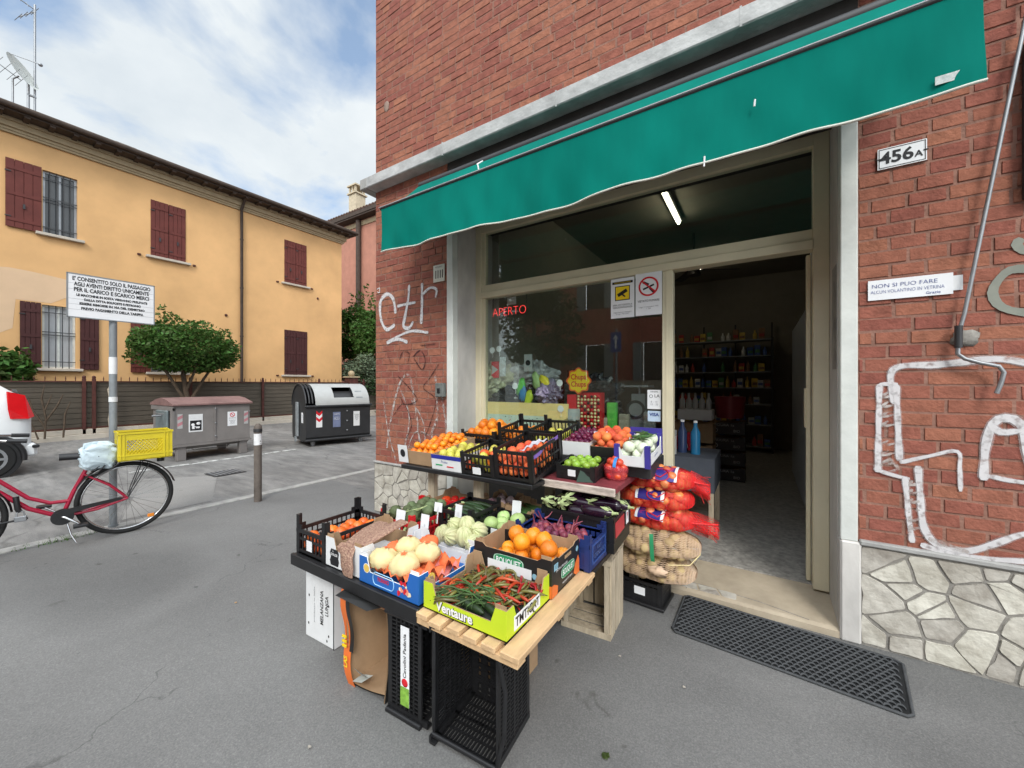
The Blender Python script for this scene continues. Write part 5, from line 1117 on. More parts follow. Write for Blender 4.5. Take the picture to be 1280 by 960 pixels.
def bean_bag(pts, w, th, label, seed):
    """a folded net bag of beans that follows a bent spine"""
    r2 = random.Random(seed); b = MB(); rings = []; n = len(pts)
    for i, p in enumerate(pts):
        p = Vector(p); d = (Vector(pts[min(i+1, n-1)])-Vector(pts[max(i-1, 0)])).normalized(); sx = d.cross(Vector((0, 0, 1)));
        if sx.length < .2: sx = Vector((1, 0, 0))
        sx.normalize(); up = sx.cross(d).normalized(); k = .75 if i in (0, n-1) else 1
        rings.append([p+sx*(w/2*k*math.copysign(abs(math.cos(a))**.6, math.cos(a))*(1+.06*math.sin(i*2+a*3)))+up*(th*k*math.sin(a)*(1+.12*math.sin(i*3+a*2))) for a in [2*math.pi*q/16 for q in range(16)]])
    b.loft(rings); o = b.build('bean_bag', M['netbean'], None); tag(o, label, 'net bag', 'net bags of speckled beans in the white carton'); return o
bean_bag([(-1.665, 1.132, .525), (-1.668, 1.128, .57), (-1.675, 1.130, .62), (-1.682, 1.136, .662), (-1.684, 1.142, .678)], .095, .009, 'bag of speckled beans hanging down over the front of the white carton', 1)
bean_bag([(-1.725, 1.18, .64), (-1.745, 1.26, .655), (-1.765, 1.34, .665), (-1.785, 1.43, .67)], .10, .009, 'bag of speckled beans lying flat in the white carton at its left', 2)
bean_bag([(-1.645, 1.19, .655), (-1.64, 1.27, .68), (-1.635, 1.36, .695), (-1.63, 1.45, .70)], .095, .010, 'bag of speckled beans on top of the others in the white carton', 3)
c = carton('printed_carton', 'blue printed carton of tomatoes wrapped in cream paper on the low table', .395, .40, .125, (-1.595, 1.145, ZT), M['card_blue'], dip=.065, ear=.055, mi=M['card_white'], dipx=.07)
b = MB(); b.disc((.055, -.002, .075), .022, 'y', 20, 0); b.disc((.055, -.0025, .075), .019, 'y', 20, 1); b.tube([(.395+.002, .055, .082), (.395+.003, .055, .082)], .0, 3)
b.v = [v for v in b.v]; b.build('round_emblem', [M['ink_white'], mat('ochre_print', (.75, .50, .10), .5)], c)
b = MB(); b.tube([(.397, .07, .09), (.3985, .07, .09)], .024, 20); b.build('round_emblem', mat('ochre_print_side', (.75, .50, .10), .5), c)
b = MB(); pr = [(.12+q*.105+.018*math.cos(a), .045+.0+.028*math.sin(a)) for q, a in [(0, R(k)) for k in range(90, 271, 20)]+[(1, R(k)) for k in range(-90, 91, 20)]]
b.tube([(x, -.002, z) for x, z in pr]+[(pr[0][0], -.002, pr[0][1])], .0022, 4); b.build('oval_frame', mat('pale_blue_print', (.35, .6, .85), .5), c)
lettering(c, 'FIORANO', .026, (.172, -.002, .045), FRONT, M['ink_red'], width=.075, bold=.0006)
b = MB(); r2 = random.Random(5)
for k in range(16): x, z = .30+r2.gauss(0, .022), .04+r2.gauss(0, .014); b.disc((x, -.001-.0002*k, z), .006+r2.random()*.006, 'y', 7, k % 3)
b.build('flower_print', [M['ink_red'], mat('cream_print', (.8, .7, .5), .6), mat('salmon_print', (.8, .3, .2), .6)], c)
r2 = random.Random(8); base = mtx_of(c)
from mathutils import noise as mnoise
def crackle(name, label, cat, mtx, rx, ry, rz, m, seed):
    b = MB(); b.ball((0, 0, 0), rx, ry, rz, 44, 26)
    def f(p):
        q = Vector((p[0]/rx, p[1]/ry, p[2]/rz)); o = Vector((seed*3.1, seed, 0)); k = 1
        for s_, a in ((1.6, .30), (3.4, .22), (7, .10)): k += a*(abs(mnoise.noise(q*s_+o))*2-.55)
        return (p[0]*k, p[1]*k, p[2]*k)
    b.v = [f(p) for p in b.v]; b.sm = [False]*len(b.sm)
    o = b.build(name, m); o.matrix_world = mtx; tag(o, label, cat); return o
def crumple(name, label, cat, group, mtx, rx, ry, rz, m, seed):
    r2 = random.Random(seed); a, c_ = r2.uniform(0, 6), r2.uniform(0, 6); b = MB(); b.ball((0, 0, 0), rx, ry, rz, 22, 14, fn=lambda th, ph: 1+.06*math.sin(5*th+a+2*ph)+.05*math.sin(9*th-4*ph+c_)+.04*math.sin(13*ph+3*th))
    o = b.build(name, m); o.matrix_world = mtx; tag(o, label, cat, group); return o
for i, (x, y, z, q) in enumerate(((.085, .075, .095, 1.0), (.215, .085, .10, 1.0), (.135, .185, .125, .95), (.255, .19, .125, .9), (.06, .17, .10, .8), (.18, .27, .12, .8))):
    o = crumple('wrapped_fruit', 'large fruit wrapped in cream and orange tissue paper in the blue carton', 'fruit', 'tissue wrapped fruits in the blue carton', base @ Matrix.Translation((x, y, z)) @ rot_rand(r2, False), .068*q, .066*q, .050*q, M['wrap'] if i < 4 else M['wrap_or'], i)
    if i < 4:
        b = MB(); b.raw([((.020 if k % 2 else .009)*math.cos(k*.628), (.020 if k % 2 else .009)*math.sin(k*.628), .0535*q+.002) for k in range(10)], [tuple(range(10))]); e = b.build('red_star_print', M['wrap_or'], o)
b = MB(); r2 = random.Random(4)
g = [[Vector((.02+.355*i/22, .02+.28*j/18, .07+.03*math.sin(i*.8)*math.sin(j*.9)+.014*math.sin(i*2.1+j)+.008*r2.random())) for i in range(23)] for j in range(19)]
b.loft(g, closed=False, cap=False); o = b.build('tissue_lining', M['wrap_or'], None); o.matrix_world = base; tag(o, 'orange and cream crumpled tissue paper lining the blue carton', 'tissue paper')
b = MB(); r2 = random.Random(14)
g = [[Vector((.25+.13*i/12, .10+.19*j/14, .055+.016*math.sin(i*1.4+j)+.006*r2.random())) for i in range(13)] for j in range(15)]
b.loft(g, closed=False, cap=False); o = b.build('pink_paper', mat('pink_tissue', (.72, .24, .22), .7, .1, 10, .4, 20)); o.matrix_world = base; tag(o, 'pink tissue paper lying at the right side of the blue carton', 'tissue paper')
b = MB(); b.box(.397, .399, .30, .37, .03, .085); b.build('white_label', M['ink_white'], c)
# squash box just behind
c = carton('printed_carton', 'low white carton holding ribbed cream squashes behind the blue carton', .30, .19, .12, (-1.50, 1.555, ZT), M['card_white'], dip=.05, ear=.04, mi=M['card_white'])
base = mtx_of(c)
for i, (x, y, z, rx) in enumerate(((.05, .05, .10, .4), (.13, .03, .115, 1.2), (.20, .05, .12, .2), (.265, .05, .10, 1.3), (.09, .11, .14, .9), (.17, .11, .155, .3), (.245, .12, .14, 1.1))):
    o = inst(F_['squash'][i % 2], 'squash', base @ Matrix.Translation((x-.02, y-.02, z)) @ Matrix.Rotation(rx, 4, 'X') @ Matrix.Rotation(i*1.3, 4, 'Z')); tag(o, 'ribbed cream squash in the white carton behind the blue one', 'squash', 'cream squashes in the white carton')
# lime chilli box
c = carton('printed_carton', 'lime yellow printed carton of chillies at the front corner of the pallet shelf', .415, .335, .112, (-1.180, 1.155, ZT), M['card_lime'], dip=.058, ear=.05, dipx=.062)
LM = c
lettering(c, 'Ventaure', .052, (.165, -.0015, .030), FRONT, M['ink_white'], bold=.0016, width=.19); lettering(c, 'Ventaure', .052, (.167, -.0012, .0285), FRONT, M['ink'], bold=.0034, width=.195)
card(c, 'white_panel', .20, .055, (.4165, .15, .042), EAST, M['ink_white'], .001)
lettering(c, 'TMTICAT', .05, (.4175, .15, .042), EAST, M['ink'], bold=.001, width=.185)
b = MB(); b.box(.09, .33, .3285, .3295, .06, .105); b.build('white_inner_flap', M['card_white'], c)
base = mtx_of(c); r2 = random.Random(31)
b = MB(); b.box(.006, .409, .006, .329, .02, .024); o = b.build('inner_tray', mat('dark_tray', (.03, .035, .03), .6), c)
def pod(mb, L, r, bend, r2, m=0):
    pts = []; rad = []
    for i in range(9): f = i/8; pts.append((L*(f-.5), bend*math.sin(f*math.pi)*L, .3*bend*L*math.sin(f*5))); rad.append(r*(1-.85*f**1.6) if i else r*.5)
    mb.tube(pts, rad, 6, m); mb.tube([(-L*.5-.012, -.004, 0), (-L*.5, 0, 0)], r*.3, 4, 1)
chm = []
for k in range(4):
    for nm, mm in (('chilli', M['chilli_r']), ('chilli', M['chilli_g'])):
        b = MB(); pod(b, .095+.015*k, .0075, (.2, .4, -.3, .5)[k], r2); chm.append(b.mesh(nm, [mm, M['courgette']]))
for i in range(150):
    x, y = r2.uniform(.04, .375), r2.uniform(.15, .30) if i < 120 else r2.uniform(.05, .15)
    if i >= 120: x = r2.uniform(.02, .12)
    z = .034+.003*(i//12 % 9)+.012*(y > .2); red = r2.random() < .38
    o = inst(chm[r2.randrange(4)*2+(0 if red else 1)], 'chilli', base @ Matrix.Translation((x, y, z)) @ Matrix.Rotation(r2.uniform(0, 6.28), 4, 'Z') @ Matrix.Rotation(r2.uniform(-.25, .25), 4, 'Y')); tag(o, 'thin chilli pepper in the lime yellow carton', 'chilli', 'thin chilli peppers in the lime yellow carton')
bm_ = []
for k in range(3): b = MB(); pod(b, .17, .0038, (.1, .2, -.15)[k], r2); bm_.append(b.mesh('green_bean', [M['bean'], M['courgette']]))
for i in range(46):
    o = inst(r2.choice(bm_), 'green_bean', base @ Matrix.Translation((r2.uniform(.09, .30), r2.uniform(.05, .18), .04+.0016*i*.5)) @ Matrix.Rotation(r2.uniform(-.8, 1.2), 4, 'Z') @ Matrix.Rotation(r2.uniform(-.12, .12), 4, 'Y')); tag(o, 'long thin green bean in the lime yellow carton', 'bean', 'long green beans in the lime yellow carton')
def long_mesh(name, L, r, mats, bend=.06, calyx=False, taper=.6):
    b = MB(); pts = []; rad = []
    for i in range(13):
        f = i/12; pts.append((L*(f-.5), bend*L*math.sin(f*math.pi), 0)); rad.append(max(.002, r*(math.sin(math.pi*min(1, f*.5/taper*1.0+.06))**.5 if f < .92 else .75-.5*(f-.92)/.08)))
    b.tube(pts, rad, 14, 0)
    if calyx:
        x = -L*.5
        b.tube([(x-.035, 0, .004), (x-.01, 0, 0), (x+.01, 0, 0)], [.007, .008, r*.62], 8, 1)
        for k in range(6):
            a = k*1.047; ca, sa = math.cos(a), math.sin(a); ca2, sa2 = math.cos(a+.35), math.sin(a+.35); ca3, sa3 = math.cos(a-.35), math.sin(a-.35); q = r*.98
            b.raw([(x-.002, ca3*r*.4, sa3*r*.4), (x-.002, ca2*r*.4, sa2*r*.4), (x+.028, ca2*q, sa2*q), (x+.062, ca*q*1.22, sa*q*1.22), (x+.028, ca3*q, sa3*q)], [(0, 1, 2, 3, 4)], 1)
    else: b.tube([(-L*.5-.02, 0, 0), (-L*.5+.01, 0, 0)], r*.4, 7, 1)
    return b.mesh(name, mats)
egg = [long_mesh('aubergine', .17+.02*k, .034, [M['aubergine'], M['calyx']], .05+.04*k, True, .75) for k in range(2)]
cou = [long_mesh('courgette', .17+.02*k, .017, [M['courgette'], M['calyx']], .03+.05*k) for k in range(3)]
def lay(t, meshes, name, label, cat, group, items):
    base = mtx_of(t)
    for k, (x, y, z, a, e) in enumerate(items):
        o = inst(meshes[k % len(meshes)], name, base @ Matrix.Translation((x, y, z)) @ Matrix.Rotation(R(a), 4, 'Z') @ Matrix.Rotation(R(e), 4, 'Y')); tag(o, label, cat, group)
r2 = random.Random(12)
lay(LM, [cou[0]], 'courgette', 'dark green courgette lying under the beans in the lime carton', 'courgette', 'courgettes in the lime carton', [(.12, .07, .04, 10, 0), (.20, .05, .045, -8, 0), (.29, .075, .042, -20, 0), (.24, .12, .04, 12, 0)])
# black BOUQUET box of oranges
c = carton('printed_carton', 'black printed carton of oranges with green oval badges on its sides', .425, .30, .165, (-1.180, 1.495, ZT), M['card_black'], dip=.015, ear=.05, dipx=.012)
OB = c
fill(c, F_['orange'], 'orange', 'orange in the black carton with green oval badges', 'orange', 'oranges in the black carton with green oval badges', .40, .28, .01, .037, 2, .012, .012, seed=3, skip=.06)
base = mtx_of(c)
for x, y in ((.12, .2), (.2, .12), (.28, .2), (.21, .22), (.35, .12)):
    o = inst(F_['orange'][0], 'orange', base @ Matrix.Translation((x, y, .158)) @ Matrix.Scale(1.12, 4)); tag(o, 'orange in the black carton with green oval badges', 'orange', 'oranges in the black carton with green oval badges')
def oval_logo(par, s_, wd, hg, loc, rot, size):
    e = bpy.data.objects.new('printed_logo', None)
    b = MB(); n = 28
    def sup(k, f): a = 2*math.pi*k/n; ca, sa = math.cos(a), math.sin(a); return (math.copysign(abs(ca)**.5, ca)*wd/2*f, math.copysign(abs(sa)**.6, sa)*hg/2*f)
    for zz, f, m_ in ((0, 1.0, 0), (.0004, .965, 1), (.0008, .93, 2)):
        b.raw([(*sup(k, f if m_ == 0 else f), zz) for k in range(n)], [tuple(range(n))], m_)
    o = b.build('logo_panel', [M['card_green'], M['ink_white'], M['card_green']], par); o.location = loc; o.rotation_euler = tuple(R(a) for a in rot)
    lettering(o, s_, size, (0, 0, .0014), (0, 0, 0), M['ink_white'], bold=.0007, width=wd*.80); return o
oval_logo(c, 'BOUQUET', .17, .06, (.20, -.0015, .105), FRONT, .04)
oval_logo(c, 'BOUQUET', .15, .055, (.4265, .165, .070), EAST, .038)
b = MB(); b.box(.4252, .4262, .13, .20, .125, .140); b.build('hand_hole', M['card'], c)
b = MB()
for pts in ([(.300, .0), (.34, .035), (.40, .05), (.425, .055), (.425, 0)],): b.raw([(x, -.001, z) for x, z in pts], [tuple(range(len(pts)))], 0)
for pts in ([(.0, .0), (.0, .055), (.02, .055), (.06, .035), (.055, 0)], [(.23, .02), (.25, .06), (.285, .09), (.30, .06), (.30, .0), (.26, 0)]): b.raw([(.4260, y, z) for y, z in pts], [tuple(range(len(pts)))], 0)
b.build('orange_slice_print', M['card_orange'], c)
b = MB(); b.disc((.34, -.0012, .075), .013, 'y', 14); b.raw([(.4262, y, z) for y, z in ((.02, .11), (.06, .11), (.06, .14), (.02, .14))], [(0, 1, 2, 3)]); b.raw([(.4262, .27+.014*math.cos(k*.52), .125+.014*math.sin(k*.52)) for k in range(12)], [tuple(range(12))]); b.build('small_emblem', mat('pale_blue_emblem', (.25, .45, .55), .5), c)
lettering(c, '13', .025, (.4266, .04, .125), EAST, M['ink']); lettering(c, 'EXTRA ORANGES', .015, (.4266, .10, .105), EAST, M['ink_white']); lettering(c, 'PRODUCE OF SPAIN', .012, (.4266, .16, .025), EAST, M['ink_white'])
# navy crate of red onions
c = plastic_crate('plastic_crate', 'navy blue plastic crate of red onions behind the orange carton', .43, .245, .165, (-1.135, 1.805, ZT), M['navy_plastic'], ear=.015, solid=.13, dip=.03)
b = MB(); b.box(.432, .436, .03, .225, .03, .04); b.box(.432, .436, .03, .225, .12, .13); b.box(.432, .436, .03, .04, .04, .12); b.box(.432, .436, .215, .225, .04, .12); b.v = [(v[0], min(v[1], .285), v[2]-.005) for v in b.v]; b.build('moulded_frame', mat('lighter_blue_plastic', (.03, .07, .24), .5), c)
lettering(c, 'P.N.R.\nCREMONESE', .032, (.4365, .127, .078), EAST, mat('moulded_letter', (.06, .12, .32), .5), width=.15)
fill(c, F_['redonion'], 'red_onion', 'small red onion in the navy plastic crate', 'onion', 'red onions in the navy plastic crate', .37, .215, .02, .021, 4, .02, .012, seed=5, jit=.45, heap=.014, zf=.85)
r2 = random.Random(77); base = mtx_of(c); b = MB(); om = []
for k in range(3): b = MB(); b.tube([(0, 0, 0), (.004, 0, .03), (-.004+.01*k, .004, .06)], [.008, .004, .0025], 5); om.append(b.mesh('onion_sprig', M['redonion']))
for k in range(12):
    o = inst(om[k % 3], 'onion_sprig', base @ Matrix.Translation((r2.uniform(.05, .35), r2.uniform(.05, .19), .150)) @ rot_rand(r2)); tag(o, 'dried red onion stem on the heap in the navy crate', 'onion stem', 'dried onion stems in the navy crate')
# aubergine crate
c = plastic_crate('plastic_crate', 'black crate of aubergines partly under the worn red board', .44, .32, .13, (-1.105, 2.062, ZT+.062), M['black_plastic'], solid=.11, ear=.01, tilt=4)
b = MB(); b.box(0, .44, .0, .30, -.060, -.002); o = b.build('lower_tray', M['black_plastic'], c)
card(c, 'red_label', .16, .085, (.4455, .10, .065), EAST, mat('faded_red_label', (.45, .04, .05), .5, .2)); card(c, 'white_label', .045, .09, (.4475, .235, .075), EAST, M['paper']); lettering(c, 'P', .05, (.4482, .235, .075), EAST, M['ink_red'], bold=.001)
lay(c, egg, 'aubergine', 'glossy dark aubergine with pale green calyx in the black crate', 'aubergine', 'aubergines in the black crate', [(.24, .05, .125, 185, 0), (.33, .045, .15, 172, 4), (.22, .12, .15, 178, 0), (.35, .12, .16, 10, 0), (.26, .20, .16, 184, 3), (.38, .20, .15, 165, 0), (.10, .19, .13, 12, 0), (.08, .10, .14, 60, 8), (.12, .06, .15, 100, 20), (.06, .05, .15, 80, 25), (.16, .13, .17, 75, 15)])
# wooden slatted crate below
t = thing('wooden_crate', 'pale slatted wooden crate standing on end under the navy crate', 'crate', (-1.0, 2.10, 0), 3)
b = MB()
for i in range(3): z = 0; b.box(.0, .30, .02+i*.095, .095+i*.095, .0, .012)
for i in range(3): b.box(.0, .012, .02+i*.095, .095+i*.095, .014, .45); b.box(.288, .300, .02+i*.095, .095+i*.095, .014, .45)
for i in range(3): b.box(.02+i*.09, .10+i*.09, .31, .320, .014, .45)
for x in (.014, .262): b.box(x, x+.024, .004, .03, .013, .44); b.box(x, x+.024, .28, .308, .013, .44)
b.box(.0, .3, .0, .012, .0, .035); b.box(.0, .3, .0, .012, .42, .45); b.box(.0, .3, .02, .30, .44, .452)
b.build('slatted_body', M['wood_grey'], t)
# row 2-3, left
c = plastic_crate('plastic_crate', 'red plastic crate of artichokes behind the bean carton', .27, .34, .12, (-1.955, 1.555, ZT), M['red_plastic'], ear=.05, dip=.0)
r2 = random.Random(9); am = []
for k in range(2):
    b = MB(); b.ball((0, 0, 0), .034, .034, .036, 22, 12, fn=lambda a, p: 1+.10*math.sin(a*7+p*6)*math.cos(p)+.06*math.sin(a*11-p*9)); b.tube([(0, 0, -.08), (0, 0, -.02)], .009, 6, 1); am.append(b.mesh('artichoke', [M['artichoke'], M['calyx']]))
fill(c, am, 'artichoke', 'green artichoke in the red plastic crate', 'artichoke', 'artichokes in the red plastic crate', .25, .32, .07, .036, 2, .01, .01, seed=9, upright=False)
lay(c, [long_mesh('artichoke_sprig', .10, .006, [M['calyx'], M['calyx']])], 'artichoke_sprig', 'pale green artichoke stalk in the red crate', 'stalk', 'pale stalks in the red crate', [(.06+.03*k, .05+.02*(k % 3), .14+.006*k, 100+25*k, 20) for k in range(6)])
c = carton('printed_carton', 'brown open carton of red tomatoes beside the stone plinth', .36, .30, .14, (-1.985, 1.93, ZT), M['card'], dip=.03, ear=.07)
fill(c, F_['tomato'], 'tomato', 'glossy red tomato in the brown carton', 'tomato', 'red tomatoes in the brown carton', .34, .28, .02, .034, 2, .01, .01, seed=12, heap=.03)
c = plastic_crate('plastic_crate', 'black crate of courgettes in the second row of the low table', .255, .30, .165, (-1.665, 1.76, ZT), M['black_plastic'], ear=.03)
lay(c, cou, 'courgette', 'dark green courgette in the black crate of the second row', 'courgette', 'courgettes in the black crate', [(.13, .03+.028*k, .10+.02*(k % 2), 8*((k % 3)-1), 0) for k in range(9)]+[(.13, .05+.035*k, .145, 10*((k % 2)*2-1), 2) for k in range(6)])
c = plastic_crate('plastic_crate', 'black crate of pale round courgettes next to the dark courgettes', .255, .30, .125, (-1.405, 1.76, ZT), M['black_plastic'], ear=.01, pitch=.022)
fill(c, F_['roundgreen'], 'round_courgette', 'pale green round courgette in the black crate', 'courgette', 'round courgettes in the black crate', .24, .28, .03, .042, 2, .008, .01, seed=14)
c = carton('printed_carton', 'brown carton of radicchio in the back left of the low table', .22, .26, .15, (-1.612, 2.07, ZT), M['card'], dip=.03)
rm = []
for k in range(2):
    b = MB(); b.ball((0, 0, 0), .032, .032, .034, 12, 8, fn=lambda a, p: 1+.12*math.sin(a*3+p*3)+.05*math.sin(9*a)); rm.append(b.mesh('radicchio', M['radicchio']))
fill(c, rm, 'radicchio', 'purple and white radicchio head in the brown carton', 'radicchio', 'radicchio heads in the brown carton', .20, .24, .05, .036, 2, .01, .01, seed=15, upright=False, jit=.3)
c = carton('printed_carton', 'brown carton of green runner beans behind the round courgettes', .25, .25, .14, (-1.385, 2.07, ZT), M['card'], dip=.03, ear=.08)
bb = [long_mesh('runner_bean', .15, .007, [M['bean'], M['bean']], .1)]
lay(c, bb, 'runner_bean', 'flat green bean in the brown back row carton', 'bean', 'green beans in the brown back row carton', [(.12+r2.uniform(-.03, .03), .03+.0075*k, .09+.004*(k % 7), 170+r2.uniform(-25, 25), 0) for k in range(26)])
pricecard((-1.275, 2.03, .60), .06, .10, 8, 'tall blank white price card standing at the carton of runner beans')
pricecard((-1.50, 1.74, .64), .055, .075, -5, 'blank white price card clipped at the right of the courgette crate')
pricecard((-1.66, 1.74, .645), .06, .055, 4, 'small square white price card on the left of the courgette crate')
pricecard((-1.785, 1.55, .60), .075, .085, 0, 'broad white card standing before the red crate of artichokes')
pricecard((-1.605, 1.57, .60), .06, .085, 2, 'blank white price card at the left of the cream squashes')

# ---- upper bench
ZB = .858
c = carton('printed_carton', 'wooden tray carton heaped with clementines at the left end of the bench', .30, .46, .10, (-2.225, 2.0, ZB), M['card'], tilt=8, dip=.0, flaps=False)
fill(c, F_['clem'], 'clementine', 'small clementine in the leftmost tray on the bench', 'clementine', 'clementines in the leftmost tray', .29, .45, .03, .027, 3, .005, .005, seed=21, heap=.02)
card(c, 'white_end_flap', .10, .13, (-.012, -.012, .075), FRONT, M['card_white']); b = MB(); b.ball((-.012, -.014, .08), .026, .001, .030, 10, 8); b.build('black_emblem', M['ink'], c)
c = carton('printed_carton', 'white and blue printed carton of yellow pears on the bench', .265, .35, .105, (-1.925, 1.965, ZB), M['card_white'], tilt=6, dip=.0, flaps=False)
b = MB(); b.box(.0, .265, -.002, -.0005, .078, .105); b.build('blue_band', mat('deep_blue_print', (.02, .03, .30), .5), c)
b = MB(); b.box(.04, .10, -.002, -.0005, .032, .040, 0); b.box(.14, .20, -.002, -.0005, .026, .034, 1); b.build('stripe', [M['ink_green'], M['ink_red']], c); lettering(c, 'Frutta', .024, (.12, -.003, .060), FRONT, M['ink_blue'])
fill(c, F_['pear'], 'pear', 'yellow green pear in the white and blue carton', 'pear', 'pears in the white and blue carton', .25, .33, .03, .032, 2, .01, .01, seed=22)
c = plastic_crate('plastic_crate', 'black crate of persimmons and apples left of the tall peach crate', .265, .34, .14, (-1.655, 1.965, ZB), M['black_plastic'], tilt=8, ear=.012)
card(c, 'paper_label', .065, .045, (.13, -.005, .035), FRONT, M['paper'])
fill(c, [F_['persimmon'][0], F_['pear'][0], F_['persimmon'][1]], 'bench_fruit', 'persimmon or yellow apple in the black crate', 'fruit', 'mixed fruits in the black crate', .25, .32, .02, .034, 2, .01, .01, seed=23, skip=.15)
c = plastic_crate('plastic_crate', 'tall black crate of peaches with a lilac film liner at the middle of the bench', .27, .40, .19, (-1.388, 1.975, ZB), M['black_plastic'], tilt=10, ear=.012, pitch=.038)
PC = c
fill(c, F_['peach'], 'peach', 'peach in the tall black crate', 'peach', 'peaches in the tall black crate', .25, .36, .02, .032, 3, .01, .01, seed=24)
b = MB(); r2 = random.Random(3)
g = [[Vector((.155+.10*i/12+.03*j/10, .05+.16*j/10, .17+.05*(i/12)*(1-j/14)+.03*j/10+.008*math.sin(i+j*1.7))) for i in range(13)] for j in range(11)]
b.loft(g, closed=False, cap=False); o = b.build('film_liner', M['white_film']); o.matrix_world = mtx_of(c); tag(o, 'lilac crumpled film liner sticking out of the tall peach crate', 'film liner')
b = MB()
b.loft([[Vector((.266+.01*math.sin(j*.9), .03+.036*j, .165+.004*j-q*.012)) for q in range(3)] for j in range(10)], closed=False, cap=False); o = b.build('film_edge', M['purple_film']); o.matrix_world = mtx_of(c); tag(o, 'violet film edge folded over the right rim of the peach crate', 'film liner')
c = plastic_crate('plastic_crate', 'open flat black crate of green apples on the red board', .25, .22, .085, (-1.075, 2.20, ZB), M['black_plastic'], tilt=6, ear=.01, solid=.08)
card(c, 'paper_label', .05, .04, (.105, -.006, .045), FRONT, M['paper'])
fill(c, F_['appleg'], 'green_apple', 'small green apple in the flat black crate', 'apple', 'green apples in the flat black crate', .235, .20, .03, .027, 2, .008, .01, seed=25)
t = thing('dark_card', 'dark green card leaning against the crate of green apples', 'card', (-.925, 2.155, ZB+.002), 25)
b = MB(); b.raw([(0, 0, 0), (.10, 0, .0), (.085, .03, .075), (.03, .03, .08)], [(0, 1, 2, 3)]); b.build('sheet', mat('dark_green_card', (.025, .05, .035), .6), t)
t = thing('fruit_punnet', 'clear red netted punnet of small apples with a blue tape handle', 'punnet', (-.825, 2.29, ZB)); PU = t
b = MB(); b.loft([[Vector((.075+.075*math.cos(a)*k, .075+.07*math.sin(a)*k, z)) for a in [2*math.pi*q/24 for q in range(24)]] for k, z in ((.8, .001), (1, .05), (1.02, .085), (.95, .085), (.9, .01))], cap=False)
m_ = mat('pink_clear_plastic', (.65, .08, .10), .3); m_.node_tree.nodes['Principled BSDF'].inputs['Alpha'].default_value = .35; b.build('tub', m_, t)
b = MB(); b.loft([[Vector((.075+.012+dx*.5, .075-.072*math.cos(a), .085+.055*math.sin(a)+.002)) for dx in (-.02, .02)] for a in [math.pi*q/12 for q in range(13)]], closed=False, cap=False); b.build('blue_tape', mat('blue_tape', (.03, .22, .55), .5), t)
for L, n_, rr, z in ((0, 6, .045, .03), (1, 6, .046, .075), (2, 5, .03, .108), (3, 1, .0, .125)):
    for k in range(n_): o = inst(F_['netfruit'][k % 2], 'red_apple', Matrix.Translation((-.825+.075+rr*math.cos(k*6.28/n_+L), 2.29+.075+rr*math.sin(k*6.28/n_+L), ZB+z))); tag(o, 'small red apple in the clear punnet', 'apple', 'small red apples in the clear punnet')
# back row on the riser
ZR = .957
c = plastic_crate('plastic_crate', 'black crate heaped with oranges at the back left of the bench', .34, .34, .09, (-2.08, 2.47, ZR), M['black_plastic'], tilt=6)
fill(c, F_['orange'], 'orange', 'orange in the back left crate on the bench', 'orange', 'oranges in the back left crate', .33, .33, .02, .036, 3, .005, .005, seed=31, heap=.035)
c = plastic_crate('plastic_crate', 'black crate of apricots behind the mixed fruit crate', .255, .34, .15, (-1.695, 2.46, ZR), M['black_plastic'], tilt=8, ear=.05)
fill(c, F_['clem'], 'apricot', 'apricot in the black crate behind the mixed fruit', 'apricot', 'apricots in the black crate', .24, .32, .03, .029, 2, .008, .01, seed=32)
c = plastic_crate('plastic_crate', 'black crate with lilac liner and yellow apples behind the peach crate', .265, .34, .16, (-1.43, 2.46, ZR), M['black_plastic'], tilt=8, ear=.01)
fill(c, F_['pear'], 'yellow_apple', 'yellow apple in the crate with the lilac liner', 'apple', 'yellow apples in the crate with the lilac liner', .25, .32, .02, .031, 2, .008, .01, seed=33)
c = carton('printed_carton', 'low carton of dark plums on the back row between the black crate and nectarines', .20, .32, .10, (-1.155, 2.46, ZR), M['card_white'], tilt=8, dip=0, flaps=False)
fill(c, F_['plum'], 'plum', 'small dark red plum in the low white carton', 'plum', 'dark plums in the low white carton', .19, .31, .03, .019, 4, .005, .005, seed=34, heap=.008)
c = carton('printed_carton', 'low carton of nectarines on the back row beside the fennel crate', .225, .32, .08, (-.95, 2.46, ZR), M['card_black'], tilt=8, dip=0, flaps=False)
fill(c, F_['peach'], 'nectarine', 'red and yellow nectarine on the back row of the bench', 'nectarine', 'nectarines on the back row', .215, .31, .03, .031, 3, .005, .005, seed=35, heap=.012)
o = crumple('paper_scrap', 'white paper scrap lying on the nectarines', 'paper', None, Matrix.Translation((-.90, 2.62, 1.115)), .05, .04, .008, M['white_film'], 3)
o = crumple('paper_scrap', 'pale lilac paper sheet lying at the back of the plums', 'paper', None, Matrix.Translation((-1.04, 2.68, 1.095)), .09, .04, .012, M['white_film'], 5)
t = carton('printed_carton', 'white carton with violet corners holding fennel at the right end of the bench', .205, .36, .115, (-.752, 2.36, .948), M['card_white'], tilt=7, dip=.05, ear=.03, mi=M['card_white'], flaps=False)
for x, y in ((-.004, -.004), (.179, -.004), (-.004, .334), (.179, .334)): b = MB(); b.box(x, x+.03, y, y+.03, -.004, .13); b.build('violet_corner', M['blueviolet'], t)
b = MB(); b.box(-.003, .208, .364, .372, .07, .16); b.build('violet_back_rim', M['blueviolet'], t)
lettering(t, 'ortofrutta', .022, (.2065, .18, .04), EAST, M['ink_blue'])
fill(t, F_['fennel'], 'fennel_bulb', 'white fennel bulb in the carton with violet corners', 'fennel', 'fennel bulbs in the carton with violet corners', .19, .34, .03, .036, 2, .008, .01, seed=36, upright=False)
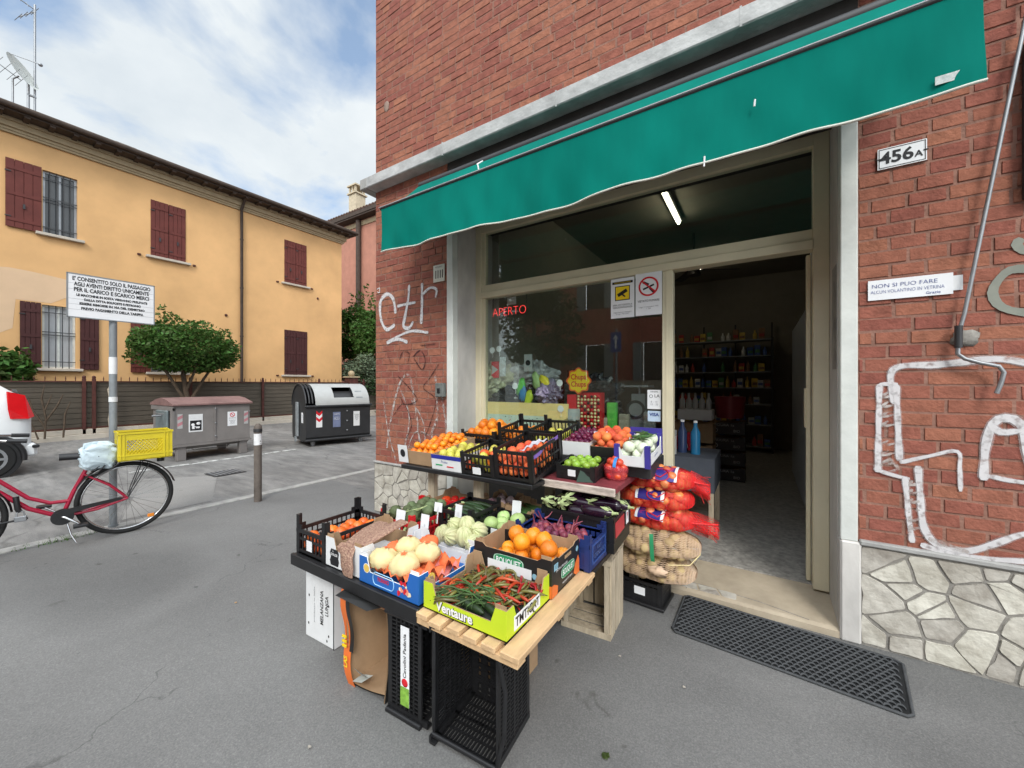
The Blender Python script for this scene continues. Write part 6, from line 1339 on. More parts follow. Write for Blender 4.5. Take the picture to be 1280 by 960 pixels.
lay(t, [long_mesh('fennel_leaf', .12, .006, [M['bean'], M['bean']])], 'fennel_frond', 'green frond lying on the fennel bulbs', 'frond', 'green fronds on the fennel bulbs', [(.10+.012*(k % 4), .12+.012*k, .14+.004*(k % 3), 60+k*23, 5) for k in range(14)])

# ---- under the table
c = plastic_crate('empty_crate', 'large empty black crate on its side at the front with its opening to the street', .30, .47, .27, (0, 0, 0), M['black_plastic'], pitch=.016)
c.matrix_world = Matrix.Translation((-1.135, 1.42, .01)) @ Matrix.Rotation(R(4), 4, 'Z') @ Matrix.Rotation(R(90), 4, 'X')
b = MB(); b.tube([(.0, .03, .27), (.012, .12, .285), (.012, .35, .285), (.0, .44, .27)], .009, 8); b.tube([(.30, .03, .27), (.325, .14, .262), (.33, .3, .262), (.30, .44, .27)], .009, 8); b.tube([(.0, .02, .28), (.3, .02, .28)], .010, 8); b.tube([(.0, .455, .275), (.3, .455, .275)], .009, 8); b.build('rim', M['black_plastic'], c)
c = plastic_crate('empty_crate', 'empty black crate on end with a long white and green label', .27, .44, .20, (0, 0, 0), M['black_plastic'], pitch=.018, solid=.0)
c.matrix_world = Matrix.Translation((-1.39, 1.145, .012)) @ Matrix.Rotation(R(3), 4, 'Z') @ Matrix(((0, 0, 1, 0), (1, 0, 0, 0), (0, 1, 0, 0), (0, 0, 0, 1)))
b = MB(); b.tube([(-.008, -.0, .0), (-.008, .0, .2)], .012, 8); b.tube([(-.01, .44, .0), (-.01, .44, .2)], .014, 8); b.build('rim', M['black_plastic'], c)
lb = card(c, 'long_label', .05, .34, (0, 0, 0), (0, 0, 0), M['paper'], .001); lb.matrix_local = Matrix(((0, 0, -1, -.0095), (0, 1, 0, .225), (1, 0, 0, .11), (0, 0, 0, 1)))
lettering(lb, 'Cavolini Padania', .024, (0, .045, .001), (0, 0, 90), M['ink'], bold=.0004, width=.19)
b = MB(); b.box(-.025, .025, -.17, -.09, .0002, .001, 0); b.build('green_print', mat('fresh_green_print', (.22, .42, .06), .6, .4, 30), lb)
b = MB(); b.ball((0, -.07, .001), .018, .018, .0006, 14, 4); b.build('emblem', M['ink_red'], lb)
# worn orange and black carton on its side
t = thing('worn_carton', 'battered orange and black carton on its side under the blue tomato carton', 'box', (-1.69, 1.14, .0), 2)
b = MB(); w_, h_, d_, T = .27, .455, .27, .006
def pan(P, m0, m1, nx=6):  # P(u,v,o): a slightly buckled panel with two faces
    G = lambda o: [[Vector(P(i/nx, j/nx, o)) for i in range(nx+1)] for j in range(nx+1)]
    for o, m_ in ((0, m0), (T, m1)): b.loft(G(o), m=m_, closed=False, cap=False, smooth=True)
wv = lambda u, v: .010*math.sin(u*4+v*3)*math.sin(v*math.pi)
bul = lambda v: .03*math.sin(v*math.pi)
pan(lambda u, v, o: (0+o-bul(v)*.35+.045*(1-v)*(1-v), d_*u, h_*v), 0, 2); pan(lambda u, v, o: (w_-o+wv(u, v)+.02*math.sin(v*2.5), d_*u, h_*v), 1, 2)
pan(lambda u, v, o: (.045+(w_-.045)*u, d_*v, .012+o+.03*u*u), 1, 2); pan(lambda u, v, o: (w_*u, d_*v, h_-o-.02*u), 0, 2); pan(lambda u, v, o: (w_*u, d_-o, h_*v), 1, 2)
b.build('board_body', [M['card_orange'], M['card_black'], M['card']], t)
b = MB(); b.loft([[Vector((-.012-bul(v)*.35+.045*(1-v)**2+q, -.002-.012*math.sin(v*9), h_*v)) for q in (-.012, .040)] for v in [k/16 for k in range(17)]], closed=False, cap=False); b.build('orange_edge', M['card_orange'], t)
b = MB(); b.loft([[Vector((.03-bul(v)*.35+.04*(1-v)**2+q, -.0025-.012*math.sin(v*9), h_*v)) for q in (-.012, .016)] for v in [.35+k*.6/12 for k in range(13)]], closed=False, cap=False); b.build('black_edge', M['card_black'], t)
b = MB()
for k in range(3): b.box(.0, .028, -.024, -.018, .19+k*.022, .20+k*.022)
b.build('yellow_stripe', M['ink_yellow'], t)
lettering(t, 'LAS', .034, (.028, -.0245, .125), (90, -90, 0), M['ink_yellow'], bold=.001)
b = MB(); b.raw([(.06, -.012, .035), (.15, -.03, .075), (.17, .02, .085), (.08, .03, .05)], [(0, 1, 2, 3)]); b.raw([(.05, .0, .09), (.14, -.02, .10), (.16, .01, .07), (.07, .02, .055)], [(0, 1, 2, 3)]); b.build('inner_flap', mat('grey_board', (.45, .46, .42), .8), t)
b = MB(); b.raw([(.0, -.06, h_-.005), (.20, -.04, h_-.03), (.26, .02, h_-.02), (.0, .02, h_+.004)], [(0, 1, 2, 3)]); b.build('top_flap', [M['card_black']], t)
# upturned white carton bottom
t = thing('white_carton', 'white carton on end with small vent holes and upright print reading LUNGA', 'box', (-2.20, 1.225, .005), 2)
b = MB(); b.box(.0, .262, .0, .16, .0, .44, bev=.004); b.build('board_body', M['card_white'], t)
b = MB()
for x, z in ((.035, .40), (.215, .385), (.035, .24), (.215, .225), (.03, .08), (.215, .06), (.2, .03)): b.raw([(x+.006*math.cos(k*.7), -.001, z+.008*math.sin(k*.7)) for k in range(9)], [tuple(range(9))])
b.box(.255, .2625, -.001, .0, .0, .43); b.build('vent_hole', M['ink'], t)
lettering(t, 'MELANZANA', .038, (.155, -.0015, .20), (90, -90, 0), M['ink'], bold=.0008, width=.19); lettering(t, 'LUNGA', .038, (.20, -.0015, .22), (90, -90, 0), M['ink'], bold=.0008, width=.11); lettering(t, 'prodotto in Italia', .015, (.085, -.0015, .2), (90, -90, 0), M['tin'], width=.2); lettering(t, 'PRIMA SCELTA', .018, (.14, -.0015, .40), FRONT, M['tin'])
b = MB(); b.box(.02, .225, .165, .19, .01, .42); o = b.build('blue_backing', M['card_blue'], t)
for i, (z, lab) in enumerate(((.0, 'bottom one of two black crates under the left end of the low table'), (.235, 'top one of two black crates under the left end of the low table'))):
    plastic_crate('empty_crate', lab, .36, .52, .215, (-2.27, 1.42, z), M['black_plastic'], ear=.01)
plastic_crate('empty_crate', 'black crate in the dark under the middle of the low table', .50, .34, .25, (-1.62, 1.72, 0), M['black_plastic'], solid=.2)
plastic_crate('empty_crate', 'black crate in the shade under the back bench', .58, .38, .30, (-1.95, 2.38, 0), M['black_plastic'], solid=.26)
plastic_crate('empty_crate', 'second black crate in the shade under the back bench at its right', .38, .34, .30, (-1.28, 2.42, 0), M['black_plastic'], solid=.26)
for i, (x, y, z, lab) in enumerate(((-1.30, 1.50, .0, 'a brown carton standing behind the empty front crates'), (-1.75, 2.30, .30, 'a brown carton standing on the black crate below the back bench'))):
    carton('brown_carton', lab, .34, .24, .28, (x, y, z), M['card'], flaps=False)
# ---- sacks
def net_bag(name, label, loc, rx, ry, rz, rot, mnet, seed, meshes, gname, glabel, gcat, ggroup, n, label_col=None, tail=None, pitch=26, fr=.030, tilt=0):
    r2 = random.Random(seed); t = thing(name, label, 'net sack', loc, rot, None, 0)
    def S_(u, v, g=1.0):
        th = 2*math.pi*u; ph = -math.pi/2+math.pi*v; sq = lambda q, p: math.copysign(abs(q)**p, q)
        k = 1+.035*math.sin(5*th+seed)+.03*math.sin(9*ph+3*th+seed*2)
        return Vector((rx*sq(math.sin(ph), .8)*g, ry*sq(math.cos(ph), .75)*math.cos(th)*k*g, rz*sq(math.cos(ph), .75)*math.sin(th)*k*g+rz))
    b = MB(); nu, nv = pitch*2, pitch
    def strand(p, q, nrm, w=.0011):
        sd_ = (q-p).cross(nrm)
        if sd_.length < 1e-7: return
        sd_.normalize(); b.raw([p-sd_*w, p+sd_*w, q+sd_*w, q-sd_*w], [(0, 1, 2, 3)])
    c0 = Vector((0, 0, rz))
    for i in range(nu):
        for j in range(1, nv):
            A = S_(i/nu, j/nv, 1.02); B_ = S_((i+.5)/nu, min(1, (j+1)/nv), 1.02); C_ = S_((i-.5)/nu, min(1, (j+1)/nv), 1.02); A2 = S_((i+(j % 2)*.5)/nu, j/nv, 1.02)
            B2 = S_((i+(j % 2)*.5+.5)/nu, (j+1)/nv, 1.02); C2 = S_((i+(j % 2)*.5-.5)/nu, (j+1)/nv, 1.02)
            strand(A2, B2, (A2-c0).normalized()); strand(A2, C2, (A2-c0).normalized())
    if tail:
        tx, tz = tail; P0 = Vector((rx*.9, 0, rz))
        for k in range(8):
            a = r2.uniform(0, 6.28); e = P0+Vector((tx*r2.uniform(.6, 1), .05*math.cos(a)*r2.random()*2, tz+.06*math.sin(a)*r2.random()*2)); s0 = S_(r2.random(), .93, 1.0)
            mid = (s0+e)*.5+Vector((0, .012*math.cos(a), .012*math.sin(a))); b.tube([s0, mid, e], .0016, 3, cap=False)
        Tn = lambda a, f: Vector((rx*.88+tx*f, (.055*(1-f)**.5+.035*f)*math.cos(a)*(1+.3*math.sin(a*5+f*4)), rz+tz*f+(.055*(1-f)+.05*f)*math.sin(a)*(1+.3*math.sin(a*4+f*5))))
        for q in range(34):
            for e_ in range(10):
                for dq in (-.5, .5): strand(Tn(2*math.pi*(q+(e_ % 2)*.5)/34, e_/10), Tn(2*math.pi*(q+(e_ % 2)*.5+dq)/34, (e_+1)/10), Vector((0, math.cos(q*.185), math.sin(q*.185))), .0016)
    b.build('net', mnet, t)
    if label_col:
        lb_ = MB(); L0, L1 = label_col
        lb_.loft([[S_(.02+.46*q/18, v, 1.045) for q in range(19)] for v in (L0, (L0+L1)/2, L1)], closed=False, cap=False); l_ = lb_.build('paper_band', M['blue_label'], t)
        for vv in (L0, L1):
            e = MB(); e.loft([[S_(.02+.46*q/18, v, 1.05) for q in range(19)] for v in (vv-.012, vv+.012)], closed=False, cap=False); e.build('band_edge', M['ink_white'], l_)
        # printed red ring and bulb on the side that faces the street
        c_ = S_(.5, (L0+L1)/2, 1.06); e = MB()
    mt0 = Matrix.Translation(Vector(loc)) @ Matrix.Rotation(R(rot), 4, 'Z')
    pts = []
    tries = 0
    while len(pts) < n and tries < 6000:
        tries += 1; p = S_(r2.random(), r2.uniform(.06, .94), r2.uniform(.72, .86))
        if all((p-q).length > fr*1.62 for q in pts): pts.append(p)
    for p in pts:
        o = inst(r2.choice(meshes), gname, mt0 @ Matrix.Translation(p) @ rot_rand(r2) @ Matrix.Scale(r2.uniform(.88, 1.08), 4)); tag(o, glabel, gcat, ggroup)
    return t, S_
on = [mesh_round('onion', M['onion'], .034, .9, seed=i) for i in range(3)]
pot = []
for k in range(4):
    b = MB(); r2 = random.Random(k+40); a1 = r2.uniform(0, 6); b.ball((0, 0, 0), .040, .031, .029, 12, 8, fn=lambda th, ph: 1+.08*math.sin(2*th+a1)+.05*math.sin(3*th+2*ph+a1)); pot.append(b.mesh('potato', M['potato']))
t, S1 = net_bag('potato_sack', 'buff net sack of potatoes lying lowest on the black crate by the doorway', (-.60, 2.66, .180), .27, .16, .080, -6, M['net_buff'], 3, pot, 'potato', 'potato in the lower buff net sack', 'potato', 'potatoes in the lower net sack', 60, fr=.028)
t, S1 = net_bag('potato_sack', 'buff net sack of potatoes lying on top of another, under the red onion sacks', (-.555, 2.64, .345), .25, .155, .080, 3, M['net_buff'], 4, pot, 'potato', 'potato in the upper buff net sack', 'potato', 'potatoes in the upper net sack', 55, fr=.028)
b = MB(); b.loft([[Vector((-.02+.012*f+q, -.152-.01*math.sin(a), .085+.085*math.cos(a))) for q in (-.012, .012)] for f, a in ((k/8, k*math.pi/8) for k in range(9))], closed=False, cap=False); b.build('green_band', M['card_green'], t)
b = MB(); b.tube([(.08, -.155, .0), (.20, -.14, .02), (.25, -.05, .06), (.235, -.02, .12)], .003, 6); b.build('drawstring', M['wrap'], t)
b = MB(); b.ball((.02, -.165, -.05), .055, .02, .025, 14, 8, fn=lambda a, p: 1+.3*math.sin(a*5+p*3)+.2*math.sin(a*9)); b.build('gathered_net', M['net_buff'], t)
for i, (z, x, rt, lab, tl) in enumerate(((.50, -.575, -3, 'lowest red net sack of onions resting on the potato sacks', (.16, -.03)), (.625, -.585, 2, 'middle red net sack of onions with a dark blue paper band', None), (.755, -.575, 4, 'topmost red net sack of onions with a broad dark blue paper band', (.11, -.06)))):
    t, S2 = net_bag('onion_sack', lab, (x, 2.70, z), .235, .145, .072, rt, M['net_red'], 20+i, on, 'onion', ('onion in the lowest red net sack', 'onion in the middle red net sack', 'onion in the topmost red net sack')[i], 'onion', ('onions in the lowest net sack', 'onions in the middle net sack', 'onions in the top net sack')[i], 44, (.40, .56) if i < 2 else (.42, .64), tl, fr=.032)
    bd = [c_ for c_ in t.children if c_.name.startswith('paper_band')][0]
    e = MB(); ring = [S2(.40+.075*math.sin(a), .53+(.055)*math.cos(a), 1.075) for a in [2*math.pi*q/20 for q in range(21)]]; e.tube(ring, .0032, 4); e.tube([S2(.40, .49, 1.07), S2(.43, .53, 1.07), S2(.37, .57, 1.07)], .004, 4); e.build('red_print', M['ink_red'], bd)
t = plastic_crate('plastic_crate', 'black crate with a white sticker carrying the potato sacks beside the doorway', .34, .22, .15, (-.855, 2.62, .008), M['black_plastic'], solid=.12, ear=.01, rot=-4)
t.location = (-.86, 2.60, .008)
card(t, 'sticker', .07, .05, (.20, -.006, .085), FRONT, M['paper']); b = MB(); b.box(-.01, .36, -.03, .23, 0, .02, bev=.005); b.build('base_flange', M['black_plastic'], t)
# ---- rubber door mat: a sheet of scales
t = thing('door_mat', 'black rubber scale pattern door mat lying on the pavement before the threshold', 'door mat', (0, 0, .006))
rub2 = mat('dark_rubber_sheet', (.016, .017, .018), .8, .2, 20)
c4 = [(-.425, 2.845), (-.43, 2.395), (.56, 2.325), (.625, 2.765)]
def bil(u, v, z): 
    x = (c4[1][0]*(1-u)+c4[2][0]*u)*(1-v)+(c4[0][0]*(1-u)+c4[3][0]*u)*v; y = (c4[1][1]*(1-u)+c4[2][1]*u)*(1-v)+(c4[0][1]*(1-u)+c4[3][1]*u)*v
    return Vector((x, y, z))
b = MB(); edge = [(0.02, 0), (.98, 0), (1, .05), (1, .95), (.97, 1), (.03, 1), (0, .95), (0, .06)]
b.loft([[bil(u, v, z) for u, v in edge] for z in (0, .006)], smooth=False)
b.build('sheet', rub2, t); b = MB(); b.tube([bil(u, v, .006) for u, v in edge+edge[:1]], .007, 6); b.build('border', M['rubber'], t)
b = MB(); r2 = random.Random(1); nu_, nv_ = 32, 15
for j in range(nv_):
    for i in range(nu_):
        u = (i+.6+(j % 2)*.5)/(nu_+.9)*.98+.008; v = (j+.45)/(nv_+.3); c_ = bil(u, v, .009); k = r2.uniform(.93, 1.05)
        b.tube([c_+Vector((.0155*k*math.cos(a), .017*math.sin(a)-.004, .004*math.sin(a))) for a in [math.pi*q/6 for q in range(7)]], [.002, .0045, .0055, .006, .0055, .0045, .002], 5)
b.build('scale_ridges', M['rubber'], t)
# litter
for i, (x, y, rt, m_, lab) in enumerate(((-.62, 2.02, 30, M['stone'], 'tiny pale scrap on the asphalt in front of the black potato crate'), (-.50, 1.45, 70, M['leaf_light'], 'crumpled green leaf lying on the asphalt in front of the mat'), (-1.5, .85, 10, M['stone'], 'tiny pale scrap on the asphalt left of the empty crates'), (-.30, 1.98, 110, M['stone'], 'small pale scrap on the asphalt just before the mat'), (-2.9, 1.15, 40, M['card'], 'small brown scrap on the open asphalt left of the stall'))):
    t = thing('litter', lab, 'litter', (x, y, .006), rt); s_ = .018 if i != 1 else .04
    b = MB(); r2 = random.Random(i); g = [[Vector((s_*(a/4-.5)*(1-.3*abs(c-2)), s_*.7*(c/4-.5), .003+.006*r2.random())) for a in range(5)] for c in range(5)]; b.loft(g, closed=False, cap=False, smooth=False); b.build('scrap', m_, t)
# ================================================================== INSIDE THE SHOP
for i, (y0, y1, x, lab) in enumerate(((4.65, 5.65, -.92, 'lit fluorescent tube nearest the shopfront on the dark ceiling'), (7.3, 8.2, -.96, 'lit fluorescent tube deeper inside the shop above the ceiling fan'))):
    t = thing('ceiling_lamp', lab, 'lamp', (x, y0, 3.66))
    b = MB(); b.box(-.04, .04, 0, y1-y0, .0, .06, bev=.005); b.build('housing', M['card_white'], t)
    b = MB(); b.tube([(0, .02, -.02), (0, y1-y0-.02, -.02)], .018, 10); b.build('tube', M['tube'], t)
t = thing('ceiling_fan', 'dark ceiling fan hanging in the dim shop beyond the doorway', 'fan', (-.82, 6.3, 3.15))
b = MB(); b.tube([(0, 0, 0), (0, 0, .55)], .015, 6); b.tube([(0, 0, -.08), (0, 0, .05)], [.1, .08], 14); b.build('motor', M['fan'], t)
for k in range(4):
    a = k*math.pi/2+.5; b = MB(); b.obox(Matrix.Rotation(a, 4, 'Z') @ Matrix.Translation((.36, 0, 0)) @ Matrix.Rotation(.2, 4, 'X'), .55, .12, .008); b.build('blade', M['fan'], t)
# shelves at the back
sh = thing('shelf_unit', 'long dark shelf unit of groceries along the back wall of the shop', 'shelves', (-1.62, 9.0, .1))
SHZ = [.12, .55, .95, 1.28, 1.60, 1.92, 2.24]
for z in SHZ:
    b = MB(); b.box(0, 1.84, 0, .42, z-.02, z); b.build('shelf_board', M['tin'], sh)
b = MB()
for x in (0, .6, 1.2, 1.84): b.box(x-.015, x+.015, .40, .44, 0, 2.6)
b.box(1.82, 1.86, 0, .44, 0, 2.26); b.box(-.02, .02, 0, .44, 0, 2.26); b.build('upright', M['darkmetal'], sh)
pk = [mat('packaging_%s' % n_, c_, .5, .3, 20) for n_, c_ in (('white', (.6, .6, .58)), ('red', (.45, .05, .04)), ('blue', (.06, .12, .35)), ('yellow', (.6, .42, .08)), ('green', (.08, .25, .1)), ('brown', (.25, .13, .07)))]
r2 = random.Random(3)
pm = []
for k in range(6):
    b = MB(); b.box(-.05, .05, -.04, .04, 0, .17+.01*k, bev=.006); b.box(-.04, .04, -.0415, -.0402, .05, .11, 1); pm.append(b.mesh('grocery_packet', [pk[k], pk[(k+2) % 6]]))
    b = MB(); b.tube([(0, 0, 0), (0, 0, .13), (0, 0, .17), (0, 0, .22)], [.036, .036, .014, .013], 10); pm.append(b.mesh('grocery_bottle', [pk[k]]))
for z in SHZ:
    x = -1.55
    while x < .15:
        if r2.random() < .86:
            k = r2.randrange(12); o = inst(pm[k], pm[k].name, Matrix.Translation((x, 9.07+r2.uniform(0, .05), .1+z)) @ Matrix.Rotation(r2.uniform(-.2, .2), 4, 'Z') @ Matrix.Diagonal((1, 1, r2.uniform(.7, 1.1), 1))); tag(o, 'packaged grocery on the dark shelves at the back wall', 'grocery', 'groceries on the back shelves')
        x += r2.uniform(.10, .13)
# fridge to the right of the doorway
t = thing('display_fridge', 'tall grey upright fridge with a perforated edge just inside the doorway', 'fridge', (.42, 3.95, .1))
b = MB(); b.box(0, .7, 0, 2.6, 0, 2.15, bev=.01); b.build('cabinet', M['fridge'], t)
b = MB(); b.box(-.06, -.004, .0, .30, .0, 2.45, bev=.006); b.box(-.02, 0, .3, .34, .05, 2.1); b.build('front_panel', M['fridge'], t)
b = MB()
for i in range(60): b.box(-.066, -.061, .36, .40, .25+i*.03, .265+i*.03)
b.box(-.064, -.062, .355, .405, .22, 2.06, 1); b.build('perforated_rail', [M['ink_white'], M['tin']], t)
b = MB(); b.box(-.05, -.004, .45, 2.35, .2, 2.05); b.build('door_leaf', M['fridge'], t)
# crates and cartons by the door
t = thing('bottle_case', 'grey case of white labelled water bottles on a stack of cartons inside the door', 'case', (-.93, 5.6, .97))
b = MB(); b.box(0, .42, 0, .3, 0, .14, bev=.01); b.build('tray', M['card_white'], t)
for k in range(5):
    b = MB(); b.tube([(.05+k*.08, .08, .1), (.05+k*.08, .08, .26), (.05+k*.08, .08, .30), (.05+k*.08, .08, .36)], [.035, .035, .015, .015], 10); b.build('bottle', M['dump_white'], t)
for k in range(4):
    t = carton('stacked_carton', ('lowest', 'second', 'third', 'topmost')[k]+' black printed carton in the stack inside the doorway', .46, .36, .185, (-.62, 6.15, .1+k*.215), M['card_black'], dip=.02, flaps=False)
    lettering(t, 'VERDURA 1a', .05, (.18, -.002, .13), FRONT, M['dump_white'], width=.3); lettering(t, 'BIO', .05, (.36, -.002, .05), FRONT, M['dump_white']); b = MB(); b.disc((.10, -.002, .055), .03, 'y', 16, 0, .022); b.build('round_print', M['dump_white'], t)
for k in range(3):
    carton('stacked_carton', ('bottom', 'middle', 'upper')[k]+' brown carton of the pile under the case of water bottles', .5, .4, .27, (-1.0, 5.55, .1+k*.29), M['card'], dip=.02, flaps=False)
t = thing('side_table', 'low table with grey cloth holding drinks just inside the door', 'table', (-1.05, 3.75, .1)); b = MB(); b.box(0, .72, 0, .62, .66, .69); [b.box(x, x+.04, y, y+.04, 0, .66) for x in (0, .68) for y in (0, .58)]; b.build('frame', M['wood_grey'], t)
b = MB(); b.box(-.006, .726, -.006, .626, .40, .696); b.build('cloth', mat('blue_grey_cloth', (.07, .08, .10), .8), t)
for x, y, c_, lab in ((-.50, 3.95, (.02, .16, .32), 'tall blue plastic bottle on the low table inside the door'), (-.62, 4.0, (.03, .05, .12), 'dark blue bottle left of the tall blue bottle inside the door'), (-.75, 3.98, (.35, .33, .3), 'pale bottle on the low table beside the door frame')):
    t = thing('drink_bottle', lab, 'bottle', (x, y, .797)); b = MB(); b.tube([(0, 0, 0), (0, 0, .20), (0, 0, .25), (0, 0, .29)], [.042, .042, .018, .016], 14); b.build('body', mat('bottle_colour', c_, .2), t)
    b = MB(); b.tube([(0, 0, .29), (0, 0, .31)], .019, 10); b.build('cap', M['ink_white'], t)
t = thing('red_packet', 'red wedge shaped packet on the low table inside the door', 'packet', (-.93, 4.15, .797)); b = MB(); b.loft([[Vector((x, y, z)) for x, z in ((0, 0), (.36, 0), (.33, .16), (.05, .06))] for y in (0, .22)], smooth=False); b.build('pouch', mat('crimson_packet', (.5, .02, .04), .4, .2), t); b = MB(); b.raw([(.24, -.002, .02), (.34, -.002, .02), (.32, -.002, .12)], [(0, 1, 2)]); b.build('white_triangle', M['ink_white'], t)
t = thing('red_tub', 'round dark red tub standing on the cartons inside the shop', 'tub', (-.35, 6.3, .97)); b = MB(); b.tube([(0, 0, 0), (0, 0, .3)], [.17, .2], 18); b.build('body', mat('dark_red_tub', (.25, .02, .03), .4), t)

# ---- display window contents
t = thing('display_board', 'pale yellow wooden board standing along the bottom of the display window', 'board', (-2.40, 3.262, 0))
b = MB(); b.box(.0, .92, 0, .02, .70, 1.265, bev=.002); b.build('panel', mat('pale_yellow_ply', (.86, .64, .28), .6, .08, 3, stretch=(1, 1, 3)), t)
for k in range(2):
    p = card(t, 'poster', .345, .30, (.18+k*.35, -.004, .99), FRONT, mat('mint_poster', (.62, .68, .58), .6, .08, 12), .002)
    b = MB(); r2 = random.Random(k)
    for i in range(46): x, y = r2.uniform(-.16, .16), r2.uniform(-.13, .13); q = .004+.006*r2.random(); b.raw([(x-q, y, .0006+.00002*i), (x, y-q*.5, .0006+.00002*i), (x+q, y, .0006+.00002*i), (x, y+q*.6, .0006+.00002*i)], [(0, 1, 2, 3)], r2.randrange(3))
    b.build('leaf_print', [M['card_green'], M['ink'], mat('rose_print', (.6, .2, .2), .6)], p)
    b = MB()
    for dx in (-.02, .02, .055): b.loft([[Vector((dx+.011*math.cos(a)+.02*f, -.02+.13*(f-.5), .0018+.0003*math.sin(a))) for a in (0, math.pi)] for f in (0, .5, 1)], closed=False, cap=False)
    b.build('fruit_print', mat('salmon_fruit_print', (.68, .34, .26), .6), p)
t = thing('neon_sign', 'red lit lettering APERTO hanging in the upper left of the display window', 'sign', (-2.13, 3.262, 2.185))
lettering(t, 'APERTO', .125, (0, 0, 0), (90, 0, 0), M['neon'], bold=-.0035, width=.40)
b = MB(); b.tube([(-.2, .01, .06), (-.2, .01, .17)], .003, 4); b.tube([(.2, .01, .06), (.2, .01, .17)], .003, 4); b.build('hanger', M['darkmetal'], t)
def sticker(name, label, w, h, x, z, m, y=None): 
    t = thing(name, label, 'notice', (x, (y if y else FY+.036), z)); card(t, 'sheet', w, h, (0, 0, 0), FRONT, m); return t
t = sticker('notice', 'white surveillance notice with a yellow camera pictogram inside the window corner', .195, .33, -.955, 2.165, M['paper'], FY-.014)
b = MB(); b.box(-.085, .085, -.002, -.001, .118, .138); b.build('black_strip', M['ink'], t)
b = MB(); b.box(-.062, .062, -.002, -.0012, -.02, .10, 0); b.box(-.055, .055, -.003, -.002, -.013, .093, 1); b.build('yellow_square', [M['ink'], M['ink_yellow']], t)
b = MB(); b.obox(Matrix.Translation((0, -.0035, .042)) @ Matrix.Rotation(R(-28), 4, 'Y'), .085, .001, .028); b.obox(Matrix.Translation((.012, -.0035, .018)) @ Matrix.Rotation(R(40), 4, 'Y'), .03, .001, .012); b.build('camera_pictogram', M['ink'], t)
lettering(t, 'VIDEOSORVEGLIANZA', .014, (0, -.0025, .128), FRONT, M['ink_yellow'], width=.14); lettering(t, 'AREA SOTTOPOSTA A\nVIDEOSORVEGLIANZA', .021, (0, -.002, -.068), FRONT, M['ink'], width=.165); lettering(t, 'registrazione immagini\nD.Lgs. 196/2003', .016, (0, -.002, -.125), FRONT, M['tin'], width=.15)
t = sticker('notice', 'white no smoking notice with a red ring next to the window mullion', .205, .34, -.745, 2.172, M['paper'], FY-.016)
b = MB(); b.disc((0, -.0015, .06), .078, 'y', 30, 0, .064); b.obox(Matrix.Translation((0, -.0015, .06)) @ Matrix.Rotation(R(42), 4, 'Y'), .14, .001, .012); b.build('prohibition_ring', M['ink_red'], t)
b = MB(); b.obox(Matrix.Translation((0, -.0012, .055)) @ Matrix.Rotation(R(-20), 4, 'Y'), .09, .0008, .014); b.obox(Matrix.Translation((-.02, -.001, .085)) @ Matrix.Rotation(R(30), 4, 'Y'), .05, .0008, .02); b.obox(Matrix.Translation((.025, -.001, .03)) @ Matrix.Rotation(R(50), 4, 'Y'), .05, .0008, .02); b.build('cigarette_pictogram', M['ink'], t)
lettering(t, 'VIETATO FUMARE', .026, (0, -.002, -.055), FRONT, M['ink'], width=.17); lettering(t, 'Legge 11 novembre 1975\nn. 584', .016, (0, -.002, -.11), FRONT, M['tin'], width=.15)
t = sticker('notice', 'white opening hours card above the blue payment card sticker', .105, .155, -.713, 1.325, M['paper']); lettering(t, 'ORARIO', .016, (0, -.002, .062), FRONT, M['ink']); lettering(t, 'LA', .036, (.022, -.002, .028), FRONT, M['ink']); b = MB(); b.disc((-.024, -.0015, .026), .014, 'y', 14, 0, .011); b.build('ring', M['ink'], t); lettering(t, '8 - 13\n15 - 20', .022, (0, -.002, -.03), FRONT, M['tin'])
t = sticker('notice', 'small pale blue payment card sticker at the bottom of the window by the mullion', .10, .085, -.713, 1.19, mat('pale_blue_paper', (.50, .62, .75), .6)); lettering(t, 'VISA', .036, (0, -.002, .012), FRONT, M['ink_blue'], bold=.001)
t = sticker('notice', 'torn white sheet taped high in the display window behind the red lettering', .11, .08, -2.13, 2.30, M['dump_white'], 3.31)
for i, (x, z, c_, lab) in enumerate(((-2.33, 1.80, M['ink_white'], 'first of two round white suction hooks at the left of the window'), (-2.245, 1.81, M['ink_white'], 'second of two round white suction hooks at the left of the window'), (-2.05, 1.43, M['ink_white'], 'round white suction hook low above the plastic bags'), (-1.56, 1.46, M['ink_white'], 'lone round white suction hook in the middle of the window'), (-1.55, 1.22, M['ink_white'], 'small round white suction hook below the lone one'))):
    t = thing('suction_hook', lab, 'hook', (x, FY+.055, z)); b = MB(); b.disc((0, -.006, 0), .032, 'y', 16, 0, .02); b.disc((0, -.004, 0), .02, 'y', 16, 0); b.tube([(0, 0, -.03), (0, .01, -.06), (0, 0, -.075)], .003, 4); b.build('cup', c_, t)
for x, z, w_, h_, m_, lab in ((-2.33, 1.60, .09, .17, M['ink_red'], 'red and white flag sticker low at the left of the display window'), (-2.235, 1.63, .07, .20, mat('pale_packet', (.5, .55, .56), .5, .5, 30), 'pale blister packet hanging in the window left of the white timer'), (-1.93, 1.66, .09, .17, M['dump_white'], 'white packet with a dark round print hanging in the display window')):
    t = thing('hanging_packet', lab, 'packet', (x, 3.30, z)); card(t, 'sheet', w_, h_, (0, 0, 0), FRONT, m_, .01)
    b = MB(); b.disc((0, -.002, 0), .028, 'y', 16) if m_ is M['dump_white'] else b.raw([(-.04, -.001, .05), (.04, -.001, .0), (-.04, -.001, -.05)], [(0, 1, 2)]); b.build('print', M['ink'] if m_ is M['dump_white'] else M['dump_white'], t)
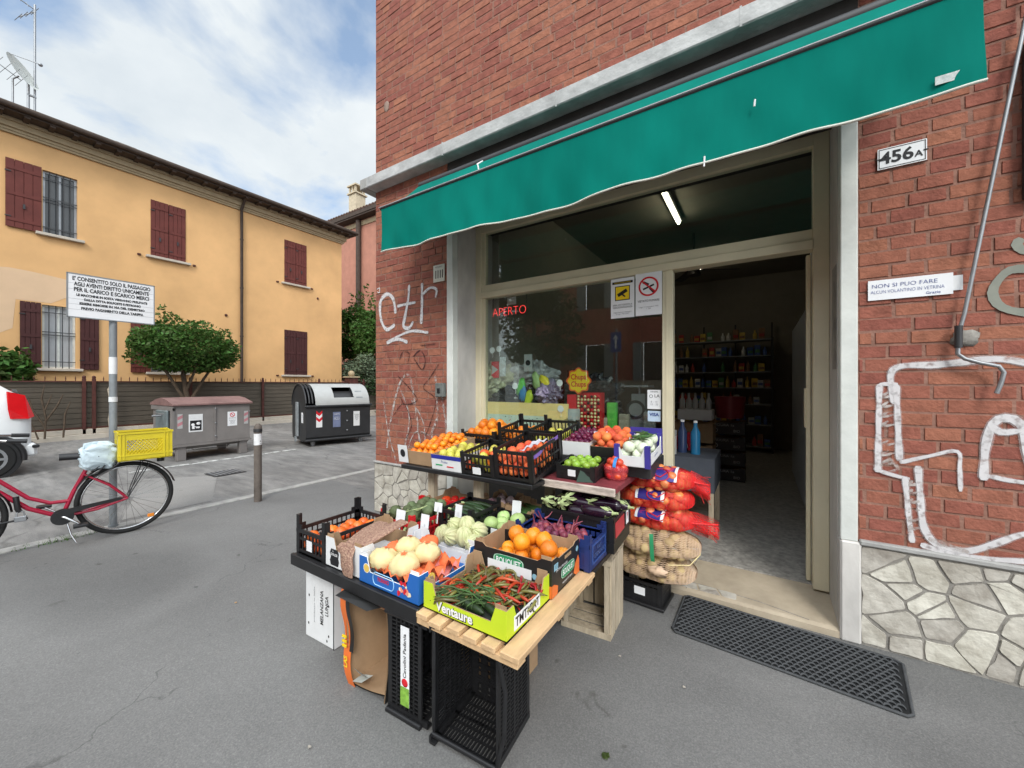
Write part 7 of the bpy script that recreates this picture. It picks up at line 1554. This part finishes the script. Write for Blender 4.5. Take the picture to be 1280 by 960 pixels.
# crumpled sheets and toys
def bag(label, x, z, rx, rz, m_, seed, y=3.42): crackle('plastic_bag', label, 'plastic bag', Matrix.Translation((x, y, z)), rx, .12, rz, m_, seed)
grey_f = mat('dark_grey_film', (.05, .05, .055), .25, .4, 12, .8, 14); clear_f = mat('clear_film', (.35, .36, .36), .2, .5, 14, .8, 16)
bag('large dark grey plastic bag lying behind the left of the yellow board', -2.10, 1.25, .42, .22, grey_f, 1); bag('black plastic bag behind the right end of the yellow board', -1.42, 1.32, .30, .24, mat('black_film', (.015, .015, .017), .25, .4, 12, .8, 14), 2, 3.6)
bag('cream crackly plastic bag high at the left of the display window', -2.42, 1.50, .24, .19, mat('cream_film', (.42, .42, .28), .4, .4, 14, .8, 16), 3, 3.42); bag('clear crackly plastic bag in the middle of the display window', -1.95, 1.52, .28, .17, clear_f, 4, 3.44)
bag('purple grey folded plastic pack leaning on the toys', -1.72, 1.36, .13, .12, mat('lilac_film', (.22, .19, .28), .4, .3, 12, .6, 16), 5, 3.34)
for x, z, rt, m_, lab in ((-2.02, 1.42, 20, mat('toy_green', (.15, .55, .12), .4), 'bright green toy packet in the display window'), (-1.93, 1.30, 15, mat('toy_lime', (.5, .62, .05), .4), 'lime yellow toy packet below the bright green one'), (-1.74, 1.46, -35, mat('toy_yellow', (.75, .62, .04), .4), 'yellow toy packet at the right of the green packets'), (-1.84, 1.48, -10, mat('toy_pale', (.35, .5, .2), .4), 'pale green toy packet between green and yellow ones'), (-2.0, 1.36, 0, mat('toy_blue', (.06, .25, .5), .4), 'small blue toy packet in front of the green one')):
    t = thing('toy_packet', lab, 'toy', (x, 3.31, z)); b = MB(); b.ball((0, 0, 0), .045, .02, .085, 10, 7, fn=lambda a, p: 1+.2*math.sin(a*3+p*4)); o = b.build('pack', m_, t); o.rotation_euler = (0, R(rt), 0)
t = thing('lollipop_sign', 'round yellow and red flower shaped lollipop sign on a red rack of sweets', 'sign', (-1.40, 3.32, 1.48))
b = MB(); b.raw([(.115*(1+.09*math.cos(8*a))*math.cos(a), -.004, .115*(1+.09*math.cos(8*a))*math.sin(a)) for a in [2*math.pi*k/64 for k in range(64)]], [tuple(range(64))], 0); b.raw([(.10*(1+.09*math.cos(8*a))*math.cos(a), -.006, .10*(1+.09*math.cos(8*a))*math.sin(a)) for a in [2*math.pi*k/64 for k in range(64)]], [tuple(range(64))], 1)
b.build('flower', [mat('orange_red', (.75, .12, .02), .5), M['ink_yellow']], t); lettering(t, 'Chupa\nChups', .07, (0, -.008, 0), FRONT, M['ink_red'], bold=.0016, width=.15)
t = thing('sweet_rack', 'red and cream rack of wrapped lollipops below the flower sign', 'rack', (-1.32, 3.33, .80))
b = MB(); b.box(-.11, .12, .02, .12, 0, .57); b.box(-.2, -.11, .0, .1, .38, .55); b.build('stand', M['ink_red'], t)
lm = []
for k in range(3): b = MB(); b.ball((0, 0, 0), .013, None, None, 8, 6); lm.append(b.mesh('lollipop', [(M['wrap'], M['ink_red'], M['ink'])[k]]))
for j in range(17):
    for i in range(7): o = inst(lm[(i+j) % 3 if (i*j) % 5 else 0], 'lollipop', Matrix.Translation((-1.41+i*.032, 3.338, .84+j*.031))); tag(o, 'wrapped lollipop on the red rack in the display window', 'lollipop', 'lollipops on the red rack')
t = thing('white_canister', 'white canister with dark writing standing left of the lollipop rack', 'canister', (-1.47, 3.335, .78)); b = MB(); b.tube([(0, 0, 0), (0, 0, .44)], .075, 20); b.build('body', M['dump_white'], t); lettering(t, 'offerta\n1 euro\nal pezzo', .04, (0, -.077, .30), FRONT, M['ink'], width=.11)
t = thing('window_counter', 'pale grey counter top with a frame behind the right of the display window', 'counter', (-1.25, 3.42, .1)); b = MB(); b.box(0, .60, 0, .45, .88, .92); [b.box(x, x+.03, y, y+.03, 0, .88) for x in (0, .57) for y in (0, .42)]; b.build('frame', M['dump_white'], t)
t = thing('weighing_scale', 'old grey shop scale with a round dial behind the glass near the mullion', 'scale', (-.93, 3.50, 1.02)); b = MB(); b.box(-.12, .12, 0, .25, 0, .12, bev=.01); b.box(-.06, .06, .08, .16, .12, .34); b.box(-.11, .11, .0, .22, .40, .42, bev=.004); b.tube([(0, .12, .34), (0, .12, .4)], .012, 6); b.build('body', M['tin'], t)
b = MB(); b.disc((0, -.004, .20), .085, 'y', 24, 0, .06); b.disc((0, -.002, .20), .06, 'y', 24, 1); b.build('dial', [M['black_plastic'], M['tin']], t)
for k, (x, z, c_, lab) in enumerate(((-1.13, 1.22, (.12, .5, .08), 'bright green small box on the window counter'), (-1.02, 1.12, (.3, .26, .2), 'brown paper packet on the window counter'), (-.80, 1.15, (.35, .35, .33), 'grey packet right of the scale behind the glass'), (-1.2, 1.08, (.4, .38, .3), 'beige packet at the left of the window counter'))):
    t = thing('counter_packet', lab, 'packet', (x, 3.46, 1.02)); b = MB(); b.box(-.045, .045, -.03, .03, 0, z-1.02+.06, bev=.008); b.build('pack', mat('packet_colour', c_, .6, .3, 20), t)

# ================================================================== THE STREET BEHIND THE CAMERA (it shows in the window's reflections and its light)
ob = thing('red_house', 'dull red house with grey shutters on the far side of the cross street', 'house', (-12, -13, 0))
b = MB(); ws = [(x, x+1.0, z, z+1.9) for x in (1.2, 4.2, 7.2, 10.2, 13.2) for z in (1.6, 5.4)]
hole_wall(b, [0, 16], [0, 9.6], ws, lambda u, z: (u, 0, z))
b.v = b.v; b.f = [tuple(reversed(f)) for f in b.f]
b.poly([(0, 0, 0), (0, 0, 9.6), (0, -8, 9.6), (0, -8, 0)]); b.poly([(16, 0, 0), (16, -8, 0), (16, -8, 9.6), (16, 0, 9.6)]); b.poly([(0, 0, 9.6), (16, 0, 9.6), (16, -8, 9.6), (0, -8, 9.6)]); b.build('wall', mat('dull_red_render', (.46, .13, .09), .9, .15, 1.5), ob)
for x0, x1, z0, z1 in ws:
    b = MB(); b.box(x0, x1, -.14, -.1, z0, z1); w_ = b.build('window', M['winglass'], ob)
    for xx in (x0-.5, x1+.02): b = MB(); b.box(xx, xx+.48, .01, .06, z0-.02, z1+.02, bev=.004); b.build('shutter', mat('grey_shutter', (.30, .31, .29), .7), ob)
b = MB(); b.box(-.5, 16.5, -8.4, .7, 9.6, 9.9); b.build('eaves', M['soffit'], ob)
for i, (x, y, s_, lab) in enumerate(((-12.3, -8.5, 1.6, 'tall dark street tree at the far left behind the crossing'), (-9.2, -9.8, 1.15, 'smaller street tree in front of the dull red house'), (4.5, -10.5, 1.3, 'street tree to the right of the dull red house'))):
    b_ = [(r3.uniform(-1.2, 1.2)*s_, r3.uniform(-1.2, 1.2)*s_, (r3.uniform(2.6, 5.4))*s_*.95, .8*s_, .8*s_, .6*s_) for k in range(16)]
    tree_obj('street_tree', lab, 'tree', (x, y, 0), b_, 5000, .24, M['leaf_dark'], [([(0, 0, 0), (.1, 0, 2*s_), (0, 0, 4*s_)], [.18, .14, .07])], 60+i)
t = thing('low_wall', 'long beige garden wall across the street in front of the dull red house', 'wall', (-8, -10.8, 0)); b = MB(); b.box(0, 11, -.1, .1, 0, 1.6, bev=.01); b.build('coping', mat('beige_wall', (.42, .36, .27), .9, .15), t)
t = thing('one_way_sign', 'blue sign with a white arrow on a grey pole across the street', 'sign', (-3.6, -4.9, 0)); b = MB(); b.tube([(0, 0, 0), (0, 0, 3.1)], .035, 10); b.build('pole', M['post'], t); b = MB(); b.box(-.16, .16, .04, .045, 2.4, 3.0); b.build('panel', mat('traffic_blue', (.02, .08, .35), .5), t)
b = MB(); b.raw([(-.03, .048, 2.5), (.03, .048, 2.5), (.03, .048, 2.8), (.09, .048, 2.78), (0, .048, 2.93), (-.09, .048, 2.78), (-.03, .048, 2.8)], [(6, 5, 4, 3, 2, 1, 0)]); b.build('arrow', M['ink_white'], t)
